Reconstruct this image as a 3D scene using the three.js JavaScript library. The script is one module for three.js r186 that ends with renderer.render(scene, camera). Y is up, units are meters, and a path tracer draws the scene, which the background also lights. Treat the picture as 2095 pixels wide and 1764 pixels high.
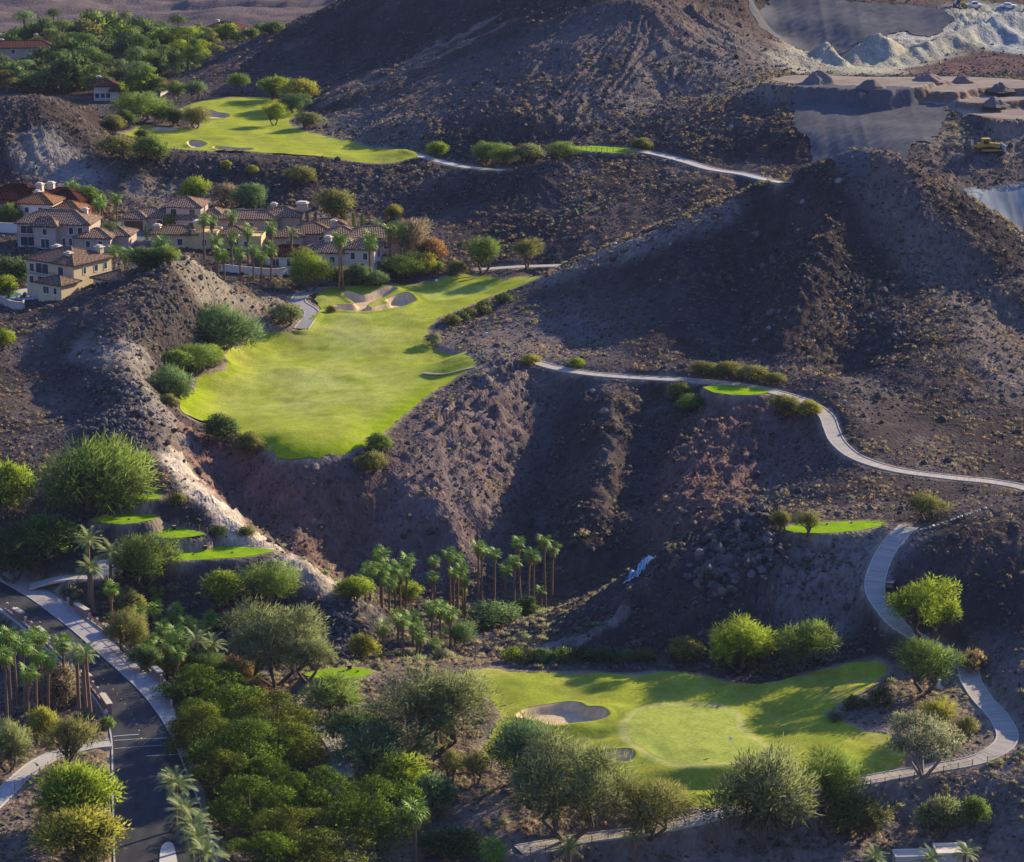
import * as THREE from 'three';
import { mergeGeometries, mergeVertices, toCreasedNormals } from 'three/addons/utils/BufferGeometryUtils.js';
import { RoundedBoxGeometry } from 'three/addons/geometries/RoundedBoxGeometry.js';
import { createNoise2D, createNoise3D } from 'simplex-noise';

const lin0 = (r, g, b) => new THREE.Color().setRGB(r, g, b);
// ---------------------------------------------------------------- camera, sky, sun, exposure
const scene = new THREE.Scene();
const EYE = 160, PITCH = THREE.MathUtils.degToRad(14.7), LENS = 6000, MIDU = 1047.5, MIDV = 882;
const camera = new THREE.PerspectiveCamera(2 * THREE.MathUtils.radToDeg(Math.atan(MIDV / LENS)), 1024 / 862, 1, 12000);
camera.position.set(0, EYE, 0);
camera.rotation.x = -PITCH;
scene.add(camera);
const SUN_TO = new THREE.Vector3(0.745, 0.42, -0.6).normalize();
// clear late-afternoon air: deep blue overhead, paler and warmer towards the horizon and round the sun
const airTexture = (() => {
  const W = 256, H = 128, d = new Float32Array(W * H * 4), v = new THREE.Vector3();
  for (let j = 0; j < H; j++) for (let i = 0; i < W; i++) {
    const up = ((j + 0.5) / H - 0.5) * Math.PI, az = ((i + 0.5) / W - 0.5) * 2 * Math.PI; v.set(Math.cos(az) * Math.cos(up), Math.sin(up), Math.sin(az) * Math.cos(up));
    const y = Math.max(0, v.y), k = Math.pow(1 - y, 3.2), c = v.dot(SUN_TO), glow = 0.5 * Math.pow(Math.max(0, c), 8) + 1.4 * Math.pow(Math.max(0, c), 60), ray = 0.8 + 0.25 * c * c, o = (j * W + i) * 4;
    d[o] = (0.055 + 0.27 * k) * ray + 0.3 * glow; d[o + 1] = (0.14 + 0.28 * k) * ray + 0.26 * glow; d[o + 2] = (0.46 + 0.23 * k) * ray + 0.2 * glow; d[o + 3] = 1;
    if (v.y < 0) { const g = 1 + Math.max(-1, v.y * 4); d[o] = 0.1 + (d[o] - 0.1) * g; d[o + 1] = 0.085 + (d[o + 1] - 0.085) * g; d[o + 2] = 0.08 + (d[o + 2] - 0.08) * g; }
  }
  const t = new THREE.DataTexture(d, W, H, THREE.RGBAFormat, THREE.FloatType); t.mapping = THREE.EquirectangularReflectionMapping; t.magFilter = THREE.LinearFilter; t.colorSpace = THREE.LinearSRGBColorSpace; t.needsUpdate = true; return t;
})();
scene.background = airTexture;
scene.environment = airTexture;
const sun = new THREE.DirectionalLight(new THREE.Color(1, 0.85, 0.6), 5);
sun.name = 'sun';
sun.position.copy(SUN_TO).multiplyScalar(900).add(new THREE.Vector3(0, 0, -700));
sun.target.position.set(0, 0, -700);
sun.castShadow = true;
sun.shadow.mapSize.set(4096, 4096);
Object.assign(sun.shadow.camera, { left: -420, right: 420, top: 420, bottom: -420, near: 10, far: 2400 });
scene.add(sun, sun.target);
scene.fog = new THREE.FogExp2(lin0(0.5, 0.58, 0.78), 0.00003);
const renderer = new THREE.WebGLRenderer({ antialias: true });
renderer.toneMapping = THREE.LinearToneMapping;
renderer.toneMappingExposure = 1.92;
renderer.shadowMap.enabled = true;
// ---------------------------------------------------------------- small helpers
function rng(seed) { let s = seed >>> 0; return () => { s = (s + 0x6d2b79f5) | 0; let t = Math.imul(s ^ (s >>> 15), 1 | s); t = (t + Math.imul(t ^ (t >>> 7), 61 | t)) ^ t; return ((t ^ (t >>> 14)) >>> 0) / 4294967296; }; }
const R0 = rng(11), n2 = createNoise2D(rng(5)), n2b = createNoise2D(rng(6)), n3 = createNoise3D(rng(7));
const { clamp, lerp, smoothstep } = THREE.MathUtils;
const sstep = (a, b, x) => { const t = clamp((x - a) / (b - a), 0, 1); return t * t * (3 - 2 * t); };   // also runs downwards when a > b
const fbm = (x, y, o = 4) => { let s = 0, a = 0.5, f = 1; for (let i = 0; i < o; i++) { s += a * n2(x * f + i * 17.3, y * f - i * 9.1); f *= 2.03; a *= 0.5; } return s; };
const ridged = (x, y, o = 3) => { let s = 0, a = 0.5, f = 1; for (let i = 0; i < o; i++) { s += a * (1 - Math.abs(n2b(x * f + i * 31.7, y * f + i * 11.9))); f *= 2.1; a *= 0.5; } return s; };
const CP = Math.cos(PITCH), SP = Math.sin(PITCH);
// a line of sight of the survey picture (2095 x 1764): direction per unit of length
const ray = (u, v) => { const x = (u - MIDU) / LENS, c = -(v - MIDV) / LENS; return [x, c * CP - SP, CP + c * SP]; };
const atE = (u, v, e) => { const d = ray(u, v), t = (EYE - e) / -d[1]; return [d[0] * t, d[2] * t, e]; };    // [east, north, height]
const atD = (u, v, D) => { const d = ray(u, v), t = D / d[2]; return [d[0] * t, D, EYE + d[1] * t]; };
const names = new Map();
const numbered = (n) => { const k = names.get(n) || 0; names.set(n, k + 1); return k ? n + '_' + String(k).padStart(3, '0') : n; };
function tag(o, label, category, group, kind) { o.userData.label = label; if (category) o.userData.category = category; if (group) o.userData.group = group; if (kind) o.userData.kind = kind; return o; }
function put(o, name) { o.name = numbered(name); o.castShadow = o.receiveShadow = true; scene.add(o); return o; }
function thing(name, x, y, z, turn = 0) { const o = new THREE.Group(); o.name = numbered(name); o.position.set(x, y, z); o.rotation.y = turn; scene.add(o); return o; }
function part(parent, name, geo, mat, x = 0, y = 0, z = 0) { const m = new THREE.Mesh(geo, mat); m.name = name; m.position.set(x, y, z); m.castShadow = m.receiveShadow = true; parent.add(m); return m; }
const lin = (r, g, b) => new THREE.Color().setRGB(r, g, b);
const mat = (r, g, b, rough = 0.9, extra = {}) => new THREE.MeshPhysicalMaterial({ color: lin(r, g, b), roughness: rough, specularIntensity: 0.25, ...extra });
function box(w, h, d, x = 0, y = 0, z = 0, ry = 0) { const g = new THREE.BoxGeometry(w, h, d); if (ry) g.rotateY(ry); g.translate(x, y, z); return g; }
function cyl(r0, r1, h, x = 0, y = 0, z = 0, n = 8) { const g = new THREE.CylinderGeometry(r1, r0, h, n); g.translate(x, y + h / 2, z); return g; }
function bar(a, b, r0, r1 = r0, n = 6) {  // a tapered limb between two points
  const A = new THREE.Vector3(...a), B = new THREE.Vector3(...b), L = A.distanceTo(B), g = new THREE.CylinderGeometry(r1, r0, L, n, 1);
  g.translate(0, L / 2, 0); g.applyQuaternion(new THREE.Quaternion().setFromUnitVectors(new THREE.Vector3(0, 1, 0), B.clone().sub(A).normalize())); g.translate(A.x, A.y, A.z); return g;
}
const merged = (gs) => mergeGeometries(gs.map((g) => { const h = g.index ? g.toNonIndexed() : g; for (const k of Object.keys(h.attributes)) if (!['position', 'normal', 'uv'].includes(k)) h.deleteAttribute(k); return h; }));
// ---------------------------------------------------------------- the lie of the land: surveyed heights, then detail
const survey = [];                                    // [x, D, e]
const addPts = (f, list) => { for (let i = 0; i < list.length; i += 3) survey.push(f(list[i], list[i + 1], list[i + 2])); };
const flat = (...l) => addPts(atE, l), high = (...l) => addPts(atD, l);
function line(f, l, step = 9) {                       // a ridge, foot or gully: points every few metres
  const p = []; for (let i = 0; i < l.length; i += 3) p.push(f(l[i], l[i + 1], l[i + 2]));
  for (let i = 0; i + 1 < p.length; i++) { const L = Math.hypot(p[i + 1][0] - p[i][0], p[i + 1][1] - p[i][1]), n = Math.max(1, Math.round(L / step)); for (let k = 0; k < n; k++) survey.push(p[i].map((c, j) => c + (p[i + 1][j] - c) * k / n)); }
  survey.push(p[p.length - 1]);
}
// road and foreground
line(atE, [330, 1850, -0.6, 310, 1764, 0, 300, 1550, 1, 262, 1420, 2, 165, 1300, 3.5, 0, 1205, 5, -120, 1150, 6]);
flat(240, 1764, 0, 380, 1764, -0.3, 520, 1764, -1.5, 700, 1764, -3, 850, 1764, -4, 1000, 1764, -4.5, 1200, 1764, -4.5, 1500, 1764, -5, 1750, 1764, -5, 2095, 1764, -4, 1100, 1850, -8, 1700, 1850, -9, 600, 1850, -3);
flat(100, 1764, 0.5, 0, 1764, 1, 0, 1650, 1.2, 130, 1650, 1, 50, 1560, 1.5, 0, 1500, -2, 60, 1440, -3, 140, 1480, 0.5);
flat(0, 1400, -4, 100, 1360, -4, 40, 1300, -3);
line(atE, [1080, 1735, -2, 1340, 1697, -0.6, 1550, 1650, 0.3, 1750, 1602, 1, 1900, 1570, 1.6, 2020, 1550, 2.2, 2068, 1510, 2.8, 2035, 1460, 3.4, 1985, 1400, 4.6, 1975, 1355, 5.7, 1890, 1305, 8, 1815, 1265, 10.2, 1788, 1205, 13.4, 1800, 1150, 16, 1855, 1085, 19]);
flat(2095, 1640, 1, 2095, 1560, 3.2, 2095, 1480, 5.6, 2095, 1400, 7.4, 1900, 1680, -3, 1750, 1690, -3.5, 1500, 1720, -3.2, 1300, 1740, -3);
flat(880, 1690, -2.5, 960, 1640, -1, 1000, 1570, 0.2, 900, 1510, 1, 800, 1560, -0.3, 700, 1500, 0.2, 640, 1460, 0.6, 760, 1420, 1.6, 600, 1420, 0, 640, 1640, -2.2, 500, 1700, -2, 420, 1500, -1.5, 440, 1420, -3, 500, 1560, -2);
// the near green and its mounds
flat(1290, 1500, 2.2, 1430, 1437, 2.4, 1560, 1500, 2.1, 1430, 1570, 1.9, 1430, 1500, 2.2, 1570, 1560, 2, 1400, 1596, 0.9, 1250, 1600, 0.4, 1600, 1605, 1.1, 1720, 1570, 2, 1400, 1640, 0.1);
flat(1150, 1455, 1.2, 1200, 1530, 1.0, 1050, 1470, 1.2, 960, 1385, 1.9, 1100, 1374, 2, 1250, 1380, 2.1, 1400, 1380, 2.4, 1250, 1420, 1.9, 1550, 1395, 2.8, 1700, 1395, 3.6, 1800, 1362, 4.6, 1700, 1450, 3, 1620, 1470, 2.3, 1800, 1440, 3.9, 1720, 1490, 2.8, 1840, 1520, 2.8, 1820, 1470, 3.5, 1900, 1480, 3.9, 1880, 1420, 4.3, 1950, 1440, 4.2);
flat(690, 1378, 2.6, 640, 1390, 2.2, 860, 1370, 2, 930, 1355, 2, 1150, 1345, 2.4, 1300, 1345, 2.8);
// canyon, spine of rock, palms
flat(330, 1400, -3.5, 380, 1330, -3, 300, 1280, -1, 260, 1240, 2.5, 420, 1280, 0.5, 500, 1270, 1.8, 450, 1190, 6.2, 540, 1180, 6.6, 330, 1230, 3.6, 620, 1290, -0.5, 560, 1340, -1, 660, 1330, -1.2);
line(atD, [585, 1152, 487, 640, 1180, 484, 700, 1225, 481, 745, 1262, 477, 765, 1300, 473], 6);
flat(700, 1180, -4, 790, 1270, -4.5, 900, 1330, -3.2, 830, 1345, -2.5, 1000, 1335, -1.5, 960, 1250, -6, 1060, 1255, -6.2, 1120, 1250, -6, 1100, 1200, -6, 800, 1200, -5.5, 900, 1180, -5.5, 1000, 1150, -4.6, 720, 1340, -1);
line(atD, [1010, 1342, 464, 1090, 1326, 461, 1180, 1306, 461, 1250, 1268, 462, 1320, 1222, 464, 1400, 1150, 470, 1450, 1105, 475, 1500, 1070, 477, 1545, 1048, 479], 7);
line(atE, [1180, 1215, -5, 1250, 1190, -3, 1320, 1165, 0, 1400, 1100, 5, 1520, 1060, 9.5, 1700, 1038, 13.6, 1850, 1010, 15.2], 10);
flat(1330, 1130, 3.5, 1420, 1080, 7, 1300, 1180, -2.5);
// near outcrop hill and its tee
flat(1640, 1082, 18.8, 1720, 1082, 19, 1800, 1072, 19.2, 1720, 1068, 19, 1850, 1066, 19.3, 1600, 1075, 18.7);
high(1550, 1200, 463, 1480, 1200, 464, 1400, 1260, 459, 1600, 1150, 467, 1660, 1200, 463, 1500, 1300, 455, 1300, 1320, 457, 1620, 1300, 454);
flat(1400, 1345, 2.8, 1550, 1345, 3.6, 1680, 1340, 4.2, 1760, 1352, 4.8, 1710, 1305, 4.8, 1720, 1240, 8.8, 1760, 1270, 8, 1700, 1160, 14.6);
line(atD, [1885, 1085, 468.5, 1960, 1060, 470, 2095, 1014, 478, 2250, 992, 484, 2400, 1000, 492], 8);
flat(2095, 1200, 14.5, 1980, 1180, 15.8, 2000, 1290, 9.4, 2095, 1330, 8.8, 1930, 1290, 9, 2250, 1300, 13, 2250, 1600, 4);
line(atE, [1960, 1040, 16, 2095, 1003, 16, 2250, 980, 17], 10);
// upper cart path and the slope below it
line(atE, [1080, 735, 20.2, 1130, 752, 19.9, 1270, 768, 19.4, 1440, 780, 19.8, 1500, 800, 20.3, 1570, 797, 20.2, 1660, 825, 19.6, 1700, 870, 18.9, 1712, 905, 18, 1750, 940, 16.8, 1830, 962, 16, 1950, 978, 15.5, 2095, 1003, 14.6, 2250, 1040, 14], 9);
high(1000, 1070, 533, 1600, 940, 545, 1560, 1000, 530, 1780, 1000, 510, 1500, 1040, 517, 950, 1130, 522);
line(atD, [1040, 738, 586, 1020, 790, 577, 980, 860, 562, 945, 930, 549, 925, 1000, 538, 900, 1060, 528], 8);       // first spur
line(atD, [1040, 738, 586, 960, 802, 573, 880, 853, 559, 825, 893, 549], 8);
line(atD, [1500, 822, 561, 1455, 875, 551, 1420, 940, 539, 1400, 1000, 529, 1370, 1060, 519], 8);                    // red spur
line(atD, [1110, 830, 578, 1130, 900, 566, 1150, 980, 553, 1150, 1060, 542, 1120, 1120, 533], 9);
line(atD, [1250, 800, 571, 1240, 860, 558, 1230, 940, 544, 1205, 1030, 529, 1180, 1110, 517], 9);
line(atD, [1350, 830, 573, 1335, 900, 560, 1315, 980, 547, 1290, 1060, 534], 9);                                                  // hollow between
// first fairway
flat(700, 936, 14.5, 620, 938, 14.6, 550, 930, 15, 500, 905, 15.4, 450, 888, 16, 375, 840, 17, 380, 815, 17.2, 400, 785, 17, 460, 730, 17.6, 520, 685, 18.2, 640, 660, 19, 650, 612, 20.2, 700, 592, 20.5, 820, 578, 20.8, 960, 563, 21.4, 1100, 563, 21.6, 1000, 602, 20.6, 900, 655, 19.4, 872, 692, 18.4, 970, 745, 19.9, 940, 722, 19.9, 1005, 738, 20.8, 905, 738, 17, 875, 712, 17.8, 830, 740, 16.7, 830, 890, 15.4, 770, 915, 14.8, 700, 800, 16.2, 600, 750, 17, 800, 640, 19.6, 900, 600, 20.4, 600, 860, 15.6, 880, 780, 16.6, 950, 770, 17.2);
flat(600, 1000, 10.2, 700, 1000, 9.6, 600, 1090, 4.6, 700, 1090, 2.5, 620, 1160, 0.2, 680, 1150, -2, 780, 980, 9, 830, 960, 9, 520, 1000, 9);
// left ridge from its peak down to the tees
line(atD, [375, 520, 620, 345, 560, 604, 300, 640, 586, 262, 700, 571, 262, 760, 556, 288, 830, 541, 305, 885, 529, 370, 955, 517, 440, 1020, 507, 500, 1080, 500, 545, 1114, 497], 8);
line(atD, [375, 520, 620, 300, 562, 610, 200, 615, 602, 100, 645, 598, 0, 650, 598, -120, 650, 598], 10);
line(atD, [375, 520, 620, 430, 560, 622, 490, 605, 628, 560, 655, 629], 9);
flat(440, 655, 23.4, 440, 715, 20.2, 360, 770, 18.6, 330, 810, 19.2, 620, 620, 20.2, 640, 590, 21, 600, 670, 19);
line(atE, [395, 870, 15.2, 440, 935, 12, 480, 1000, 7.4, 525, 1070, 3.4, 570, 1140, 0.5, 610, 1180, -2], 8);
high(0, 720, 580, 120, 740, 575, 0, 820, 550, 120, 820, 557, 200, 850, 545, 100, 900, 534, 200, 950, 519, 0, 950, 522, 100, 1010, 508, 200, 1015, 506, 0, 1040, 505);
flat(302, 1017, 15.6, 275, 1018, 15.6, 330, 1016, 15.6, 250, 1060, 13.2, 200, 1066, 13, 320, 1060, 13, 370, 1090, 11.2, 320, 1092, 11.2, 415, 1090, 11.2, 460, 1132, 8.8, 370, 1140, 8.6, 555, 1130, 8.8, 0, 1100, 9.5, 120, 1110, 9.2, 60, 1180, 6.6, 240, 1180, 6.8, 200, 1140, 8, 300, 1150, 8.2, -120, 1050, 10);
// houses and the bank behind them
flat(130, 606, 24.6, 0, 605, 24.6, 300, 590, 24.8, -120, 600, 25, 500, 545, 24.4, 620, 575, 22.6, 720, 572, 22.4, 800, 560, 22.6, 900, 548, 23, 290, 472, 26, 600, 482, 25.6, 800, 472, 26, 230, 442, 26.2, 0, 450, 26.4, 450, 434, 26.8, 650, 442, 27, 550, 452, 26.6, 120, 500, 25.8, 400, 500, 25.4, -120, 450, 27);
flat(300, 322, 36, 400, 320, 36, 500, 325, 35.8, 650, 332, 35.8, 850, 327, 36, 960, 347, 35.4, 1010, 350, 36, 700, 400, 29.8, 900, 422, 28.6, 900, 472, 26.8, 1000, 502, 25.2, 1060, 532, 24.2, 1150, 546, 24, 850, 400, 30.6, 1000, 400, 32, 200, 400, 29, 350, 380, 30, 500, 380, 30.4);
line(atE, [1130, 548, 24, 1050, 548, 23.6, 980, 556, 22.4], 10);
// hill with the small upper tee
flat(1160, 303, 41, 1230, 305, 41.2, 1300, 310, 41, 1350, 316, 40.8, 1450, 346, 39.4, 1600, 374, 38.2, 1700, 392, 37.6, 1200, 450, 31, 1100, 420, 32, 1300, 470, 30, 1400, 430, 33.4, 1050, 350, 37);
// upper fairway
flat(300, 270, 36, 245, 280, 36, 380, 230, 36.2, 450, 202, 36.4, 560, 203, 36.6, 620, 225, 36.8, 600, 270, 36, 480, 260, 35.8, 400, 290, 35.6, 660, 255, 36.6, 750, 300, 36, 850, 316, 36.2, 700, 300, 35.8, 500, 300, 35.8, 230, 300, 34.8, 340, 215, 35.2, 260, 240, 34);
line(atD, [185, 234, 786, 130, 212, 774, 60, 201, 767, 0, 222, 764, -100, 260, 762], 8);
high(215, 250, 796, 230, 270, 790, 100, 300, 753, 20, 300, 750, 170, 340, 750, 60, 250, 759);
flat(60, 196, 27, 150, 200, 28, 0, 200, 27);
flat(100, 385, 31, 0, 385, 30.4, 200, 360, 32.4);
// far village and desert plain
flat(100, 196, 26, 300, 208, 29, 0, 180, 25, 200, 130, 20, 400, 120, 22, 340, 165, 28, 100, 90, 15, 500, 76, 18, 300, 100, 17, -200, 150, 20, 0, 76, 12, 300, 70, 12, 0, 30, 11, 300, 30, 11, 600, 40, 14, 0, 0, 10, 600, 0, 13, 300, 0, 10, -300, 40, 12);
// the big mountain: two ridges
line(atD, [345, 162, 962, 450, 110, 958, 600, 60, 950, 720, 0, 942, 900, -95, 932, 1000, -170, 930], 14);
line(atD, [640, 207, 828, 760, 160, 838, 900, 100, 848, 1030, 32, 858, 1150, -38, 868, 1300, -125, 880, 1450, -190, 890], 12);
high(500, 190, 864, 560, 178, 878, 480, 160, 890, 700, 150, 880, 800, 80, 892, 660, 130, 900);
flat(660, 232, 37, 740, 275, 37, 830, 306, 36.8, 900, 318, 36.4, 960, 322, 36.6, 1080, 305, 39, 1150, 290, 40.4, 1250, 284, 42.4);
high(1100, 250, 755, 1000, 220, 772, 900, 200, 790, 1100, 100, 800, 1300, 0, 815, 1300, 150, 782, 1500, 30, 830, 1640, 108, 812, 1600, 150, 785, 1420, 200, 775, 1000, 130, 815, 800, 250, 775, 1500, -100, 850, 1700, -60, 900);
line(atD, [1300, 262, 748, 1350, 240, 752, 1420, 212, 757, 1500, 186, 762, 1565, 172, 766], 8);
high(1370, 220, 768, 1480, 178, 776);
// terraces, cut slopes and pale mounds
high(1640, 188, 754, 1790, 204, 751, 1940, 217, 745, 1700, 326, 714, 1800, 310, 711, 1900, 290, 716, 1640, 270, 725, 1500, 330, 720, 1620, 335, 714, 1950, 260, 730);
flat(1700, 178, 53.4, 1850, 184, 53, 2000, 196, 52.4, 2095, 215, 51, 1850, 170, 53.2, 2000, 176, 53, 2095, 180, 53, 1720, 165, 53.6, 2095, 240, 49, 2250, 200, 53);
high(1530, -5, 870, 1560, 60, 852, 1620, 105, 838, 1690, 128, 832, 1760, 130, 836, 1750, 60, 853, 1850, 95, 846, 1650, -2, 872, 1800, 4, 874, 1950, 20, 870, 1900, 60, 860, 1640, 45, 858, 2000, 70, 862, 2095, 60, 872, 2095, 18, 884);
flat(1750, 156, 51.6, 1900, 158, 51.6, 1650, 152, 51.4);
high(1900, 150, 800, 2000, 140, 815, 2095, 120, 830, 2095, 130, 812);
line(atD, [1920, 150, 806, 2000, 122, 822, 2095, 114, 828, 2250, 120, 830], 10);
flat(2000, -14, 62, 1800, -20, 62, 1650, -30, 62.5);
flat(2000, 302, 44.4, 2095, 304, 44.2, 1940, 305, 44, 2250, 300, 45);
high(1980, 330, 711, 2095, 330, 711, 2095, 388, 694, 1980, 380, 698, 1920, 345, 706);
flat(1990, 397, 37, 2095, 396, 37, 2250, 396, 38);
high(2095, 480, 678, 2030, 440, 684, 2250, 560, 668);
// big dark hill
line(atD, [1770, 309, 643, 1710, 332, 644, 1640, 370, 645, 1500, 425, 648, 1350, 480, 650, 1200, 532, 652, 1080, 592, 648, 970, 652, 635, 930, 685, 625], 9);
line(atD, [1770, 309, 643, 1840, 330, 642, 1900, 365, 640, 2000, 430, 635, 2095, 494, 630, 2250, 590, 622], 9);
flat(950, 702, 19, 1080, 715, 20.8, 1180, 735, 20.6, 1300, 752, 20.4, 1440, 762, 20.8, 1600, 780, 20.8);
high(1900, 560, 616, 1850, 450, 628, 2095, 600, 603, 2000, 520, 618);
line(atD, [1745, 345, 641, 1715, 400, 633, 1670, 500, 618, 1635, 600, 602, 1605, 690, 587, 1590, 750, 578], 9);
line(atD, [1785, 400, 637, 1775, 480, 628, 1755, 560, 616, 1740, 640, 603, 1725, 720, 588, 1715, 790, 573], 9);
line(atD, [1640, 400, 646, 1590, 490, 639, 1545, 580, 628, 1510, 670, 610, 1485, 735, 591], 9);
line(atD, [1470, 455, 643, 1430, 530, 631, 1385, 610, 614, 1340, 685, 598, 1315, 735, 589], 9);
line(atD, [1290, 525, 649, 1245, 600, 637, 1205, 665, 619, 1180, 710, 605], 9);
line(atD, [1770, 309, 643, 1810, 400, 634, 1900, 520, 622, 1990, 600, 608, 2060, 680, 594], 10);      // lit rib
line(atD, [2010, 640, 596, 1960, 678, 586, 1900, 706, 580, 1850, 745, 571, 1830, 800, 562], 8);
line(atD, [1960, 678, 586, 2040, 730, 578, 2095, 780, 570], 9);
high(1750, 830, 552, 1860, 900, 538, 2000, 870, 549, 2050, 940, 531, 2095, 850, 556, 1700, 760, 570, 2250, 800, 570, 1840, 660, 592);
// beyond the frame
for (const [x, D, e] of [[-420, 400, 5], [-420, 600, 24], [-420, 800, 34], [-500, 1100, 18], [430, 380, 4], [430, 520, 14], [430, 700, 50], [430, 900, 62], [500, 1150, 58], [-230, 480, 4], [-250, 700, 28], [0, 250, -12], [-300, 250, -5], [300, 250, -8], [60, 1100, 62], [250, 1200, 60], [-600, 1500, 12], [0, 1500, 20], [-150, 1800, 24], [600, 1500, 60], [-900, 1800, 40], [900, 1000, 60], [-900, 900, 30], [900, 300, 10], [-900, 300, 0], [0, 0, -30]]) survey.push([x, D, e]);

// radial basis surface through the surveyed points
const near = (x, D) => Math.sqrt(x * x + D * D + 6);
const clean = survey.filter((p, i) => { for (let j = 0; j < i; j++) if (Math.hypot(p[0] - survey[j][0], p[1] - survey[j][1]) < 2.6) return false; return true; });
const NS = clean.length;
const wts = (() => {
  const M = NS + 1, A = Array.from({ length: M }, () => new Float64Array(M + 1));
  for (let i = 0; i < NS; i++) { for (let j = 0; j < NS; j++) A[i][j] = near(clean[i][0] - clean[j][0], clean[i][1] - clean[j][1]); A[i][i] -= 0.9; A[i][NS] = A[NS][i] = 1; A[i][M] = clean[i][2]; }
  for (let c = 0; c < M; c++) {
    let p = c; for (let r = c + 1; r < M; r++) if (Math.abs(A[r][c]) > Math.abs(A[p][c])) p = r;
    [A[c], A[p]] = [A[p], A[c]];
    for (let r = c + 1; r < M; r++) { const f = A[r][c] / A[c][c]; if (f) { const a = A[r], b = A[c]; for (let k = c; k <= M; k++) a[k] -= f * b[k]; } }
  }
  const w = new Float64Array(M); for (let r = M - 1; r >= 0; r--) { let s = A[r][M]; for (let k = r + 1; k < M; k++) s -= A[r][k] * w[k]; w[r] = s / A[r][r]; }
  return w;
})();
const PX = Float64Array.from(clean, (p) => p[0]), PD = Float64Array.from(clean, (p) => p[1]);
const rawBase = (x, D) => { let s = wts[NS]; for (let i = 0; i < NS; i++) { const a = x - PX[i], b = D - PD[i]; s += wts[i] * Math.sqrt(a * a + b * b + 6); } return s; };
// sampled grids (2 m inside the view, 25 m beyond)
function grid(x0, x1, D0, D1, step, f) {
  const nx = Math.round((x1 - x0) / step) + 1, nd = Math.round((D1 - D0) / step) + 1, a = new Float32Array(nx * nd);
  for (let j = 0; j < nd; j++) for (let i = 0; i < nx; i++) a[j * nx + i] = f(x0 + i * step, D0 + j * step);
  const cub = (p0, p1, p2, p3, t) => p1 + 0.5 * t * (p2 - p0 + t * (2 * p0 - 5 * p1 + 4 * p2 - p3 + t * (3 * (p1 - p2) + p3 - p0)));
  return (x, D) => {
    const fx = clamp((x - x0) / step, 1, nx - 2.001), fd = clamp((D - D0) / step, 1, nd - 2.001), i = fx | 0, j = fd | 0, t = fx - i, s = fd - j, r = [];
    for (let k = -1; k < 3; k++) { const o = (j + k) * nx + i; r.push(cub(a[o - 1], a[o], a[o + 1], a[o + 2], t)); }
    return cub(r[0], r[1], r[2], r[3], s);
  };
}
const gNear = grid(-180, 180, 340, 970, 2.5, rawBase), gFar = grid(-620, 620, 0, 1800, 14, rawBase);
function base(x, D) {
  const w = Math.min(sstep(176, 164, Math.abs(x)), sstep(344, 356, D), sstep(960, 940, D));
  const far = w < 1 ? gFar(x, D) : 0, b = w > 0 ? w * gNear(x, D) + (1 - w) * far : far;
  const out = Math.max(sstep(560, 1500, Math.abs(x)), sstep(1700, 2600, D));     // distant ranges beyond the surveyed ground
  return out > 0 ? b + out * (60 * (fbm(x / 900, D / 900, 4) + 0.35) + sstep(2400, 5200, Math.hypot(x, D)) * (380 + 420 * fbm(x / 1700 + 5, D / 1700, 5))) : b;
}
function cast(u, v, f, D0 = 352, D1 = 1700) {          // where a line of sight meets the surface f
  const d = ray(u, v); let pD = D0;
  for (let D = D0; D < D1; D += D < 900 ? 1.6 : 5) {
    const x = d[0] / d[2] * D;
    if (EYE + d[1] / d[2] * D <= f(x, D)) { let a = pD, b = D; for (let k = 0; k < 12; k++) { const m = (a + b) / 2; if (EYE + d[1] / d[2] * m <= f(d[0] / d[2] * m, m)) b = m; else a = m; } return [d[0] / d[2] * b, b, f(d[0] / d[2] * b, b)]; }
    pD = D;
  }
  return [d[0] / d[2] * D1, D1, f(d[0] / d[2] * D1, D1)];
}
// ---------------------------------------------------------------- outlines on the ground: turf, sand, tees, paths, road
const onBase = (u, v) => cast(u, v, base);
function outline(list, tension = 0.5, per = 6, level) {        // closed smooth curve on the ground, with a signed distance (positive inside)
  const p = []; for (let i = 0; i < list.length; i += 2) { const q = level === undefined ? onBase(list[i], list[i + 1]) : atE(list[i], list[i + 1], level); p.push(new THREE.Vector3(q[0], q[2], q[1])); }
  const c = new THREE.CatmullRomCurve3(p, true, 'catmullrom', tension).getPoints(p.length * per); c.pop();
  const X = Float64Array.from(c, (q) => q.x), Y = Float64Array.from(c, (q) => q.z), n = X.length;
  const o = { X, Y, n, x0: Math.min(...X), x1: Math.max(...X), D0: Math.min(...Y), D1: Math.max(...Y), e: p.reduce((s, q) => s + q.y, 0) / p.length };
  o.sd = (x, D) => {
    if (x < o.x0 - 8 || x > o.x1 + 8 || D < o.D0 - 8 || D > o.D1 + 8) return -8;
    let best = 1e9, inside = false;
    for (let i = 0, j = n - 1; i < n; j = i++) {
      const ax = X[j], ay = Y[j], bx = X[i] - ax, by = Y[i] - ay, px = x - ax, py = D - ay, t = clamp((px * bx + py * by) / (bx * bx + by * by + 1e-9), 0, 1), dx = px - bx * t, dy = py - by * t, d = dx * dx + dy * dy;
      if (d < best) best = d;
      if ((Y[i] > D) !== (Y[j] > D) && x < (X[j] - X[i]) * (D - Y[i]) / (Y[j] - Y[i]) + X[i]) inside = !inside;
    }
    return (inside ? 1 : -1) * Math.sqrt(best);
  };
  return o;
}
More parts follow.
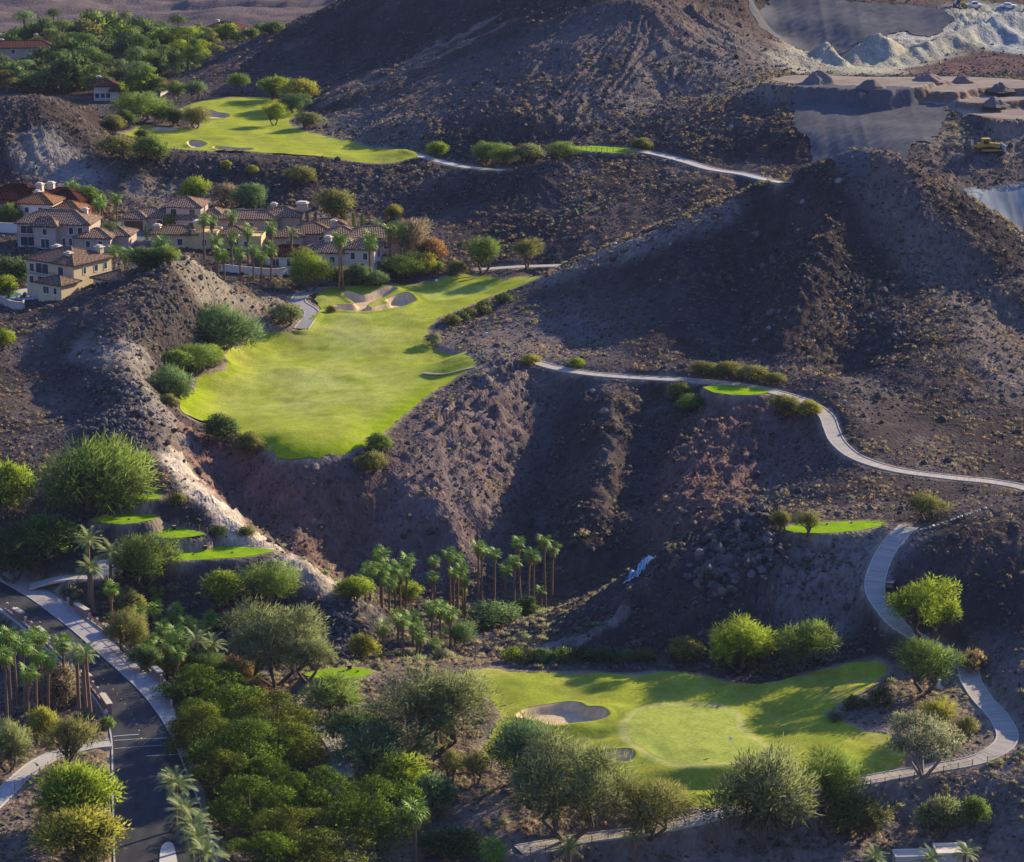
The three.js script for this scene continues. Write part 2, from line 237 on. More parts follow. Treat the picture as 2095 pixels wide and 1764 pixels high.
function strip(list, half, blend = 2.2) {                // a band along a line: path, road
  const p = []; for (let i = 0; i < list.length; i += 2) { const q = onBase(list[i], list[i + 1]); p.push(new THREE.Vector3(q[0], q[2], q[1])); }
  const c = new THREE.CatmullRomCurve3(p, false, 'centripetal').getSpacedPoints(p.length * 8);
  for (let k = 0; k < 12; k++) for (let i = 1; i + 1 < c.length; i++) c[i].y = (c[i - 1].y + 2 * c[i].y + c[i + 1].y) / 4;
  const o = { c, half, blend, x0: 1e9, x1: -1e9, D0: 1e9, D1: -1e9 };
  for (const q of c) { o.x0 = Math.min(o.x0, q.x); o.x1 = Math.max(o.x1, q.x); o.D0 = Math.min(o.D0, q.z); o.D1 = Math.max(o.D1, q.z); }
  const m = half + blend + 1;
  o.at = (x, D) => {                                     // [distance, height, length along]
    if (x < o.x0 - m || x > o.x1 + m || D < o.D0 - m || D > o.D1 + m) return null;
    let best = 1e9, h = 0;
    for (let i = 0; i + 1 < c.length; i++) { const a = c[i], b = c[i + 1], bx = b.x - a.x, by = b.z - a.z, t = clamp(((x - a.x) * bx + (D - a.z) * by) / (bx * bx + by * by + 1e-9), 0, 1), d = Math.hypot(x - a.x - bx * t, D - a.z - by * t); if (d < best) { best = d; h = a.y + (b.y - a.y) * t; } }
    return [best, h];
  };
  return o;
}
const fairwayMid = outline([367, 820, 373, 843, 415, 864, 461, 879, 492, 895, 538, 918, 569, 935, 610, 938, 654, 936, 711, 926, 769, 903, 800, 872, 852, 829, 891, 799, 941, 768, 974, 750, 971, 741, 941, 722, 898, 704, 879, 691, 875, 676, 894, 653, 933, 637, 971, 622, 1010, 606, 1064, 585, 1114, 563, 1071, 565, 1033, 574, 1021, 567, 956, 563, 879, 576, 802, 583, 715, 590, 666, 597, 645, 610, 650, 624, 656, 637, 636, 653, 634, 671, 602, 679, 556, 677, 526, 684, 497, 704, 463, 718, 458, 752, 404, 768, 390, 800], 0.4);
const fairwayLow = outline([936, 1391, 964, 1373, 1007, 1367, 1047, 1374, 1128, 1376, 1236, 1379, 1298, 1381, 1338, 1374, 1381, 1376, 1438, 1384, 1492, 1397, 1540, 1403, 1590, 1398, 1647, 1381, 1712, 1364, 1758, 1356, 1798, 1356, 1816, 1373, 1789, 1400, 1736, 1434, 1696, 1459, 1721, 1474, 1761, 1491, 1813, 1503, 1850, 1522, 1860, 1548, 1820, 1578, 1758, 1591, 1640, 1608, 1550, 1632, 1400, 1652, 1250, 1632, 1100, 1590, 1000, 1553, 982, 1529, 1007, 1501, 1022, 1461, 995, 1425, 956, 1406], 0.4);
const fairwayTop = outline([246, 273, 277, 283, 346, 303, 423, 309, 527, 312, 615, 319, 731, 331, 806, 333, 858, 322, 821, 311, 791, 304, 764, 304, 742, 298, 711, 288, 660, 277, 615, 265, 590, 246, 622, 224, 600, 208, 546, 200, 442, 201, 385, 216, 362, 228, 405, 236, 412, 252, 385, 264, 327, 262, 300, 255, 270, 266], 0.4);
const bunkerMid = outline([670, 631, 688, 626, 723, 624, 717, 618, 701, 610, 715, 605, 744, 608, 774, 599, 804, 595, 813, 598, 785, 610, 766, 619, 752, 626, 757, 632, 778, 627, 796, 623, 788, 616, 806, 609, 833, 607, 852, 616, 833, 626, 809, 631, 780, 638, 745, 641, 700, 638], 0.35);
const bunkerNear = outline([1056, 1470, 1074, 1454, 1123, 1445, 1160, 1440, 1188, 1443, 1200, 1451, 1243, 1461, 1239, 1472, 1195, 1483, 1155, 1490, 1126, 1490, 1104, 1479], 0.4);
const bunkerSmall = outline([1236, 1545, 1252, 1539, 1276, 1538, 1295, 1545, 1294, 1556, 1279, 1563, 1252, 1560], 0.5);
const bunkersTop = [outline([419, 227, 446, 231, 468, 235, 462, 243, 424, 244, 416, 237], 0.5), outline([310, 262, 340, 263, 366, 267, 344, 271, 318, 269], 0.5), outline([385, 291, 410, 291, 423, 296, 402, 300, 384, 297], 0.5), outline([437, 301, 475, 303, 518, 306, 500, 310, 445, 308], 0.5)];
const green = outline([1303, 1459, 1344, 1447, 1411, 1443, 1465, 1448, 1503, 1464, 1508, 1492, 1555, 1522, 1566, 1540, 1532, 1556, 1424, 1566, 1357, 1553, 1303, 1526, 1284, 1492], 0.5);
const greenMid = outline([860, 600, 900, 590, 960, 583, 1010, 586, 985, 600, 930, 612, 880, 616], 0.5);
const tees = [
  [350, 1147, 485, 1141, 540, 1133, 562, 1127, 520, 1121, 450, 1118, 400, 1121, 363, 1132],
  [305, 1092, 325, 1082, 345, 1079, 398, 1086, 421, 1094, 381, 1100, 340, 1101],
  [187, 1062, 242, 1052, 294, 1048, 321, 1056, 309, 1065, 249, 1072, 204, 1070],
  [272, 1018, 311, 1010, 332, 1013, 325, 1020, 294, 1023],
  [622, 1380, 672, 1369, 736, 1367, 764, 1375, 736, 1386, 662, 1390],
  [1610, 1086, 1624, 1074, 1716, 1068, 1785, 1066, 1814, 1072, 1768, 1084, 1681, 1092],
  [1439, 793, 1462, 788, 1508, 790, 1574, 798, 1555, 807, 1508, 808, 1461, 803],
  [1168, 303, 1206, 299, 1287, 303, 1304, 310, 1264, 313, 1190, 308],
].map((l, i) => outline(l, 0.4, 6, [8.9, 11.3, 13.4, 15.7, 2.5, 19, 20.3, 41.2][i]));
const sandEdge = outline([2, 605, 60, 598, 118, 602, 122, 618, 60, 628, 0, 620], 0.2);
const pathNear = strip([1060, 1740, 1200, 1717, 1340, 1697, 1550, 1650, 1750, 1602, 1900, 1575, 2010, 1552, 2060, 1515, 2048, 1475, 2010, 1430, 1987, 1395, 1972, 1357, 1890, 1312, 1840, 1282, 1808, 1242, 1790, 1206, 1803, 1150, 1832, 1102, 1860, 1078], 1.5);
const pathUpper = strip([1083, 737, 1130, 752, 1200, 765, 1270, 771, 1350, 776, 1440, 781, 1570, 799, 1640, 820, 1688, 848, 1702, 880, 1715, 905, 1752, 936, 1830, 962, 1950, 978, 2040, 988, 2095, 1001, 2230, 1035], 1.35);
const pathHouses = strip([720, 587, 650, 594, 628, 599, 612, 609, 612, 620, 632, 633, 638, 643, 627, 658, 616, 673], 1.5, 1.2);
const pathFar = strip([838, 312, 900, 330, 960, 343, 1035, 349], 1.5);
const pathHill = strip([1290, 306, 1350, 317, 1400, 330, 1450, 345, 1530, 361, 1605, 375], 1.5);
const pathBehind = strip([985, 551, 1060, 546, 1155, 543], 1.4);
const pathRibbon = strip([868, 763, 920, 762, 975, 750], 0.9);
const pathLeft = strip([-30, 1662, 0, 1633, 44, 1590, 85, 1559, 120, 1544, 189, 1526, 226, 1522], 1.3);
const pathTees = strip([60, 1200, 110, 1186, 160, 1181, 200, 1180, 219, 1166, 208, 1146], 1.3);
const pathGarden = strip([622, 1488, 662, 1496, 690, 1528, 700, 1572, 668, 1640, 690, 1700, 712, 1764], 1.6);
const culDeSac = outline([215, 462, 300, 452, 420, 458, 425, 482, 400, 500, 310, 512, 262, 500], 0.5);
// the road and its pavement: left and right edges at equal stations
const rim = (l) => { const p = []; for (let i = 0; i < l.length; i += 3) { const q = atE(l[i], l[i + 1], l[i + 2]); p.push(new THREE.Vector3(q[0], q[2], q[1])); } return new THREE.CatmullRomCurve3(p, false, 'centripetal').getPoints((p.length - 1) * 8); };
const RL = rim([238, 1840, -0.3, 234, 1764, 0, 232, 1680, 0.3, 230, 1602, 0.7, 227, 1508, 1.2, 214, 1462, 1.6, 188, 1422, 2, 150, 1380, 2.5, 108, 1340, 3, 57, 1292, 3.6, 0, 1247, 4.3, -60, 1208, 5]);
const RR = rim([470, 1840, -0.3, 444, 1764, 0, 419, 1674, 0.3, 384, 1585, 0.7, 347, 1500, 1.2, 318, 1453, 1.6, 285, 1413, 2, 243, 1373, 2.5, 195, 1331, 3, 126, 1272, 3.6, 45, 1214, 4.3, -30, 1173, 5]);
const SR = rim([478, 1840, -0.3, 452, 1764, 0, 428, 1674, 0.3, 394, 1585, 0.7, 372, 1500, 1.2, 356, 1453, 1.6, 335, 1400, 2, 297, 1362, 2.5, 238, 1310, 3, 170, 1259, 3.6, 92, 1206, 4.3, 20, 1165, 5]);
function band(L, R) {                                   // height and inside test of a band between two edges
  const X = [...L.map((p) => p.x), ...R.map((p) => p.x).reverse()], Y = [...L.map((p) => p.z), ...R.map((p) => p.z).reverse()], n = X.length, x0 = Math.min(...X), x1 = Math.max(...X), D0 = Math.min(...Y), D1 = Math.max(...Y);
  return { at(x, D) {
    if (x < x0 - 8 || x > x1 + 8 || D < D0 - 8 || D > D1 + 8) return null;
    let best = 1e9, inside = false, h = 0, near = 1e9;
    for (let i = 0, j = n - 1; i < n; j = i++) {
      const ax = X[j], ay = Y[j], bx = X[i] - ax, by = Y[i] - ay, t = clamp(((x - ax) * bx + (D - ay) * by) / (bx * bx + by * by + 1e-9), 0, 1), d = Math.hypot(x - ax - bx * t, D - ay - by * t);
      if (d < best) best = d;
      if ((Y[i] > D) !== (Y[j] > D) && x < (X[j] - X[i]) * (D - Y[i]) / (Y[j] - Y[i]) + X[i]) inside = !inside;
    }
    for (let i = 0; i < L.length; i++) { const d = Math.hypot(x - (L[i].x + R[i].x) / 2, D - (L[i].z + R[i].z) / 2); if (d < near) { near = d; h = i; } }
    const a = Math.max(0, h - 1), b = Math.min(L.length - 1, h + 1), m = (i) => [(L[i].x + R[i].x) / 2, (L[i].z + R[i].z) / 2, (L[i].y + R[i].y) / 2], A = m(a), B = m(b), t = clamp(((x - A[0]) * (B[0] - A[0]) + (D - A[1]) * (B[1] - A[1])) / ((B[0] - A[0]) ** 2 + (B[1] - A[1]) ** 2), 0, 1);
    return [inside ? best : -best, A[2] + (B[2] - A[2]) * t];
  } };
}
const roadBand = band(RL, SR);
const turfs = [fairwayMid, fairwayLow, fairwayTop], bunkers = [bunkerMid, bunkerNear, bunkerSmall, ...bunkersTop], strips = [pathNear, pathUpper, pathHouses, pathFar, pathHill, pathBehind, pathLeft, pathTees, pathGarden];
const sunkDepth = (b) => (b === bunkerMid || b === bunkerNear ? 1.0 : 0.8);
// ---------------------------------------------------------------- the finished ground
const crags = [];                                       // [x0, D0, x1, D1, reach, strength]
const crag = (u0, v0, u1, v1, reach, k) => { const a = onBase(u0, v0), b = onBase(u1, v1); crags.push([a[0], a[1], b[0], b[1], reach, k]); };
crag(1520, 1075, 1440, 1210, 16, 3.2); crag(1240, 850, 1200, 1040, 9, 1.7); crag(1660, 500, 1610, 680, 9, 1.5); crag(1600, 1110, 1560, 1200, 8, 1.6); crag(1700, 520, 1800, 620, 22, 0.9); crag(1830, 350, 1980, 560, 14, 0.9); crag(1450, 440, 1640, 385, 10, 0.7); crag(1560, 1070, 1580, 1150, 9, 2); crag(1030, 760, 960, 900, 9, 2.6); crag(960, 900, 905, 1020, 8, 1.3); crag(1490, 850, 1420, 960, 11, 2.7); crag(1560, 920, 1500, 1000, 14, 1.8);
crag(470, 980, 600, 1120, 14, 1.8); crag(600, 990, 760, 1010, 12, 1.5); crag(590, 1160, 745, 1262, 7, 1.4); crag(350, 940, 520, 1090, 6, 0.9); crag(380, 560, 350, 640, 8, 1); crag(300, 760, 300, 900, 9, 1); crag(330, 880, 420, 900, 7, 0.8);
crag(900, 330, 1100, 290, 22, 1.8); crag(1400, 235, 1380, 270, 14, 1.5); crag(960, 260, 960, 310, 14, 2); crag(1720, 700, 1900, 640, 20, 0.9); crag(1720, 1220, 1740, 1290, 6, 1.4); crag(600, 640, 540, 680, 6, 0.6);
const segDist = (x, D, s) => { const bx = s[2] - s[0], by = s[3] - s[1], t = clamp(((x - s[0]) * bx + (D - s[1]) * by) / (bx * bx + by * by + 1e-9), 0, 1); return Math.hypot(x - s[0] - bx * t, D - s[1] - by * t); };
const fanCut = outline([1622, 214, 1640, 190, 1720, 196, 1800, 203, 1880, 210, 1935, 218, 1930, 250, 1905, 290, 1860, 312, 1780, 322, 1700, 327, 1660, 310, 1630, 268], 0.3);
const plateau = outline([1557, 171, 1600, 158, 1700, 156, 1780, 158, 1880, 158, 1950, 157, 2030, 160, 2120, 168, 2120, 258, 2040, 262, 1990, 244, 1940, 222, 1880, 212, 1800, 205, 1720, 198, 1640, 191, 1590, 180], 0.2);
const paleCut = outline([1972, 404, 2010, 398, 2060, 396, 2130, 394, 2140, 520, 2095, 488, 2050, 455, 2005, 425], 0.2);
const upperCut = outline([1523, -30, 1535, 20, 1562, 62, 1620, 95, 1690, 118, 1745, 112, 1800, 80, 1850, 66, 1900, 75, 1950, 40, 1880, 14, 1700, 0, 1600, -30], 0.3);
// spoil ridges and benches of the earthworks
const ridgesUp = [[1650, 130, 808, 1692, 90, 815, 1745, 138, 818], [1750, 104, 832, 1799, 64, 838, 1855, 100, 842], [1761, 143, 812, 1830, 118, 826, 1930, 72, 845, 2000, 50, 858, 2058, 31, 868, 2150, 8, 880], [1850, 60, 876, 1885, 40, 880, 1930, 62, 880]].map((l) => { const p = []; for (let i = 0; i < l.length; i += 3) p.push(atD(l[i], l[i + 1], l[i + 2])); return p; });
const spoil = (x, D, h) => { if (D < 780 || D > 930 || x < 80) return h; for (const p of ridgesUp) { let best = 1e9, e = 0; for (let i = 0; i + 1 < p.length; i++) { const s = [p[i][0], p[i][1], p[i + 1][0], p[i + 1][1]], bx = s[2] - s[0], by = s[3] - s[1], t = clamp(((x - s[0]) * bx + (D - s[1]) * by) / (bx * bx + by * by), 0, 1), d = Math.hypot(x - s[0] - bx * t, D - s[1] - by * t); if (d < best) { best = d; e = lerp(p[i][2], p[i + 1][2], t); } } const g = e - 0.44 * best * (1 + 0.3 * n2b(x / 11, D / 17)) + 0.5 * n2(x / 6, D / 10) - 0.45 * (1 - Math.abs(n2(x / 5.5, D / 18))) * sstep(0, 6, best); const k = clamp(0.5 + (g - h) / 2, 0, 1); h = lerp(h, g, k) + k * (1 - k); } return h; };
const benches = [[54.6, [1557, 169, 1591, 160, 1716, 163, 1865, 161, 1944, 164, 1944, 171, 1889, 178, 1820, 185, 1745, 183, 1612, 177]], [53.4, [1944, 174, 2026, 173, 2110, 172, 2110, 184, 2024, 184, 1979, 190, 1900, 186]], [51.6, [1960, 206, 2024, 196, 2110, 198, 2110, 206, 2010, 212]], [49.6, [1990, 232, 2110, 222, 2110, 246, 2040, 250]]].map(([e, l]) => ({ o: outline(l, 0.15, 4, e), e }));
// how far a spot is from made ground: 0 on it, 1 in the wild; with the height of the made ground
function ground(x, D, detail = true) {
  let h = base(x, D), wild = 1;
  h = spoil(x, D, h);
  if (D > 700 && D < 840) for (const b of benches) { const d = b.o.sd(x, D); if (d > -3) { h = lerp(h, b.e, sstep(-1.6, -0.3, d + 0.5 * n2(x / 3, D / 3))); wild = Math.min(wild, 0.25 + 0.75 * sstep(0, -3, d)); } }
  for (const t of turfs) { const d = t.sd(x, D); if (d > -7) wild = Math.min(wild, sstep(-0.5, -7, d)); }
  for (const t of tees) { const d = t.sd(x, D); if (d > -4) { const k = sstep(-1.6, -0.4, d); h = lerp(h, t.e, k); wild = Math.min(wild, sstep(-0.3, -4, d)); } }
  for (const s of strips) { const a = s.at(x, D); if (a) { const k = sstep(s.half + s.blend, s.half + 0.3, a[0]); h = lerp(h, a[1], k); wild = Math.min(wild, sstep(s.half, s.half + 4, a[0])); } }
  const r = roadBand.at(x, D); if (r) { h = lerp(h, r[1], sstep(-2.6, -0.2, r[0])); wild = Math.min(wild, sstep(0, -5, r[0])); }
  const cs = culDeSac.sd(x, D); if (cs > -6) wild = Math.min(wild, sstep(0, -5, cs));
  for (const f of [fanCut, upperCut]) { const d = f.sd(x, D); if (d > -6) wild = Math.min(wild, 0.12 + 0.88 * sstep(0, -4, d)); }
  if (detail && wild > 0) {
    const e = 5, sx = (base(x + e, D) - base(x - e, D)) / (2 * e), sd = (base(x, D + e) - base(x, D - e)) / (2 * e), slope = Math.hypot(sx, sd), steep = sstep(0.12, 0.5, slope);
    const wx = x + 5 * n2(x / 31, D / 31), wd = D + 5 * n2(x / 29 + 40, D / 37);
    let k = 0;
    // rills that run down the slope
    const ang = 0.5 * Math.atan2(2 * sx * sd, sd * sd - sx * sx + 1e-6), ca = Math.cos(ang * 0.6), sa = Math.sin(ang * 0.6);
    const across = wx * ca + wd * sa, down = -wx * sa + wd * ca;
    k += steep * (-2.0 * (ridged(across / 21, down / 90, 2) - 0.55) * (D > 700 ? 1.55 : 0.95));
    k += 0.8 * fbm(wx / 18, wd / 18, 3) * (0.35 + steep);
    k += 0.22 * fbm(wx / 4.4, wd / 4.4, 2) * (0.5 + 0.5 * steep) + 0.09 * n2(x / 1.7, D / 1.7);
    let c = 0; for (const s of crags) { const d = segDist(x, D, s); if (d < s[4] * 1.6) c = Math.max(c, s[5] * (1 - sstep(s[4] * 0.5, s[4] * 1.6, d + 2 * n2(x / 5, D / 5)))); }
    if (c > 0) { const rr = ridged(wx / 7.5, wd / 9, 3), st = 1 - Math.abs(n2b(wx / 2.7 + 9, wd / 3.4)); k += c * (1.35 * (rr - 0.55) + 0.5 * (st - 0.5) + 0.3 * (0.5 - Math.abs(n2(wx / 1.6, wd / 1.9)))); }
    h += k * wild + sstep(1170, 1300, D) * (7 * fbm(x / 150 + 3, D / 55, 4) + 3 * ridged(x / 60, D / 90, 2));
  }
  return h;
}
const swells = [[1430, 1574, 9, 1.6, 0.45], [1425, 1598, 9, 2.6, -0.9], [1480, 1604, 6, 2, -0.5], [1150, 1492, 6, 1.8, 0.5], [1185, 1510, 5, 2, -0.7], [1225, 1500, 3, 2, -0.4], [1240, 1452, 2.4, 2.2, 0.6], [1300, 1540, 2, 2, 0.5], [1640, 1440, 7, 6, -0.5], [1600, 1400, 5, 3, 0.4], [690, 606, 5, 3, 1.1], [780, 594, 6, 2.5, 0.9], [845, 606, 3.5, 2.5, 0.9], [660, 616, 3, 3, 0.8], [720, 650, 12, 3, 0.4], [900, 715, 6, 6, -0.6], [620, 790, 20, 12, -0.5], [470, 860, 12, 8, 0.5], [750, 700, 8, 10, 0.4], [450, 285, 8, 4, 0.9], [385, 300, 6, 3, -0.6], [560, 320, 9, 3, 0.6], [830, 316, 8, 4, 1], [470, 215, 8, 6, 0.7]].map(([u, v, a, b, k]) => { const q = onBase(u, v); return [q[0], q[1], a, b, k]; });
function turfTop(x, D) {                                // turf and sand surface, with the hollows of the bunkers
  let h = ground(x, D, false) + 0.02 + 0.22 * fbm(x / 13, D / 10, 2);
  for (const w of swells) { const a = (x - w[0]) / w[2], b = (D - w[1]) / w[3], r = a * a + b * b; if (r < 9) h += w[4] * Math.exp(-r); }
  for (const b of bunkers) { const d = b.sd(x, D); if (d > -1.5) { h -= sunkDepth(b) * sstep(0, 1.1, d) - 0.3 * sstep(-1.5, -0.1, d) * sstep(0.6, 0, d); } }
  return h;
}
function made(x, D) { let m = -8; for (const t of turfs) m = Math.max(m, t.sd(x, D)); for (const t of tees) m = Math.max(m, t.sd(x, D)); for (const s of [...strips, pathRibbon]) { const a = s.at(x, D); if (a) m = Math.max(m, s.half - a[0]); } const r = roadBand.at(x, D); if (r) m = Math.max(m, r[0]); m = Math.max(m, culDeSac.sd(x, D)); return m; }
const earth = (x, D) => {                               // the soil sheet: it dips under turf, tees, paths and road
  let dip = 0;
  for (const t of turfs) { const d = t.sd(x, D); dip = Math.max(dip, 0.4 * sstep(0.25, 1.1, d) + 1.3 * sstep(0.8, 3, d)); }
  for (const t of tees) dip = Math.max(dip, 0.3 * sstep(0.15, 0.8, t.sd(x, D)));
  for (const s of strips) { const a = s.at(x, D); if (a) dip = Math.max(dip, 0.28 * sstep(s.half + 0.1, s.half - 0.5, a[0])); }
  const r = roadBand.at(x, D); if (r) dip = Math.max(dip, 0.5 * sstep(-0.1, 0.5, r[0]));
  dip = Math.max(dip, 0.25 * sstep(0.2, 1, culDeSac.sd(x, D)));
  if (D > 660) for (const f of [fanCut, upperCut, plateau, paleCut]) dip = Math.max(dip, 0.5 * sstep(0.3, 1.6, f.sd(x, D)));
  for (const b of bunkers) { const d = b.sd(x, D); if (d > -1.5) dip = Math.max(dip, 0.4 + sunkDepth(b) * sstep(-1.2, 0.5, d)); }
  return ground(x, D) - dip;
};
const spot = (u, v) => cast(u, v, (x, D) => ground(x, D, false));       // where a line of sight meets the ground
// ---------------------------------------------------------------- soil sheet: colours of rock and soil, grain, relief
const soils = [];
const soil = (r, g, b, reach, k, list) => { const p = []; for (let i = 0; i < list.length; i += 2) p.push(onBase(list[i], list[i + 1])); for (let i = 0; i + 1 < p.length; i++) soils.push({ s: [p[i][0], p[i][1], p[i + 1][0], p[i + 1][1]], c: [r, g, b], reach, k }); };
const DARK = [0.052, 0.041, 0.038], MIDTONE = [0.096, 0.074, 0.067], PALE = [0.175, 0.14, 0.12];
soil(0.2, 0.145, 0.105, 30, 0.85, [640, 1500, 900, 1600, 1000, 1720]); soil(0.2, 0.15, 0.11, 25, 0.8, [60, 1640, 200, 1720]); soil(0.19, 0.14, 0.105, 14, 0.8, [1750, 1480, 1900, 1450, 1960, 1500]); soil(0.19, 0.145, 0.11, 16, 0.7, [700, 1400, 900, 1375]);
soil(0.2, 0.155, 0.125, 22, 0.75, [1100, 1760, 1500, 1740, 1900, 1700, 2060, 1640]); soil(0.2, 0.165, 0.14, 12, 0.7, [2060, 1400, 2095, 1480]);
soil(0.58, 0.48, 0.36, 3.7, 0.95, [318, 892, 375, 960, 440, 1025, 500, 1085, 535, 1112]); soil(0.4, 0.32, 0.24, 2.6, 0.9, [345, 905, 430, 985, 490, 1050]);
soil(0.2, 0.115, 0.095, 11, 0.85, [430, 930, 500, 1010, 580, 1110, 620, 1150]); soil(0.16, 0.105, 0.09, 12, 0.7, [620, 1010, 760, 1000]);
soil(0.17, 0.1, 0.085, 11, 0.85, [1530, 850, 1470, 960, 1440, 1030]); soil(0.165, 0.105, 0.095, 9, 0.75, [1560, 880, 1590, 980]); soil(0.17, 0.125, 0.115, 10, 0.75, [1040, 760, 960, 880, 920, 1000, 880, 1080]);
soil(0.25, 0.21, 0.165, 8, 0.85, [385, 540, 450, 600, 530, 650]); soil(0.27, 0.23, 0.19, 6, 0.8, [200, 690, 250, 715, 262, 790]); soil(0.28, 0.25, 0.22, 5, 0.7, [290, 800, 320, 860]); soil(0.075, 0.06, 0.055, 7, 0.9, [205, 790, 230, 880, 280, 900]); soil(0.08, 0.065, 0.058, 6, 0.8, [350, 590, 310, 640, 260, 660]);
soil(0.25, 0.2, 0.155, 6, 0.8, [590, 620, 560, 650, 600, 690]); soil(0.28, 0.235, 0.19, 5, 0.9, [545, 455, 640, 448, 680, 455]); soil(0.3, 0.27, 0.235, 9, 0.7, [110, 330, 150, 360]); soil(0.26, 0.22, 0.18, 6, 0.7, [300, 395, 380, 400]); soil(0.24, 0.2, 0.17, 5, 0.8, [350, 420, 420, 405]);
soil(0.45, 0.37, 0.28, 3.4, 0.9, [590, 1150, 660, 1185, 720, 1228, 755, 1265]); soil(0.06, 0.05, 0.048, 8, 0.9, [700, 1275, 690, 1330]); soil(0.07, 0.058, 0.054, 9, 0.7, [1530, 1080, 1460, 1180]); soil(0.24, 0.195, 0.16, 1.4, 0.8, [1090, 1328, 1190, 1308, 1270, 1262]); soil(0.19, 0.15, 0.125, 7, 0.7, [1790, 340, 1900, 520, 1990, 610, 2060, 690]); soil(0.18, 0.145, 0.125, 6, 0.6, [1990, 690, 2060, 760, 2095, 800]); soil(0.06, 0.045, 0.042, 14, 0.7, [1500, 560, 1700, 600, 1800, 720]);
soil(0.19, 0.155, 0.14, 20, 0.7, [1080, 690, 1040, 720]); soil(0.2, 0.17, 0.15, 7, 0.8, [1660, 1240, 1720, 1180, 1800, 1120]);
soil(0.17, 0.135, 0.12, 26, 0.7, [1000, 150, 1250, 150, 1500, 100]); soil(0.18, 0.15, 0.13, 16, 0.7, [1350, 210, 1500, 120]); soil(0.2, 0.18, 0.155, 12, 0.6, [690, 250, 800, 285]); soil(0.24, 0.19, 0.15, 2, 0.8, [640, 207, 760, 155, 900, 95, 1030, 30]); soil(0.22, 0.175, 0.14, 1.6, 0.7, [660, 216, 780, 165, 920, 108, 1050, 44]); soil(0.24, 0.2, 0.165, 6, 0.8, [1140, 560, 1300, 500, 1450, 445]);
soil(0.34, 0.31, 0.23, 9, 1, [1650, 130, 1692, 100, 1745, 138]); soil(0.36, 0.335, 0.25, 9, 1, [1755, 105, 1800, 80, 1855, 102]); soil(0.36, 0.34, 0.255, 12, 1, [1765, 143, 1830, 125, 1930, 85, 2000, 62, 2058, 45]); soil(0.5, 0.45, 0.35, 8, 1, [1855, 62, 1885, 50, 1930, 64]); soil(0.34, 0.34, 0.31, 12, 1, [2060, 70, 2095, 60, 2095, 95]); soil(0.15, 0.09, 0.08, 11, 1, [1950, 146, 2020, 132, 2095, 128]);
soil(0.27, 0.22, 0.18, 16, 0.95, [1620, 172, 1750, 178, 1900, 185, 2095, 200]); soil(0.25, 0.2, 0.165, 10, 0.9, [1960, 303, 2095, 304]); soil(0.13, 0.1, 0.088, 12, 0.9, [1960, 340, 2095, 350]); soil(0.36, 0.38, 0.36, 5, 1, [2010, 403, 2095, 403]); soil(0.3, 0.34, 0.33, 7, 1, [2060, 420, 2120, 480]);
const tone = [0, 0, 0];
function soilColor(x, D, h, slope) {
  const a = fbm(x / 34, D / 34, 4), b = fbm(x / 7 + 60, D / 7, 3), far = sstep(840, 1000, D);
  const t = clamp(0.42 + 0.8 * a + 0.35 * b - 0.35 * sstep(0.25, 0.6, slope), 0, 1);
  for (let c = 0; c < 3; c++) tone[c] = t < 0.6 ? lerp(DARK[c], MIDTONE[c], t / 0.6) : lerp(MIDTONE[c], PALE[c], (t - 0.6) / 0.4);
  for (const q of soils) { const d = segDist(x, D, q.s); if (d < q.reach * 1.7) { const w = q.k * (1 - sstep(q.reach * 0.55, q.reach * 1.5, d + q.reach * (0.5 * a + 0.3 * b))); for (let c = 0; c < 3; c++) tone[c] = lerp(tone[c], q.c[c] * (1 + 0.35 * b), w); } }
  if (far > 0 && x < 40 + (D - 900)) { const p = 0.2 + 0.09 * fbm(x / 90, D / 26, 4); const w = far * sstep(1140, 1230, D) * 0.9; tone[0] = lerp(tone[0], p * 0.8, w); tone[1] = lerp(tone[1], p * 0.62, w); tone[2] = lerp(tone[2], p * 0.58, w); }
  const m = made(x, D); if (m > -1.4) { const w = 0.75 * sstep(-1.3, -0.2, m + 0.8 * b); tone[0] = lerp(tone[0], 0.33, w); tone[1] = lerp(tone[1], 0.26, w); tone[2] = lerp(tone[2], 0.18, w); }
  return tone;
}
// grain of gravel and stones: 2048 texels over 260 m, mirrored
function stoneTextures() {
  const N = 2048, c = new Uint8Array(N * N * 4), b = new Uint8Array(N * N * 4), r = rng(21), h = new Float32Array(N * N);
  for (let y = 0; y < N; y++) for (let x = 0; x < N; x++) h[y * N + x] = 0.5 + 0.16 * n2(x / 9, y / 9) + 0.14 * n2b(x / 4, y / 4) + 0.12 * n2(x / 21 + 7, y / 21) + 0.12 * (r() - 0.5);
  for (let k = 0; k < 150000; k++) { const x = r() * N, y = r() * N, s = 0.8 + 2.8 * r() ** 4, v = (r() < 0.55 ? -1 : 1) * (0.12 + 0.3 * r()); for (let j = -4; j <= 4; j++) for (let i = -4; i <= 4; i++) { const d = Math.hypot(i, j) / s; if (d < 1) { const o = ((Math.floor(y + j) + N) % N) * N + ((Math.floor(x + i) + N) % N); h[o] += v * (1 - d * d) * 0.8; } } }
  for (let i = 0; i < N * N; i++) { const v = clamp(h[i], 0, 1), w = clamp(0.34 + 0.72 * v, 0, 1); c[i * 4] = 255 * w; c[i * 4 + 1] = 255 * w * (0.985 + 0.015 * v); c[i * 4 + 2] = 255 * w * (0.97 + 0.02 * v); c[i * 4 + 3] = 255; b[i * 4] = b[i * 4 + 1] = b[i * 4 + 2] = 255 * v; b[i * 4 + 3] = 255; }
  const make = (d) => { const t = new THREE.DataTexture(d, N, N); t.wrapS = t.wrapT = THREE.MirroredRepeatWrapping; t.magFilter = THREE.LinearFilter; t.needsUpdate = true; return t; };
  return [make(c), make(b)];
}
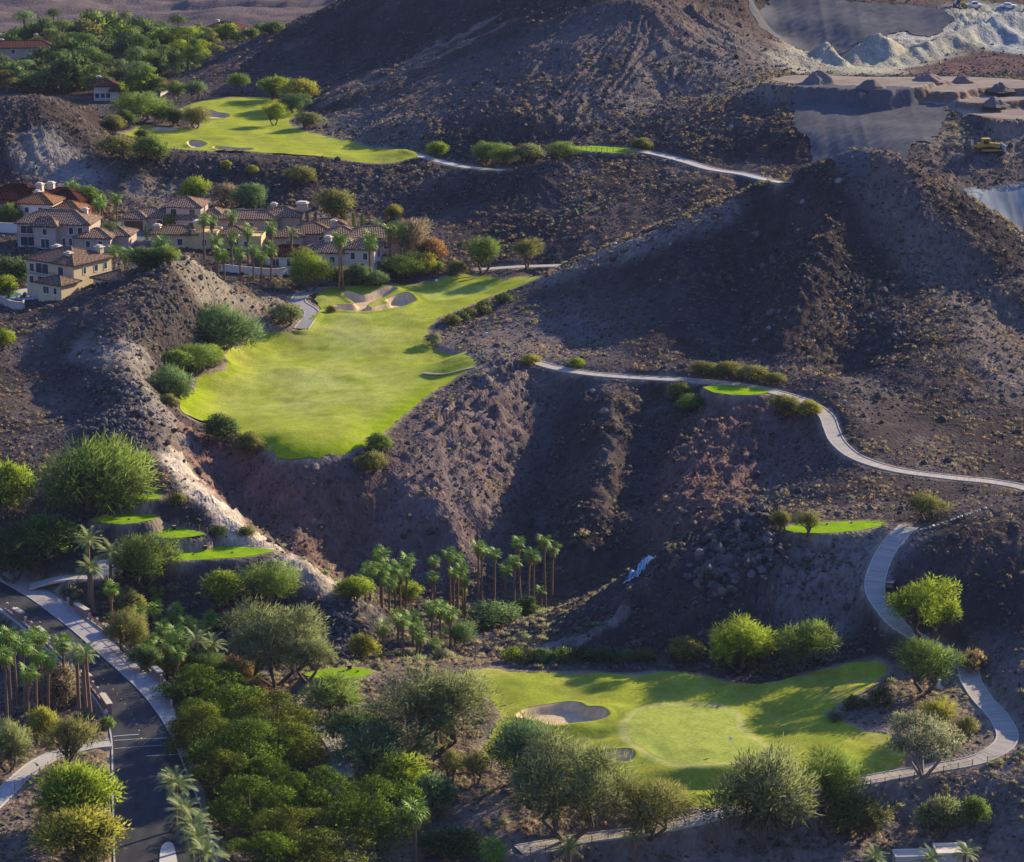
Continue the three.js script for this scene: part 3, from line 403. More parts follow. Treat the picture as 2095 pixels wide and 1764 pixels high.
const [stoneMap, stoneBump] = stoneTextures();
const TILE = 260;
const soilMat = new THREE.MeshPhysicalMaterial({ specularIntensity: 0.04, vertexColors: true, map: stoneMap, bumpMap: stoneBump, bumpScale: 0.3, roughness: 1 });
{
  const xs = [], Ds = [];
  for (let x = 0, s = 0.72; x < 6000; x += s) { if (x > 172) s *= 1.09; xs.push(x); }
  const X = [...xs.slice(1).reverse().map((x) => -x), ...xs];
  for (let D = 352, s = 0.72; D < 7000; D += s) { if (D > 835) s *= D < 1500 ? 1.004 : 1.08; Ds.push(D); }
  for (let D = 352, s = 0.9; D > -3000; ) { s *= 1.12; D -= s; Ds.unshift(D); }
  const nx = X.length, nd = Ds.length, pos = new Float32Array(nx * nd * 3), col = new Float32Array(nx * nd * 3), uv = new Float32Array(nx * nd * 2), idx = new Uint32Array((nx - 1) * (nd - 1) * 6);
  for (let j = 0, o = 0; j < nd; j++) for (let i = 0; i < nx; i++, o++) {
    const x = X[i], D = Ds[j], seen = D > 340 && D < 1700 && Math.abs(x) < 0.19 * D + 30, h = seen ? earth(x, D) : base(x, D);
    pos[o * 3] = x; pos[o * 3 + 1] = h; pos[o * 3 + 2] = -D; uv[o * 2] = x / TILE; uv[o * 2 + 1] = D / TILE;
    if (seen) { const s = Math.hypot((base(x + 3, D) - base(x - 3, D)) / 6, (base(x, D + 3) - base(x, D - 3)) / 6), c = soilColor(x, D, h, s); col[o * 3] = c[0] * 1.22; col[o * 3 + 1] = c[1] * 1.22; col[o * 3 + 2] = c[2] * 1.22; }
    else { col[o * 3] = 0.2; col[o * 3 + 1] = 0.17; col[o * 3 + 2] = 0.155; }
  }
  let q = 0; for (let j = 0; j + 1 < nd; j++) for (let i = 0; i + 1 < nx; i++) { const a = j * nx + i; idx[q++] = a; idx[q++] = a + 1; idx[q++] = a + nx + 1; idx[q++] = a; idx[q++] = a + nx + 1; idx[q++] = a + nx; }
  const g = new THREE.BufferGeometry(); g.setAttribute('position', new THREE.BufferAttribute(pos, 3)); g.setAttribute('color', new THREE.BufferAttribute(col, 3)); g.setAttribute('uv', new THREE.BufferAttribute(uv, 2)); g.setIndex(new THREE.BufferAttribute(idx, 1)); g.computeVertexNormals();
  tag(put(new THREE.Mesh(g, soilMat), 'terrain'), 'dark stony desert hills, canyon and valley floor', 'terrain', null, 'structure');
}
// ---------------------------------------------------------------- turf, sand, paving sheets cut along their outlines
function sheet(f, x0, x1, D0, D1, step, height, color, skirt = 0.45) {
  const pos = [], col = [], uv = [], nor = [], nx = Math.ceil((x1 - x0) / step) + 1, nd = Math.ceil((D1 - D0) / step) + 1, V = new Float32Array(nx * nd);
  for (let j = 0; j < nd; j++) for (let i = 0; i < nx; i++) V[j * nx + i] = f(x0 + i * step, D0 + j * step);
  const memo = new Map(), H = (x, D) => { const k = Math.round(x * 500) * 1e7 + Math.round(D * 500); let h = memo.get(k); if (h === undefined) memo.set(k, h = height(x, D)); return h; };
  const N = (x, D) => { const e = 0.35, a = H(x + e, D) - H(x - e, D), b = H(x, D + e) - H(x, D - e); return new THREE.Vector3(-a, 2 * e, b).normalize(); };
  const vert = (x, D, y, n) => { pos.push(x, y, -D); nor.push(n.x, n.y, n.z); uv.push(x, D); const c = color(x, D); col.push(c[0], c[1], c[2]); };
  const tri = (p) => {
    let q = [], cut = [];
    for (let i = 0; i < 3; i++) { const a = p[i], b = p[(i + 1) % 3]; if (a[2] >= 0) q.push(a); if ((a[2] >= 0) !== (b[2] >= 0)) { const t = a[2] / (a[2] - b[2]), c = [a[0] + (b[0] - a[0]) * t, a[1] + (b[1] - a[1]) * t, 0]; q.push(c); cut.push(c); } }
    for (let i = 1; i + 1 < q.length; i++) for (const c of [q[0], q[i], q[i + 1]]) vert(c[0], c[1], H(c[0], c[1]), N(c[0], c[1]));
    if (cut.length === 2 && skirt > 0) {
      let [a, b] = cut; const inner = p.find((c) => c[2] >= 0), out = new THREE.Vector3(b[1] - a[1], 0, b[0] - a[0]).normalize(); if ((inner[0] - a[0]) * out.x - (inner[1] - a[1]) * out.z > 0) { out.negate(); }
      const ya = H(a[0], a[1]), yb = H(b[0], b[1]);
      for (const [c, y] of [[a, ya], [a, ya - skirt], [b, yb], [b, yb], [a, ya - skirt], [b, yb - skirt]]) vert(c[0], c[1], y, out);
    }
  };
  for (let j = 0; j + 1 < nd; j++) for (let i = 0; i + 1 < nx; i++) {
    const o = j * nx + i; if (V[o] < 0 && V[o + 1] < 0 && V[o + nx] < 0 && V[o + nx + 1] < 0) continue;
    const P = (a, b) => [x0 + (i + a) * step, D0 + (j + b) * step, V[o + a + b * nx]];
    tri([P(0, 0), P(1, 0), P(1, 1)]); tri([P(0, 0), P(1, 1), P(0, 1)]);
  }
  const g = new THREE.BufferGeometry(); g.setAttribute('position', new THREE.Float32BufferAttribute(pos, 3)); g.setAttribute('normal', new THREE.Float32BufferAttribute(nor, 3)); g.setAttribute('color', new THREE.Float32BufferAttribute(col, 3)); g.setAttribute('uv', new THREE.Float32BufferAttribute(uv, 2));
  return g;
}
const sheetOf = (o, step, height, color, skirt, f = o.sd) => sheet(f, o.x0 - step, o.x1 + step, o.D0 - step, o.D1 + step, step, height, color, skirt);
function grainTexture(N, fn) { const d = new Uint8Array(N * N * 4), r = rng(33); for (let y = 0; y < N; y++) for (let x = 0; x < N; x++) { const c = fn(x, y, r), o = (y * N + x) * 4; d[o] = 255 * clamp(c[0], 0, 1); d[o + 1] = 255 * clamp(c[1], 0, 1); d[o + 2] = 255 * clamp(c[2], 0, 1); d[o + 3] = 255; } const t = new THREE.DataTexture(d, N, N); t.wrapS = t.wrapT = THREE.MirroredRepeatWrapping; t.magFilter = THREE.LinearFilter; t.needsUpdate = true; return t; }
const grassTex = grainTexture(1024, (x, y, r) => { const v = 0.8 + 0.1 * n2(x / 7, y / 7) + 0.08 * n2b(x / 25, y / 25) + 0.14 * (r() - 0.5); return [v, v, v * 0.97]; });
grassTex.repeat.set(1 / 150, 1 / 150);
const turfMat = new THREE.MeshPhysicalMaterial({ vertexColors: true, map: grassTex, roughness: 1, specularIntensity: 0.04, bumpMap: grassTex, bumpScale: 0.1, sheen: 0.25, sheenColor: lin(0.55, 0.7, 0.08), sheenRoughness: 0.6 });
const sandMat = new THREE.MeshPhysicalMaterial({ specularIntensity: 0.05, vertexColors: true, map: grassTex, roughness: 1, bumpMap: grassTex, bumpScale: 0.05 });
const inBunker = (x, D) => { let m = -8; for (const b of bunkers) m = Math.max(m, b.sd(x, D)); return m; };
const tA = onBase(650, 790), tB = onBase(730, 690), tG = onBase(430, 880);
function turfTone(x, D, o) {
  const a = fbm(x / 16, D / 16, 3), b = fbm(x / 3.5 + 9, D / 5, 3), edge = sstep(7, 0.5, o.sd(x, D));
  const mow = 0.05 * Math.tanh(3 * Math.sin((x * 0.8 + D * (o === fairwayTop ? 0.3 : 0.25)) * 0.62 + 1.5 * a));
  let r = (0.262 + 0.055 * a + 0.03 * b) * (1 + 1.5 * mow), g = (0.288 + 0.04 * a + 0.028 * b) * (1 + 1.5 * mow), bl = 0.034 + 0.012 * a;
  if (o === fairwayMid) {
    const q = Math.max(Math.exp(-(((x - tA[0]) / 17) ** 2 + ((D - tA[1]) / 24) ** 2)), 0.9 * Math.exp(-(((x - tB[0]) / 10) ** 2 + ((D - tB[1]) / 22) ** 2))), k = clamp(q * (0.75 + 0.9 * a + 0.5 * b), 0, 1);
    r = lerp(r, 0.37, k * 0.8); g = lerp(g, 0.39, k * 0.75); bl = lerp(bl, 0.12, k * 0.8);
    const f = edge * sstep(620, 560, D); r = lerp(r, 0.22, f * 0.8); g = lerp(g, 0.3, f * 0.8); bl = lerp(bl, 0.008, f);
  }
  if (o === fairwayLow) { const k = 0.78 * sstep(-1.8, -0.9, green.sd(x, D) + 0.4 * b); r = lerp(r, 0.4, k); g = lerp(g, 0.385, k); bl = lerp(bl, 0.13, k); const d = sstep(0.1, 0.5, a + 0.5 * b) * 0.35; r = lerp(r, 0.33, d); g = lerp(g, 0.31, d); }
  const rim = sstep(0.9, 0, inBunker(x, D) + 1.1); r = lerp(0.27, r, rim * 0.6 + 0.4); g = lerp(0.27, g, rim * 0.6 + 0.4);
  const dry = edge * sstep(0.15, 0.5, b + a) * 0.5; r = lerp(r, 0.36, dry); g = lerp(g, 0.32, dry); bl = lerp(bl, 0.1, dry);
  return [r * 1.25, g * 1.25, bl * 1.25];
}
const streak = grainTexture(512, (x, y, r) => { const v = 0.82 + 0.035 * n2(x / 5, y / 60) + 0.06 * n2b(x / 60, y / 40) + 0.1 * (r() - 0.5); return [v, v, v]; }); streak.repeat.set(1 / 60, 1 / 60);
const gradedMat = new THREE.MeshPhysicalMaterial({ vertexColors: true, map: streak, roughness: 1, specularIntensity: 0.04, bumpMap: streak, bumpScale: 0.1 });
const cutTone = (k) => (x, D) => { const a = fbm(x / 22, D / 14, 3); return [k * (1 + 0.3 * a), k * (0.98 + 0.28 * a), k * (1 + 0.26 * a)]; };
tag(put(new THREE.Mesh(sheetOf(fanCut, 1, (x, D) => ground(x, D, false) + 0.1 + 0.3 * ridged(x / 8, D / 160, 1) + 0.05 * n2(x / 2, D / 2), cutTone(0.125), 0.9, (x, D) => fanCut.sd(x, D) + 0.9 * n2(x / 3, D / 3) + 0.5 * n2b(x / 1.4, D / 1.4)), gradedMat), 'cut_slope'), 'smooth grey fan shaped fill slope behind the big dark hill', 'slope', null, 'structure');
tag(put(new THREE.Mesh(sheetOf(upperCut, 1.2, (x, D) => ground(x, D, false) + 0.1 + 0.35 * ridged(x / 9, D / 200, 1) + 0.05 * n2(x / 2, D / 2), cutTone(0.135), 0.9, (x, D) => upperCut.sd(x, D) + 1.1 * n2(x / 4, D / 4)), gradedMat), 'cut_slope'), 'smooth blue-grey graded slope at the top right behind pale mounds', 'slope', null, 'structure');
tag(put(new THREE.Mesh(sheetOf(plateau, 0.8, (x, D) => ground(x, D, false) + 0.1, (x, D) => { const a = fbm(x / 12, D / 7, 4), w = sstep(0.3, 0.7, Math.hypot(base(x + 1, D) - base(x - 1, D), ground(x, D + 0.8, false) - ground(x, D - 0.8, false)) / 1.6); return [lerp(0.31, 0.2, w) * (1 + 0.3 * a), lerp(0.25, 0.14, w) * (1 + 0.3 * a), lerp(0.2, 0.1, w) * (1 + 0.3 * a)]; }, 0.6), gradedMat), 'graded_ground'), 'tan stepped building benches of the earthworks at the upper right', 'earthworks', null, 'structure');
tag(put(new THREE.Mesh(sheetOf(paleCut, 0.8, (x, D) => ground(x, D, false) + 0.12 + 0.25 * ridged(x / 4, D / 60, 2), (x, D) => { const a = fbm(x / 5, D / 20, 3), k = 0.3 + 0.1 * a; return [k * 0.95, k * 1.04, k]; }, 0.7), gradedMat), 'cut_slope'), 'pale blue-grey cut bank at the right edge beside the big hill', 'slope', null, 'structure');
const TURF_NAMES = [['long green fairway with pale worn centre on the ledge above the canyon', fairwayMid, 0.62], ['green fairway and mounds around the near putting green', fairwayLow, 0.45], ['upper fairway crossed by long shadows below the mountain', fairwayTop, 0.8]];
for (const [label, o, step] of TURF_NAMES) tag(put(new THREE.Mesh(sheetOf(o, step, turfTop, (x, D) => turfTone(x, D, o), 0.5, (x, D) => Math.min(o.sd(x, D) + 0.35 * n2(x / 2.6, D / 2.6) + 0.22 * n2b(x / 0.9, D / 0.9), -inBunker(x, D))), turfMat), 'fairway'), label, 'fairway', null, 'structure');
const BUNKER_LABELS = ['large winding sand bunker with a grass tongue beside the middle fairway', 'pale sand bunker left of the near putting green', 'small dark sand bunker below the near putting green', 'twin lobed sand bunker at the far end of the upper fairway', 'thin sand bunker among bushes on the upper fairway left edge', 'small sand bunker under the front rim of the upper fairway', 'long sand bunker along the front rim of the upper fairway'];
bunkers.forEach((o, i) => tag(put(new THREE.Mesh(sheetOf(o, i < 3 ? 0.4 : 0.7, (x, D) => turfTop(x, D) - 0.03, (x, D) => { const v = 1 + 0.14 * fbm(x / 2.5, D / 2.5, 3); return [0.72 * v, 0.53 * v, 0.31 * v]; }, 0), sandMat), 'sand_bunker'), BUNKER_LABELS[i], 'bunker', null, 'structure'));
const greenTone = (x, D) => { const a = fbm(x / 6, D / 6, 3), b = n2(x / 1.7, D / 2.2); return [(0.31 + 0.03 * a + 0.012 * b) * 1.25 * (1 + 0.03 * Math.sin(x * 2.2 + D)), (0.345 + 0.03 * a + 0.012 * b) * 1.25 * (1 + 0.03 * Math.sin(x * 2.2 + D)), (0.065 + 0.01 * a) * 1.25]; };
tag(put(new THREE.Mesh(sheetOf(green, 0.45, (x, D) => turfTop(x, D) + 0.015, greenTone, 0), turfMat), 'putting_green'), 'smooth pale putting green with white flag beside the near bunker', 'putting green', null, 'structure');
tag(put(new THREE.Mesh(sheetOf(greenMid, 0.6, (x, D) => turfTop(x, D) + 0.015, greenTone, 0), turfMat), 'putting_green'), 'putting green at the far end of the middle fairway', 'putting green', null, 'structure');
const TEE_LABELS = ['lowest and widest of the four stepped tees on the left ledge', 'tee with ball marker box second from the bottom of the steps', 'kidney shaped tee above the rocks, third of the stepped tees', 'smallest tee at the top of the steps under the big tree', 'small tee among bushes left of the near fairway', 'bright tee on top of the rocky outcrop beside the path', 'oval tee beside the upper cart path under the dark hill', 'narrow tee on the crest with a post and rope rail'];
const teeTone = (x, D) => { const a = fbm(x / 5, D / 5, 3); return [(0.19 + 0.03 * a) * 1.25, (0.31 + 0.04 * a) * 1.25, 0.01]; };
tees.forEach((o, i) => tag(put(new THREE.Mesh(sheetOf(o, i === 7 ? 0.6 : 0.35, (x, D) => o.e + 0.04 + 0.05 * n2(x / 4, D / 4), teeTone, 0.5), turfMat), 'tee'), TEE_LABELS[i], 'tee', null, 'structure'));
// ---------------------------------------------------------------- paths, road, pavement, bridge parapets
function ribbon(c, half, lift, thick, u0 = 0) {          // a slab along a line, with its edges
  const pos = [], uv = [], idx = []; let L = 0;
  for (let i = 0; i < c.length; i++) {
    const a = c[Math.max(0, i - 1)], b = c[Math.min(c.length - 1, i + 1)], dx = b.x - a.x, dD = b.z - a.z, l = Math.hypot(dx, dD) || 1, nx = dD / l, nD = -dx / l;
    if (i) L += Math.hypot(c[i].x - c[i - 1].x, c[i].z - c[i - 1].z);
    for (const [s, y] of [[-1, -thick], [-1, 0], [1, 0], [1, -thick]]) { pos.push(c[i].x + nx * half * s, c[i].y + lift + y, -(c[i].z + nD * half * s)); uv.push(s * half, L); }
    if (i) { const o = (i - 1) * 4; for (let k = 0; k < 3; k++) idx.push(o + k, o + k + 4, o + k + 1, o + k + 1, o + k + 4, o + k + 5); }
  }
  const g = new THREE.BufferGeometry(); g.setAttribute('position', new THREE.Float32BufferAttribute(pos, 3)); g.setAttribute('uv', new THREE.Float32BufferAttribute(uv, 2)); g.setIndex(idx);
  const h = g.toNonIndexed(); h.computeVertexNormals(); return h;
}
const plankTex = grainTexture(512, (x, y, r) => { const q = (y % 32) / 32, s = q < 0.18 ? 0.55 : 0.8 + 0.16 * n2(Math.floor(y / 32) * 7.3, 1); const v = s + 0.1 * n2(x / 30, y / 4) + 0.06 * (r() - 0.5); return [v, v * 0.985, v * 0.95]; });
plankTex.wrapS = plankTex.wrapT = THREE.RepeatWrapping; plankTex.repeat.set(1 / 7.2, 1 / 7.2);
const concTex = grainTexture(512, (x, y, r) => { const v = 0.82 + 0.1 * n2(x / 40, y / 40) + 0.05 * n2b(x / 6, y / 6) + 0.08 * (r() - 0.5); return [v, v, v]; });
concTex.repeat.set(1 / 9, 1 / 9);
const boardMat = new THREE.MeshPhysicalMaterial({ specularIntensity: 0.2, color: lin(0.5, 0.445, 0.37), map: plankTex, bumpMap: plankTex, bumpScale: 0.05, roughness: 0.92 });
const concMat = new THREE.MeshPhysicalMaterial({ specularIntensity: 0.2, color: lin(0.5, 0.455, 0.4), map: concTex, roughness: 0.95 });
const greyPathMat = new THREE.MeshPhysicalMaterial({ specularIntensity: 0.2, color: lin(0.36, 0.335, 0.31), map: concTex, roughness: 0.95 });
const paleConc = mat(0.55, 0.5, 0.42, 0.9, { map: concTex });
const PATHS = [[pathNear, boardMat, 'winding boarded cart path around the near green up to the outcrop tee', 1], [pathUpper, boardMat, 'long boarded cart path curving under the big dark hill', 1], [pathHouses, greyPathMat, 'grey cart path dropping to the middle fairway beside the left ridge', 1], [pathFar, concMat, 'pale cart path leaving the upper fairway below the mountain', 0], [pathHill, concMat, 'white cart path running down the crest of the far dark hill', 1], [pathBehind, concMat, 'short pale path behind the far end of the middle fairway', 0], [pathLeft, concMat, 'curved concrete path meeting the road at the lower left', 1], [pathTees, concMat, 'narrow footpath curling up to the stepped tees', 0], [pathGarden, concMat, 'concrete path winding among pines left of the near green', 0]];
const edging = (s, side, off, w, h) => { const c = s.c.map((p, i) => { const a = s.c[Math.max(0, i - 1)], b = s.c[Math.min(s.c.length - 1, i + 1)], l = Math.hypot(b.x - a.x, b.z - a.z) || 1; return new THREE.Vector3(p.x + (b.z - a.z) / l * off * side, p.y, p.z - (b.x - a.x) / l * off * side); }); return ribbon(c, w, h, h + 0.3); };
for (const [s, m, label, kerb] of PATHS) {
  const o = thing('path', 0, 0, 0); tag(o, label, 'path', null, 'structure');
  part(o, 'paving', ribbon(s.c, s.half, 0.06, 0.4), m);
  if (kerb) for (const side of [-1, 1]) part(o, 'kerb', edging(s, side, s.half + 0.1, 0.1, 0.18), paleConc);
}
tag(put(new THREE.Mesh(ribbon(pathRibbon.c.map((p) => new THREE.Vector3(p.x, turfTop(p.x, p.z), p.z)), 0.8, 0.07, 0.2), sandMat.clone()), 'path'), 'narrow sandy track crossing the right side of the middle fairway', 'path', null, 'structure');
scene.children[scene.children.length - 1].material.vertexColors = false; scene.children[scene.children.length - 1].material.color = lin(0.45, 0.38, 0.26);
// road
function spread(L, R, n, lift, drop) {
  const pos = [], uv = [], idx = []; let S = 0;
  for (let i = 0; i < L.length; i++) { if (i) S += L[i].distanceTo(L[i - 1]); for (let k = 0; k <= n; k++) { const p = L[i].clone().lerp(R[i], k / n); pos.push(p.x, p.y + lift + 0.09 * Math.sin(Math.PI * k / n), -p.z); uv.push(p.x, p.z); if (i && k) { const o = (i - 1) * (n + 1) + k - 1; idx.push(o, o + n + 1, o + 1, o + 1, o + n + 1, o + n + 2); } } }
  const g = new THREE.BufferGeometry(); g.setAttribute('position', new THREE.Float32BufferAttribute(pos, 3)); g.setAttribute('uv', new THREE.Float32BufferAttribute(uv, 2)); g.setIndex(idx); g.computeVertexNormals(); return g;
}
const asphaltTex = grainTexture(1024, (x, y, r) => { const v = 0.7 + 0.16 * n2(x / 60, y / 180) + 0.1 * n2b(x / 14, y / 22) + 0.12 * (r() - 0.5); return [v, v, v * 1.02]; });
asphaltTex.repeat.set(1 / 40, 1 / 40);
const asphalt = new THREE.MeshPhysicalMaterial({ specularIntensity: 0.2, color: lin(0.062, 0.062, 0.066), map: asphaltTex, roughness: 0.85, bumpMap: asphaltTex, bumpScale: 0.01 });
const whitePaint = mat(0.45, 0.45, 0.44, 0.8), yellowPaint = mat(0.55, 0.4, 0.06, 0.8);
const road = thing('road', 0, 0, 0); tag(road, 'dark asphalt road curving over the bridge at the lower left', 'road', null, 'structure');
part(road, 'asphalt', spread(RL, RR, 6, 0.0), asphalt);
const roadY = (x, D) => roadBand.at(x, D)[1];
function mark(name, u0, v0, u1, v1, w, m, e) { const a = atE(u0, v0, e), b = atE(u1, v1, e), n = 10, c = []; for (let i = 0; i <= n; i++) { const x = lerp(a[0], b[0], i / n), D = lerp(a[1], b[1], i / n); let best = 1e9, y = 0; for (let k = 0; k < RL.length; k++) for (let j = 0; j <= 6; j++) { const qx = lerp(RL[k].x, RR[k].x, j / 6), qD = lerp(RL[k].z, RR[k].z, j / 6), d = Math.hypot(x - qx, D - qD); if (d < best) { best = d; y = lerp(RL[k].y, RR[k].y, j / 6) + 0.09 * Math.sin(Math.PI * j / 6); } } c.push(new THREE.Vector3(x, y, D)); } part(road, name, ribbon(c, w, 0.03, 0.02), m); }
mark('stop_line', 231, 1507, 284, 1504, 0.1, whitePaint, 1.2); mark('crosswalk_line', 233, 1516, 350, 1511, 0.07, whitePaint, 1.1); mark('crosswalk_line', 234, 1532, 356, 1524, 0.07, whitePaint, 1.1); mark('stop_line', 300, 1549, 372, 1544, 0.1, whitePaint, 0.9);
for (let i = 30; i < 74; i += 1) { const c = RL[i].clone().lerp(RR[i], 0.5); if (i % 2) part(road, 'road_stud', ribbon([c, RL[i].clone().lerp(RR[i], 0.5).lerp(RL[i + 1].clone().lerp(RR[i + 1], 0.5), 0.35)], 0.07, 0.12, 0.02), yellowPaint); }
const kerbLine = (pts, side) => ribbon(pts, 0.12, 0.15, 0.6);
const kerbMat = mat(0.5, 0.47, 0.42, 0.9, { map: concTex });
part(road, 'kerb', kerbLine(RL.slice(0, 60)), kerbMat); part(road, 'kerb', kerbLine(RR), kerbMat);
part(road, 'kerb', kerbLine(RL.slice(59)), kerbMat);
const paveTex = grainTexture(512, (x, y, r) => { const j = (x % 64 < 3) || (y % 64 < 3) ? 0.78 : 1, v = j * (0.84 + 0.07 * n2(Math.floor(x / 64) * 3.1, Math.floor(y / 64) * 5.7) + 0.05 * n2b(x / 9, y / 9) + 0.05 * (r() - 0.5)); return [v, v * 0.98, v * 0.96]; });
paveTex.wrapS = paveTex.wrapT = THREE.RepeatWrapping; paveTex.repeat.set(1 / 9.6, 1 / 9.6);
const paveMat = new THREE.MeshPhysicalMaterial({ specularIntensity: 0.2, color: lin(0.43, 0.38, 0.345), map: paveTex, roughness: 0.95 });
const walk = RR.map((p, i) => [p.clone().lerp(SR[i], 0.035), SR[i]]);
const w0 = 27, w1 = 88;
tag(put(new THREE.Mesh(spread(walk.slice(w0, w1).map((q) => q[0]), walk.slice(w0, w1).map((q) => q[1]), 4, 0.14), paveMat), 'pavement'), 'pale paved walk with railing shadows along the right of the bridge', 'pavement', null, 'structure');
// bridge parapets
const stoneWall = mat(0.3, 0.2, 0.155, 0.95, { map: concTex }), capStone = mat(0.58, 0.5, 0.38, 0.85, { map: concTex }), railRed = mat(0.15, 0.07, 0.05, 0.6), ashlar = mat(0.36, 0.31, 0.27, 0.95, { map: concTex });
function shift(pts, off) { return pts.map((p, i) => { const a = pts[Math.max(0, i - 1)], b = pts[Math.min(pts.length - 1, i + 1)], l = Math.hypot(b.x - a.x, b.z - a.z) || 1; return new THREE.Vector3(p.x + (b.z - a.z) / l * off, p.y, p.z - (b.x - a.x) / l * off); }); }
const nearestOn = (pts, u, v, e) => { const q = atE(u, v, e); let best = 1e9, k = 0; pts.forEach((p, i) => { const d = Math.hypot(p.x - q[0], p.z - q[1]); if (d < best) { best = d; k = i; } }); return k; };
function parapet(edge, off, from, to, piers, label, drop) {
  const dense = new THREE.CatmullRomCurve3(shift(edge, off)).getSpacedPoints(400), i0 = nearestOn(dense, ...from), i1 = nearestOn(dense, ...to), run = dense.slice(Math.min(i0, i1), Math.max(i0, i1) + 1), o = thing('bridge_parapet', 0, 0, 0);
  tag(o, label, 'parapet');
  part(o, 'base_wall', ribbon(run, 0.22, 0.42, drop), ashlar);
  const taken = piers.map(([u, v, e, len]) => [nearestOn(run, u, v, e), len]);
  let since = 9; const posts = [];
  for (let i = 0; i < run.length; i++) { if (i) since += run[i].distanceTo(run[i - 1]); if (taken.some(([k, len]) => run[k].distanceTo(run[i]) < len / 2 + 0.2)) { if (since < 9) since = 2.6; continue; } if (since > 2.5) { posts.push(i); since = 0; } }
  const dirAt = (i) => { const a = run[Math.max(0, i - 2)], b = run[Math.min(run.length - 1, i + 2)]; return Math.atan2(b.x - a.x, -(b.z - a.z)); };
  for (const i of posts) { const p = run[i], m = part(o, 'post', new RoundedBoxGeometry(0.34, 1.2, 0.34, 1, 0.03), capStone, p.x, p.y + 0.95, -p.z); m.rotation.y = dirAt(i); part(m, 'cap', new THREE.ConeGeometry(0.3, 0.16, 4, 1), capStone, 0, 0.68, 0).rotation.y = Math.PI / 4; }
  for (const [k, len] of taken) { const p = run[k], m = part(o, 'pier', new RoundedBoxGeometry(0.8, 1.75, len, 1, 0.04), stoneWall, p.x, p.y + 0.75, -p.z); m.rotation.y = dirAt(k); part(m, 'cap', new RoundedBoxGeometry(1.05, 0.16, len + 0.25, 1, 0.04), capStone, 0, 0.95, 0); }
  const stops = [...posts, ...taken.map((t) => t[0])].sort((a, b) => a - b);
  for (let s = 0; s + 1 < stops.length; s++) {
    const a = run[stops[s]], b = run[stops[s + 1]]; if (a.distanceTo(b) > 4.4) continue;
    const g = []; for (const y of [0.55, 1.3]) g.push(bar([a.x, a.y + y, -a.z], [b.x, b.y + y, -b.z], 0.045, 0.045, 4));
    const n = Math.max(2, Math.round(a.distanceTo(b) / 0.26)); for (let k = 1; k < n; k++) { const p = a.clone().lerp(b, k / n); g.push(bar([p.x, p.y + 0.55, -p.z], [p.x, p.y + 1.3, -p.z], 0.024, 0.024, 4)); }
    part(o, 'railing', merged(g), railRed);
  }
}
parapet(SR, -0.35, [142, 1239, 3.4], [352, 1452, 1.6], [[162, 1250, 4.6, 4.2], [213, 1292, 4, 3], [322, 1384, 2.6, 3.2]], 'right bridge parapet of cream posts, stone piers and dark red railings', 1.6);
parapet(RL, 0.65, [0, 1250, 4.3], [207, 1452, 1.7], [[9, 1262, 5, 3], [55, 1301, 4.3, 2.8], [156, 1393, 3, 3], [197, 1446, 2.3, 5]], 'left bridge parapet with cream capped piers above the palm hollow', 5.5);
// ---------------------------------------------------------------- plants: crowns of small leaves, limbs, palms
const TAU = Math.PI * 2;
function leaves(r, clumps, o) {                          // [x, y, z, radius, count, tone]
  const pos = [], nor = [], col = [], a = new THREE.Vector3(), n = new THREE.Vector3(), t = new THREE.Vector3(), b = new THREE.Vector3(), mid = new THREE.Vector3(0, o.heart, 0), g = new THREE.Vector3();
  for (const [x, y, z, R, count, tone] of clumps) for (let k = 0; k < count; k++) {
    n.set(r() * 2 - 1, r() * 2 - 1, r() * 2 - 1); if (n.lengthSq() < 1e-3) n.y = 1; n.normalize();
    const q = Math.pow(r(), o.core || 0.4) * R * (1 + 0.42 * Math.pow(r(), 5)); a.set(x + n.x * q, y + n.y * q * (o.squash || 0.8), z + n.z * q); if (a.y < o.floor) continue;
    t.set(r() - 0.5, r() - 0.5 + (o.lift || 0), r() - 0.5).addScaledVector(n, o.out || 0.5).normalize(); b.set(r() - 0.5, r() - 0.5, r() - 0.5).cross(t).normalize();
    const L = o.len * (0.6 + 0.8 * r()), W = o.wid * (0.6 + 0.8 * r());
    g.copy(a).sub(mid).normalize(); g.multiplyScalar(o.clump ? 0.45 : 0.7).addScaledVector(n, o.clump || 0.8); g.x += 0.5 * (r() - 0.5); g.y += 0.25 + 0.5 * (r() - 0.5); g.z += 0.5 * (r() - 0.5); g.normalize();
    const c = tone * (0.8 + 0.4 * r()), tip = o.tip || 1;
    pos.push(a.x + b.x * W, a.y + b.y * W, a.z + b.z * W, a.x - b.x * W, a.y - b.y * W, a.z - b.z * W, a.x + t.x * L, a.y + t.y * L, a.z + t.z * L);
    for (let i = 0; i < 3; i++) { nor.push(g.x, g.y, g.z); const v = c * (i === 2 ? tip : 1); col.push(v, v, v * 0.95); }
  }
  const G = new THREE.BufferGeometry(); G.setAttribute('position', new THREE.Float32BufferAttribute(pos, 3)); G.setAttribute('normal', new THREE.Float32BufferAttribute(nor, 3)); G.setAttribute('color', new THREE.Float32BufferAttribute(col, 3)); return G;
}
const leafMat = (r, g, b, tr = 0.4) => new THREE.MeshPhysicalMaterial({ color: lin(r, g, b), vertexColors: true, roughness: 1, transmission: tr, thickness: 0, side: THREE.DoubleSide, specularIntensity: 0.12 });
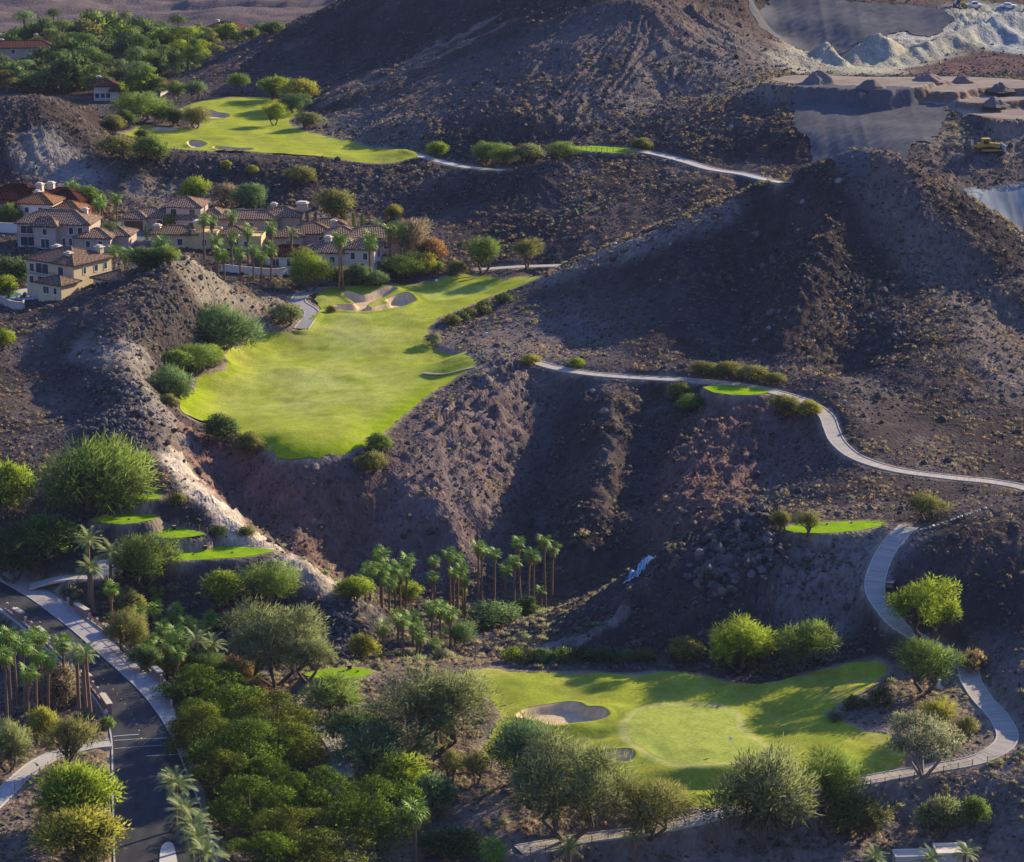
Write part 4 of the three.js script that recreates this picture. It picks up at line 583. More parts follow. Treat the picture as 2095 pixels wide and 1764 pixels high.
const FOLIAGE = { grey: leafMat(0.25, 0.285, 0.11), green: leafMat(0.21, 0.3, 0.055), bright: leafMat(0.3, 0.39, 0.03, 0.45), yellow: leafMat(0.38, 0.37, 0.05, 0.45), olive: leafMat(0.25, 0.25, 0.07), dark: leafMat(0.12, 0.175, 0.05), pine: leafMat(0.105, 0.17, 0.014, 0.22), oldpine: leafMat(0.135, 0.165, 0.018, 0.22), teal: leafMat(0.17, 0.27, 0.095), silver: leafMat(0.34, 0.36, 0.2), tan: leafMat(0.42, 0.32, 0.16), rust: leafMat(0.42, 0.23, 0.09), dry: leafMat(0.33, 0.26, 0.16), far: leafMat(0.16, 0.22, 0.065), deep: leafMat(0.1, 0.17, 0.035) };
const BARK = mat(0.11, 0.085, 0.065, 0.95), PALEBARK = mat(0.25, 0.2, 0.15, 0.95), PALMBARK = mat(0.2, 0.12, 0.075, 1), THATCH = mat(0.23, 0.15, 0.08, 1);
function limbs(r, n, h0, spread, tops, thick) {          // several stems from one foot, forked towards the clumps
  const g = [];
  for (let i = 0; i < n; i++) {
    const a = TAU * (i + r() * 0.6) / n, e = [Math.cos(a) * spread * 0.35, h0, Math.sin(a) * spread * 0.35]; g.push(bar([Math.cos(a) * 0.12, -0.3, Math.sin(a) * 0.12], e, thick, thick * 0.65, 6));
    for (let k = i; k < tops.length; k += n) { const c = tops[k], m = [lerp(e[0], c[0], 0.55) + (r() - 0.5) * 0.5, lerp(e[1], c[1], 0.5), lerp(e[2], c[2], 0.55) + (r() - 0.5) * 0.5]; g.push(bar(e, m, thick * 0.5, thick * 0.3, 5), bar(m, c, thick * 0.3, thick * 0.1, 4)); }
  }
  return merged(g);
}
function airyTree(seed, { h = 6.5, w = 8.5, n = 26, per = 300, stems = 3, foot = 0.15, len = 0.55, wid = 0.042, rad = 1.5, flat = 0.62, droop = 0.25 } = {}) {
  const r = rng(seed), cl = [], R = w / 2, c0 = h * (foot + (1 - foot) * 0.34);
  for (let i = 0; i < n; i++) { const a = i * 2.399 + r(), q = Math.sqrt((i + 0.6) / n), up = Math.sqrt(Math.max(0, 1 - q * q * 0.92)), k = (0.74 + 0.3 * r()) * (1 + 0.2 * Math.sin(a * 2 + seed) + 0.12 * Math.sin(a * 3 + seed * 2.7)); cl.push([Math.cos(a) * q * R * 0.82 * k, c0 + up * (h - c0 - rad * 0.4) * k - droop * q * q * h * 0.3, Math.sin(a) * q * R * 0.82 * k, rad * (0.7 + 0.6 * r()), Math.round(per * (0.7 + 0.6 * r())), 0.75 + 0.5 * r()]); }
  for (let i = 0; i < n * 0.3; i++) { const a = r() * TAU, q = 0.6 * Math.sqrt(r()); cl.push([Math.cos(a) * q * R, h * (foot + 0.2) + r() * h * 0.3, Math.sin(a) * q * R, rad, Math.round(per * 0.6), 0.7]); }
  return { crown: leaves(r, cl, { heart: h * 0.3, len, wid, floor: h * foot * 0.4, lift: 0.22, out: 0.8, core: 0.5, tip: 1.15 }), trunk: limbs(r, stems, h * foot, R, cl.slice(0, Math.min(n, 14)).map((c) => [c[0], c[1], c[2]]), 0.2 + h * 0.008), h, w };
}
function pineTree(seed, { h = 9, w = 8, lobes = 9, foot = 0.12 } = {}) {
  const r = rng(seed), cl = [], R = w / 2, g = [bar([0, -0.3, 0], [0.2, h * 0.85, 0.1], 0.26, 0.07, 7)];
  for (let i = 0; i < lobes; i++) {
    const top = i === 0, f = i / lobes, a = i * 2.399 + r() * 0.9, q = top ? 0.1 : (0.45 + 0.35 * r()) * R, y = top ? 0.8 * h : h * lerp(0.68, foot + 0.12, f) * (0.85 + 0.3 * r()), lr = (top ? 0.34 : 0.3 + 0.16 * r()) * R * 1.15, X = Math.cos(a) * q, Z = Math.sin(a) * q;
    for (let k = 0; k < 15; k++) { const b = k * 2.399 + r(), s = Math.sqrt((k + 0.5) / 15), up = Math.sqrt(1 - s * s * 0.85); cl.push([X + Math.cos(b) * s * lr * (0.85 + 0.3 * r()), y + up * lr * 0.75 - 0.25 * s * lr, Z + Math.sin(b) * s * lr * (0.85 + 0.3 * r()), 0.55 + 0.4 * r(), 150, 0.5 + 0.9 * r()]); }
    cl.push([X * 0.8, y - lr * 0.1, Z * 0.8, lr * 0.75, 130, 0.6]); g.push(bar([0.06, y * 0.75, 0.03], [X, y, Z], 0.1, 0.03, 5));
  }
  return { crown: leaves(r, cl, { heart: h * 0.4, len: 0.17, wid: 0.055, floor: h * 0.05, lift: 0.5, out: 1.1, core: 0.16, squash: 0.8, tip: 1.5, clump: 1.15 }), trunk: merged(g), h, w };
}
function bushy(seed, { h = 1.6, w = 2.4, n = 11, per = 110, len = 0.22, wid = 0.06 } = {}) {
  const r = rng(seed), cl = [], R = w / 2, g = [];
  for (let i = 0; i < n; i++) { const a = i * 2.399 + r(), q = Math.sqrt(i / n), up = Math.sqrt(1 - q * q * 0.9); cl.push([Math.cos(a) * q * R * 0.75, up * h * 0.62 * (0.8 + 0.3 * r()), Math.sin(a) * q * R * 0.75, R * 0.42 * (0.8 + 0.4 * r()), per, 0.75 + 0.5 * r()]); if (i % 2) g.push(bar([0, -0.1, 0], cl[i].slice(0, 3), 0.035, 0.012, 4)); }
  return { crown: leaves(r, cl, { heart: h * 0.2, len, wid, floor: -0.05, lift: 0.35, out: 0.8, core: 0.4 }), trunk: merged(g), h, w };
}
function column(seed) { const r = rng(seed), cl = []; for (let i = 0; i < 16; i++) { const y = 0.3 + i * 0.36; cl.push([(r() - 0.5) * 0.15, y, (r() - 0.5) * 0.15, 0.5 * Math.sqrt(Math.max(0.05, 1 - Math.pow((i - 5) / 11.5, 2))), 60, 0.8 + 0.4 * r()]); } return { crown: leaves(r, cl, { heart: 2.5, len: 0.22, wid: 0.07, floor: 0, lift: 0.8, out: 0.4, core: 0.3, squash: 1 }), trunk: bar([0, -0.2, 0], [0, 2, 0], 0.08, 0.04, 5), h: 6, w: 1.1 }; }
const KINDS = {
  mesquite: [1, 2, 3].map((s) => airyTree(s)),
  vase: [4, 5].map((s) => airyTree(s, { h: 6, w: 6.4, n: 17, per: 230, stems: 2, foot: 0.24, rad: 1.1, flat: 0.8, droop: 0.05 })),
  big: [6].map((s) => airyTree(s, { h: 8.5, w: 13, n: 40, per: 380, stems: 3, foot: 0.16, rad: 1.55, droop: 0.15 })),
  spread: [61].map((s) => airyTree(s, { h: 8, w: 14.5, n: 40, per: 170, stems: 4, foot: 0.34, rad: 1.25, droop: 0.12, len: 0.42, wid: 0.085 })),
  leafy: [7, 8].map((s) => airyTree(s, { h: 5, w: 5.5, n: 18, per: 280, stems: 2, foot: 0.1, rad: 1.2, len: 0.32, wid: 0.075, droop: 0.15 })),
  open: [9, 10].map((s) => airyTree(s, { h: 4.6, w: 5, n: 13, per: 190, stems: 2, foot: 0.26, rad: 1.0, droop: 0.05 })),
  mound: [11, 12].map((s) => airyTree(s, { h: 4, w: 8, n: 30, per: 330, stems: 4, foot: 0.04, rad: 1.35, droop: 0.4 })),
  pine: [13, 14, 15].map((s) => pineTree(s)),
  bush: [16, 17, 18].map((s) => bushy(s)),
  cypress: [19].map((s) => column(s)),
  distant: [20, 21, 22].map((s) => airyTree(s, { h: 7, w: 7, n: 20, per: 75, stems: 1, foot: 0.15, rad: 1.5, len: 0.6, wid: 0.24, droop: 0.2 })),
  conifer: [23, 24].map((s) => pineTree(s, { h: 10, w: 6, lobes: 5, foot: 0.1 })),
};
const pxPerM = (x, y, D) => LENS / Math.hypot(x, EYE - y, D);
const lean = (D, y) => D / Math.hypot(D, EYE - y);       // how much of a height shows
const protoOf = new Map();
const pick = rng(77);
function plant(name, category, kind, leaf, at, wpx, hpx, label, group, k = 1) {
  const s = pxPerM(at[0], at[2], at[1]), list = KINDS[kind], i = Math.floor(pick() * list.length), P = list[i], key = kind + i + leaf;
  let o = protoOf.get(key);
  if (!o) { o = new THREE.Group(); part(o, 'trunk', P.trunk, leaf === 'silver' || leaf === 'dry' ? PALEBARK : BARK); part(o, kind === 'bush' ? 'foliage' : 'crown', P.crown, FOLIAGE[leaf]); protoOf.set(key, o); }
  const t = o.clone(); t.name = numbered(name); const h = hpx / (s * lean(at[1], at[2])) * k, w = wpx / s;
  t.position.set(at[0], at[2] - 0.12, -at[1]); t.rotation.y = pick() * TAU; t.scale.set(w / P.w * 1.14, h / P.h, w / P.w * 1.14);
  scene.add(t); return tag(t, label, category, group);
}
// by its foot in the survey picture
const tree = (kind, leaf, u, v, wpx, hpx, label, group) => plant('tree', 'tree', kind, leaf, spot(u, v), wpx, hpx, label, group);
const pine = (u, v, wpx, hpx, label, group) => plant('pine_tree', 'pine tree', 'pine', pick() < 0.35 ? 'oldpine' : 'pine', spot(u, v), wpx, hpx, label, group);
const shrub = (leaf, u, v, wpx, hpx, label, group) => plant('shrub', 'shrub', 'bush', leaf, spot(u, v), wpx, hpx, label, group);
const ORD = ['first', 'second', 'third', 'fourth', 'fifth', 'sixth', 'seventh', 'eighth', 'ninth', 'tenth', 'eleventh', 'twelfth', 'thirteenth', 'fourteenth', 'fifteenth', 'sixteenth', 'seventeenth', 'eighteenth', 'nineteenth', 'twentieth'];
const TENS = ['', '', 'twenty', 'thirty', 'forty', 'fifty', 'sixty'];
const ordinal = (i) => i < 20 ? ORD[i] : (i + 1) % 10 ? TENS[Math.floor((i + 1) / 10)] + '-' + ORD[(i + 1) % 10 - 1] : TENS[(i + 1) / 10].replace('y', 'ieth');
function row(list, phrase, group) { list.sort((a, b) => a.position.x / -a.position.z - b.position.x / -b.position.z).forEach((o, i) => tag(o, list.length === 1 ? 'the only one of the ' + phrase : ordinal(i) + ' from left of the ' + phrase, null, group)); }
// palms
function fanLeaf(seed) {
  const r = rng(seed), pos = [], R = 0.92, n = 9, st = 0.8, drop = 0.15 + 0.25 * r();
  const P = (q, a) => [st + q * Math.cos(a) * R, -drop * Math.pow(st + q * Math.cos(a), 2) * 0.4 - 0.25 * q * q * Math.abs(Math.sin(a)) + 0.1 * (r() - 0.5), q * Math.sin(a) * R];
  pos.push(0, 0, -0.03, 0, 0, 0.03, st, -drop * 0.2, 0);
  for (let i = 0; i < n; i++) { const a0 = (i / n - 0.5) * 4.4, a1 = ((i + 1) / n - 0.5) * 4.4, m = (a0 + a1) / 2; const c = P(0, 0), p = P(0.62, a0 + 0.1), q = P(0.62, a1 - 0.1), t = P(1.05 + 0.15 * r(), m); pos.push(...c, ...p, ...q, ...p, ...t, ...q); }
  const g = new THREE.BufferGeometry(); g.setAttribute('position', new THREE.Float32BufferAttribute(pos, 3)); const col = new Float32Array(pos.length).map(() => 1); g.setAttribute('color', new THREE.BufferAttribute(col, 3)); g.computeVertexNormals(); return g;
}
function featherLeaf(seed) {
  const r = rng(seed), pos = [], L = 3.3, n = 15, bend = 0.9 + 0.5 * r(), P = (t) => [L * t * (1 - 0.16 * t * t), L * (0.28 * t - bend * 0.42 * t * t), 0];
  for (let i = 0; i < n; i++) { const t = 0.12 + 0.88 * i / n, p = P(t), q = P(t + 0.05), l = 0.62 * Math.sin(Math.PI * (0.15 + 0.8 * t)) + 0.12; for (const s of [-1, 1]) pos.push(...p, ...q, p[0] + l * 0.65, p[1] - l * 0.25 + 0.18 * l * r(), s * l * 0.8); if (i < n - 1) { const e = P(0.12 + 0.88 * (i + 1) / n); pos.push(p[0], p[1], 0.03, p[0], p[1], -0.03, ...e); } }
  pos.push(0, 0, 0.05, 0, 0, -0.05, ...P(0.12));
  const g = new THREE.BufferGeometry(); g.setAttribute('position', new THREE.Float32BufferAttribute(pos, 3)); g.setAttribute('color', new THREE.BufferAttribute(new Float32Array(pos.length).fill(1), 3)); g.computeVertexNormals(); return g;
}
const FANS = [1, 2, 3, 4].map((s) => fanLeaf(s + 40)), FEATHERS = [1, 2, 3].map((s) => featherLeaf(s + 50));
const palmLeafMat = new THREE.MeshPhysicalMaterial({ color: lin(0.2, 0.33, 0.025), roughness: 0.5, specularIntensity: 0.35, transmission: 0.35, thickness: 0, side: THREE.DoubleSide });
const palmOld = new THREE.MeshPhysicalMaterial({ color: lin(0.2, 0.26, 0.035), roughness: 0.6, specularIntensity: 0.25, transmission: 0.35, thickness: 0, side: THREE.DoubleSide });
const dateMat = new THREE.MeshPhysicalMaterial({ color: lin(0.24, 0.29, 0.085), roughness: 0.7, specularIntensity: 0.4, transmission: 0.3, thickness: 0, side: THREE.DoubleSide });
const trunkGeo = (() => { const p = []; for (let i = 0; i <= 14; i++) p.push(new THREE.Vector2(0.19 + 0.12 * Math.exp(-i * 0.55) + (i % 2 ? 0.02 : 0), i / 14)); return new THREE.LatheGeometry(p, 8); })();
const skirtGeo = (() => { const r = rng(91), pos = []; for (let i = 0; i < 90; i++) { const a = r() * TAU, y = -0.1 - 1.5 * r(), q = 0.3 + 0.16 * r(); pos.push(Math.cos(a) * q, y, Math.sin(a) * q, Math.cos(a + 0.5) * q, y + 0.05, Math.sin(a + 0.5) * q, Math.cos(a + 0.2) * (q + 0.15), y - 0.75, Math.sin(a + 0.2) * (q + 0.15)); } const g = new THREE.BufferGeometry(); g.setAttribute('position', new THREE.Float32BufferAttribute(pos, 3)); g.computeVertexNormals(); return g; })();
const crownSets = new Map();
function palm(kind, at, top, size = 1, nFronds = 22, parts = true) {      // top: height of the heart of the crown above ground
  const o = thing(kind === 'fan' ? 'fan_palm' : 'date_palm', at[0], at[2] - 0.2, -at[1], pick() * TAU), H = Math.max(1.2, top + 0.2), tilt = (pick() - 0.5) * 0.11;
  o.userData.category = 'palm tree';
  const tr = part(o, 'trunk', trunkGeo, PALMBARK); tr.scale.set(kind === 'fan' ? 1 : 1.35, H, kind === 'fan' ? 1 : 1.35); tr.rotation.z = tilt;
  const hx = -Math.sin(tilt) * H, gs = [];
  if (kind === 'fan') part(o, 'thatch', skirtGeo, THATCH, hx, H, 0).scale.setScalar(size);
  for (let i = 0; i < nFronds; i++) {
    const f = (i + 0.5) / nFronds, a = i * 2.399 + pick() * 0.5, up = kind === 'fan' ? lerp(1.25, -0.75, Math.pow(f, 0.85)) : lerp(1.15, -0.45, Math.pow(f, 0.8)), k = size * (0.85 + 0.3 * pick()), list = kind === 'fan' ? FANS : FEATHERS, geo = list[Math.floor(pick() * list.length)];
    const m = new THREE.Mesh(geo, kind === 'fan' ? (i > nFronds * 0.7 ? palmOld : palmLeafMat) : dateMat); m.rotation.order = 'YZX'; m.rotation.set((pick() - 0.5) * 0.7, a, up + (pick() - 0.5) * 0.25); m.position.set(hx, H - 0.05 + 0.12 * (1 - f), 0); m.scale.setScalar(k); m.castShadow = m.receiveShadow = true;
    if (parts) { m.name = 'frond'; o.add(m); } else { m.updateMatrix(); gs.push(geo.clone().applyMatrix4(m.matrix)); }
  }
  if (!parts) { const g = mergeGeometries(gs); part(o, 'crown', g, kind === 'fan' ? palmLeafMat : dateMat); }
  return o;
}
// by the heart of its crown in the picture and its distance (or its foot)
function palmAt(kind, u, v, D, size, n, parts) { const d = ray(u, v), x = d[0] / d[2] * D, y = ground(x, D, false), e = EYE + d[1] / d[2] * D; return palm(kind, [x, D, y], e - y, size, n, parts); }
const palmFoot = (kind, u, v, uf, vf, size, n, parts) => palmAt(kind, u, v, spot(uf, vf)[1], size, n, parts);
// ---------------------------------------------------------------- trees and shrubs one can point at
// round the near green
tree('spread', 'silver', 1888, 1588, 185, 108, 'broad silver-grey tree leaning over the fence at the right end of the near fairway');
tree('big', 'grey', 1160, 1716, 265, 185, 'largest grey-green mesquite below the small sand bunker');
tree('mesquite', 'teal', 1075, 1610, 160, 135, 'blue-green mesquite just left of the largest grey-green mesquite');
tree('mesquite', 'olive', 1330, 1712, 165, 105, 'olive mesquite in front of the green between two larger trees');
tree('mesquite', 'grey', 1560, 1728, 205, 178, 'tall rounded grey-green mesquite in front of the putting green');
tree('mesquite', 'green', 1700, 1665, 130, 118, 'deep green tree standing on the fence line right of the putting green');
tree('leafy', 'olive', 1752, 1716, 110, 75, 'loose olive tree on the slope below the fence');
tree('mesquite', 'grey', 893, 1532, 215, 145, 'wide grey-green mesquite with bare forked trunks left of the near bunker');
tree('leafy', 'dark', 735, 1532, 120, 75, 'dark rounded tree beside the concrete path in the pines');
tree('mesquite', 'teal', 775, 1600, 165, 105, 'blue-green tree mass behind the bright lime tree');
tree('leafy', 'bright', 822, 1634, 115, 80, 'bright lime-green rounded tree beside the tall pine');
tree('leafy', 'teal', 885, 1672, 90, 85, 'soft grey-green tree right of the lime-green tree');
tree('open', 'olive', 925, 1597, 55, 55, 'small thin olive tree below the wide forked mesquite');
tree('open', 'olive', 972, 1605, 55, 62, 'small leaning olive tree left of the blue-green mesquite');
tree('open', 'green', 680, 1477, 118, 82, 'green tree with two bare trunks below the small tee');
tree('leafy', 'dark', 920, 1764, 110, 62, 'dark green tree at the bottom edge between two palms');
tree('mesquite', 'bright', 1515, 1368, 140, 92, 'lime-green tree with several trunks behind the near fairway');
tree('vase', 'green', 1645, 1372, 112, 92, 'slimmer green tree right of the lime-green pair behind the near fairway');
tree('spread', 'bright', 1893, 1318, 190, 118, 'large spreading green tree with dark branches over the boarded path');
tree('vase', 'green', 1893, 1415, 122, 98, 'rounded green tree inside the bend of the boarded path');
tree('vase', 'olive', 1895, 1065, 80, 50, 'feathery tree beside the path end at the outcrop tee');
tree('open', 'yellow', 1915, 1500, 75, 62, 'crooked yellow-green sapling on the bare soil in the path bend');
tree('open', 'olive', 1976, 1518, 42, 48, 'thin sapling beside the inner kerb of the path bend');
tree('leafy', 'olive', 1600, 1086, 38, 40, 'bright bushy sapling at the left tip of the outcrop tee');
tree('open', 'olive', 1650, 1094, 50, 44, 'wispy pale shrub tree in front of the outcrop tee');
tree('leafy', 'olive', 1400, 1352, 70, 48, 'yellow-green bushy tree on the dark slope behind the near green');
tree('leafy', 'grey', 1920, 1710, 85, 72, 'grey bushy tree at the lower right below the silver tree');
tree('leafy', 'green', 1993, 1688, 55, 52, 'small rounded green tree at the lower right edge slope');
// left of the near green, bridge, stepped tees
tree('big', 'grey', 562, 1402, 205, 150, 'large airy mesquite between the pines and the small tee');
tree('vase', 'grey', 628, 1392, 95, 82, 'narrow mesquite touching the large airy mesquite on its right');
tree('mound', 'green', 205, 1036, 205, 116, 'massive spreading mesquite above the stepped tees');
tree('mesquite', 'green', 296, 1198, 112, 94, 'rounded mesquite in front of the stepped tees');
tree('leafy', 'bright', 455, 1240, 80, 66, 'round bright tree on the slope below the lowest tee');
tree('mesquite', 'green', 555, 1232, 110, 74, 'feathery green tree below the right end of the lowest tee');
tree('leafy', 'green', 100, 1140, 125, 78, 'leafy green tree left of the rounded mesquite by the tees');
tree('leafy', 'bright', 12, 1060, 95, 110, 'bright green tree cut by the left edge above the road');
tree('mesquite', 'dark', 25, 1190, 125, 105, 'dark shaded tree above the far end of the road');
tree('leafy', 'bright', 150, 1700, 150, 128, 'big bright green tree left of the road crossing');
tree('leafy', 'yellow', 168, 1770, 150, 108, 'yellow-green tree at the bottom left of the road');
tree('leafy', 'yellow', 85, 1522, 62, 72, 'small golden tree left of the bridge end');
tree('open', 'olive', 150, 1574, 90, 95, 'loose olive tree with dark trunk beside the curved path');
tree('mesquite', 'grey', 18, 1578, 90, 95, 'grey-green tree on the left edge above the curved path');
tree('leafy', 'dry', 122, 1446, 82, 78, 'pinkish dry bush tree with bare lower stems beside the left parapet');
tree('leafy', 'olive', 205, 1650, 55, 58, 'small olive tree at the kerb beside the bright green tree');
tree('leafy', 'teal', 178, 1602, 40, 40, 'small bluish sapling near the crossing kerb');
tree('leafy', 'rust', 482, 1408, 72, 58, 'rust-brown dead conifer behind the pines');
tree('leafy', 'rust', 515, 1436, 62, 42, 'lower reddish dead conifer tucked behind the pines');
tree('leafy', 'olive', 265, 1275, 70, 62, 'yellowish bush tree behind the bridge palms');
tree('mesquite', 'olive', 262, 1335, 90, 85, 'olive tree beside the right bridge railing');
tree('leafy', 'dark', 300, 1372, 60, 48, 'dark bush tree under the palms by the right railing');
tree('mesquite', 'deep', 395, 1400, 120, 62, 'deep green tree at the foot of the bridge palms');
tree('leafy', 'yellow', 742, 1350, 60, 48, 'pale yellow bush tree left of the canyon palms');
tree('leafy', 'bright', 722, 1232, 68, 48, 'bright round bush tree behind the rock spine');
tree('leafy', 'bright', 830, 1232, 60, 42, 'lime bush tree among the canyon palm trunks');
tree('mesquite', 'teal', 940, 1322, 65, 48, 'greyish bush tree in front of the canyon palms');
tree('leafy', 'teal', 1010, 1282, 105, 42, 'wide dark bush tree at the foot of the tall canyon palms');
tree('leafy', 'dark', 1075, 1262, 60, 36, 'dark low tree at the right foot of the tall canyon palms');
// pines
const PINES = [[405, 1462, 140, 100], [475, 1515, 140, 112], [568, 1548, 150, 132], [418, 1572, 115, 132], [508, 1618, 180, 145], [598, 1592, 125, 110], [458, 1425, 120, 66], [605, 1690, 110, 108], [512, 1712, 150, 122], [662, 1675, 120, 105], [590, 1758, 135, 105], [765, 1742, 160, 150], [655, 1800, 170, 100], [545, 1800, 125, 95], [480, 1556, 120, 95], [400, 1528, 95, 100], [455, 1650, 110, 115], [545, 1652, 110, 105], [700, 1730, 90, 85], [440, 1500, 100, 85]];
row(PINES.map(([u, v, w, h]) => pine(u, v, w, h)), 'dense green pines right of the road', 'pines right of the road');
// middle fairway rim
tree('mound', 'teal', 445, 712, 150, 74, 'large rounded grey-green bush tree on the left rim of the middle fairway');
tree('mesquite', 'green', 400, 765, 92, 58, 'bushy tree in the middle of the clump left of the middle fairway');
tree('mound', 'teal', 350, 816, 88, 58, 'low dark mesquite at the lower left corner of the middle fairway');
tree('leafy', 'bright', 434, 750, 46, 42, 'bright green bush tree touching the left rim of the middle fairway');
tree('leafy', 'green', 358, 765, 60, 48, 'grey-green bush tree above the low dark mesquite');
tree('leafy', 'olive', 345, 835, 40, 26, 'small olive bush tree under the low dark mesquite');
tree('leafy', 'dark', 452, 905, 72, 52, 'dark bush tree hanging on the front left lip of the middle fairway');
tree('leafy', 'olive', 510, 930, 62, 42, 'dull olive bush tree on the front lip of the middle fairway');
tree('leafy', 'grey', 585, 665, 62, 44, 'grey bush tree beside the cart path at the left ridge');
tree('leafy', 'olive', 760, 965, 60, 42, 'olive bush tree on the cliff right of the fairway lip');
tree('leafy', 'green', 775, 925, 52, 36, 'green bush tree in the shade at the right of the fairway lip');
// houses side
tree('mesquite', 'bright', 632, 596, 88, 76, 'large yellow-green tree behind the cart path by the houses');
tree('mesquite', 'green', 832, 568, 92, 46, 'broad green tree behind the middle fairway bunkers');
tree('leafy', 'olive', 697, 588, 50, 42, 'dull olive tree right of the large yellow-green tree');
tree('leafy', 'teal', 738, 586, 50, 44, 'grey-green tree under the balcony house');
tree('mesquite', 'dry', 838, 535, 78, 88, 'tall half bare brownish tree right of the tiled houses');
tree('leafy', 'rust', 884, 540, 56, 52, 'orange autumn tree right of the half bare tree');
tree('leafy', 'yellow', 868, 560, 52, 40, 'yellow-green bush tree under the orange tree');
tree('vase', 'green', 988, 560, 72, 72, 'dark-trunked green tree at the far end of the middle fairway');
tree('vase', 'olive', 1078, 548, 56, 58, 'airy olive tree beside the short pale path');
tree('leafy', 'olive', 935, 562, 42, 26, 'low olive bush tree at the far rim of the middle fairway');
tree('leafy', 'green', 895, 556, 28, 20, 'small clipped green bush tree at the far left of the middle fairway rim');
tree('leafy', 'teal', 772, 590, 48, 34, 'grey bush tree between the balcony house and the fairway');
tree('leafy', 'bright', 398, 418, 54, 54, 'yellow-green tree behind the two storey grey house');
tree('leafy', 'teal', 512, 430, 70, 50, 'bluish green tree at the foot of the far bank');
tree('leafy', 'dry', 460, 420, 56, 44, 'brownish tree left of the bluish tree at the far bank');
tree('leafy', 'olive', 690, 452, 78, 62, 'olive tree on the slope above the tiled houses');
tree('leafy', 'yellow', 805, 448, 34, 28, 'small yellow tree on the slope above the tiled houses');
tree('leafy', 'bright', 350, 470, 34, 30, 'small bright tree by the turning circle');
tree('leafy', 'dark', 298, 550, 80, 40, 'dark garden tree below the turning circle');
tree('leafy', 'green', 338, 540, 56, 34, 'green garden tree left of the adobe house');
tree('leafy', 'bright', 105, 548, 70, 30, 'bright garden hedge tree behind the tan house');
tree('leafy', 'dark', 30, 590, 90, 62, 'dark garden tree left of the tan house');
tree('leafy', 'bright', 8, 612, 55, 44, 'bright garden tree at the left edge by the tan house');
tree('leafy', 'green', 22, 462, 55, 42, 'green tree in front of the red house');
tree('leafy', 'green', 178, 432, 52, 48, 'green tree among the palms left of the grey house');
tree('leafy', 'dark', 225, 500, 54, 42, 'dark tree at the right corner of the mauve house');
tree('leafy', 'bright', 10, 715, 46, 40, 'bright green tree at the left edge on the shaded slope');
// upper fairway
tree('vase', 'green', 488, 193, 38, 42, 'small upright tree at the back left of the upper fairway');
tree('leafy', 'bright', 560, 204, 60, 46, 'bright green tree at the back right of the upper fairway');
tree('leafy', 'yellow', 614, 208, 66, 46, 'yellow-green tree rightmost behind the upper fairway');
tree('mesquite', 'teal', 602, 230, 54, 36, 'grey-green umbrella tree on the right rim of the upper fairway');
tree('vase', 'bright', 561, 257, 42, 44, 'lime-green tree standing on the upper fairway itself');
tree('leafy', 'grey', 631, 262, 54, 30, 'grey bush tree in the mountain shade beside the upper fairway');
tree('mesquite', 'green', 285, 250, 104, 60, 'large green tree at the left edge of the upper fairway');
tree('leafy', 'deep', 255, 262, 44, 34, 'deep green tree under the large tree left of the upper fairway');
tree('leafy', 'olive', 232, 272, 40, 34, 'olive tree at the lower left of the upper fairway trees');
tree('mesquite', 'olive', 400, 262, 54, 42, 'open olive tree in front of the twin lobed bunker');
tree('leafy', 'dark', 358, 258, 42, 36, 'dark tree left of the open olive tree on the upper fairway');
tree('leafy', 'green', 330, 252, 38, 34, 'green tree right of the large tree by the upper fairway');
tree('vase', 'green', 362, 206, 44, 38, 'green tree below the mountain foot behind the upper fairway');
tree('vase', 'teal', 400, 204, 42, 36, 'bluish tree below the mountain foot behind the upper fairway');
tree('leafy', 'olive', 240, 322, 68, 44, 'olive tree on the bank under the upper fairway left end');
tree('leafy', 'green', 308, 328, 72, 46, 'green tree on the bank under the upper fairway front');
tree('leafy', 'dark', 290, 284, 30, 18, 'dark bush tree on the bunker rim of the upper fairway');
tree('leafy', 'bright', 896, 322, 36, 32, 'lime tree beside the pale path below the mountain');
tree('mesquite', 'green', 995, 338, 66, 48, 'round green tree left of the pair below the mountain');
tree('mesquite', 'green', 1032, 340, 58, 42, 'round green tree right of the pair below the mountain');
tree('leafy', 'grey', 1080, 330, 60, 36, 'grey-green tree below the crest tee');
tree('mesquite', 'green', 1150, 326, 60, 36, 'green tree at the left end of the crest tee');
tree('leafy', 'olive', 1312, 306, 44, 22, 'low olive tree right of the crest tee');
tree('leafy', 'olive', 615, 378, 54, 38, 'olive tree on the bank below the upper fairway right part');
tree('leafy', 'yellow', 463, 345, 26, 16, 'small yellow bush tree on the shaded bank');
tree('leafy', 'yellow', 516, 356, 26, 17, 'pale bush tree lower on the shaded bank');
// along the upper cart path
[[1440, 768, 60, 26], [1490, 772, 62, 30], [1540, 778, 60, 30], [1585, 786, 44, 22]].forEach(([u, v, w, h], i) => tree('leafy', 'olive', u, v, w, h, ORD[i] + ' from left of four yellow-green bushes above the oval tee'));
tree('leafy', 'olive', 1392, 820, 54, 36, 'olive bush tree below the cart path left of the oval tee');
tree('leafy', 'green', 1415, 842, 60, 34, 'green bush tree on the slope left of the red spur');
tree('leafy', 'olive', 1610, 850, 60, 40, 'olive bush tree below the cart path right of the oval tee');
tree('leafy', 'yellow', 1655, 850, 50, 28, 'yellowish bush tree at the inside of the upper path bend');
tree('leafy', 'yellow', 1085, 748, 40, 22, 'yellow bush tree at the left start of the upper cart path');
tree('leafy', 'bright', 1180, 752, 30, 20, 'bright bush on the uphill side of the upper path start');
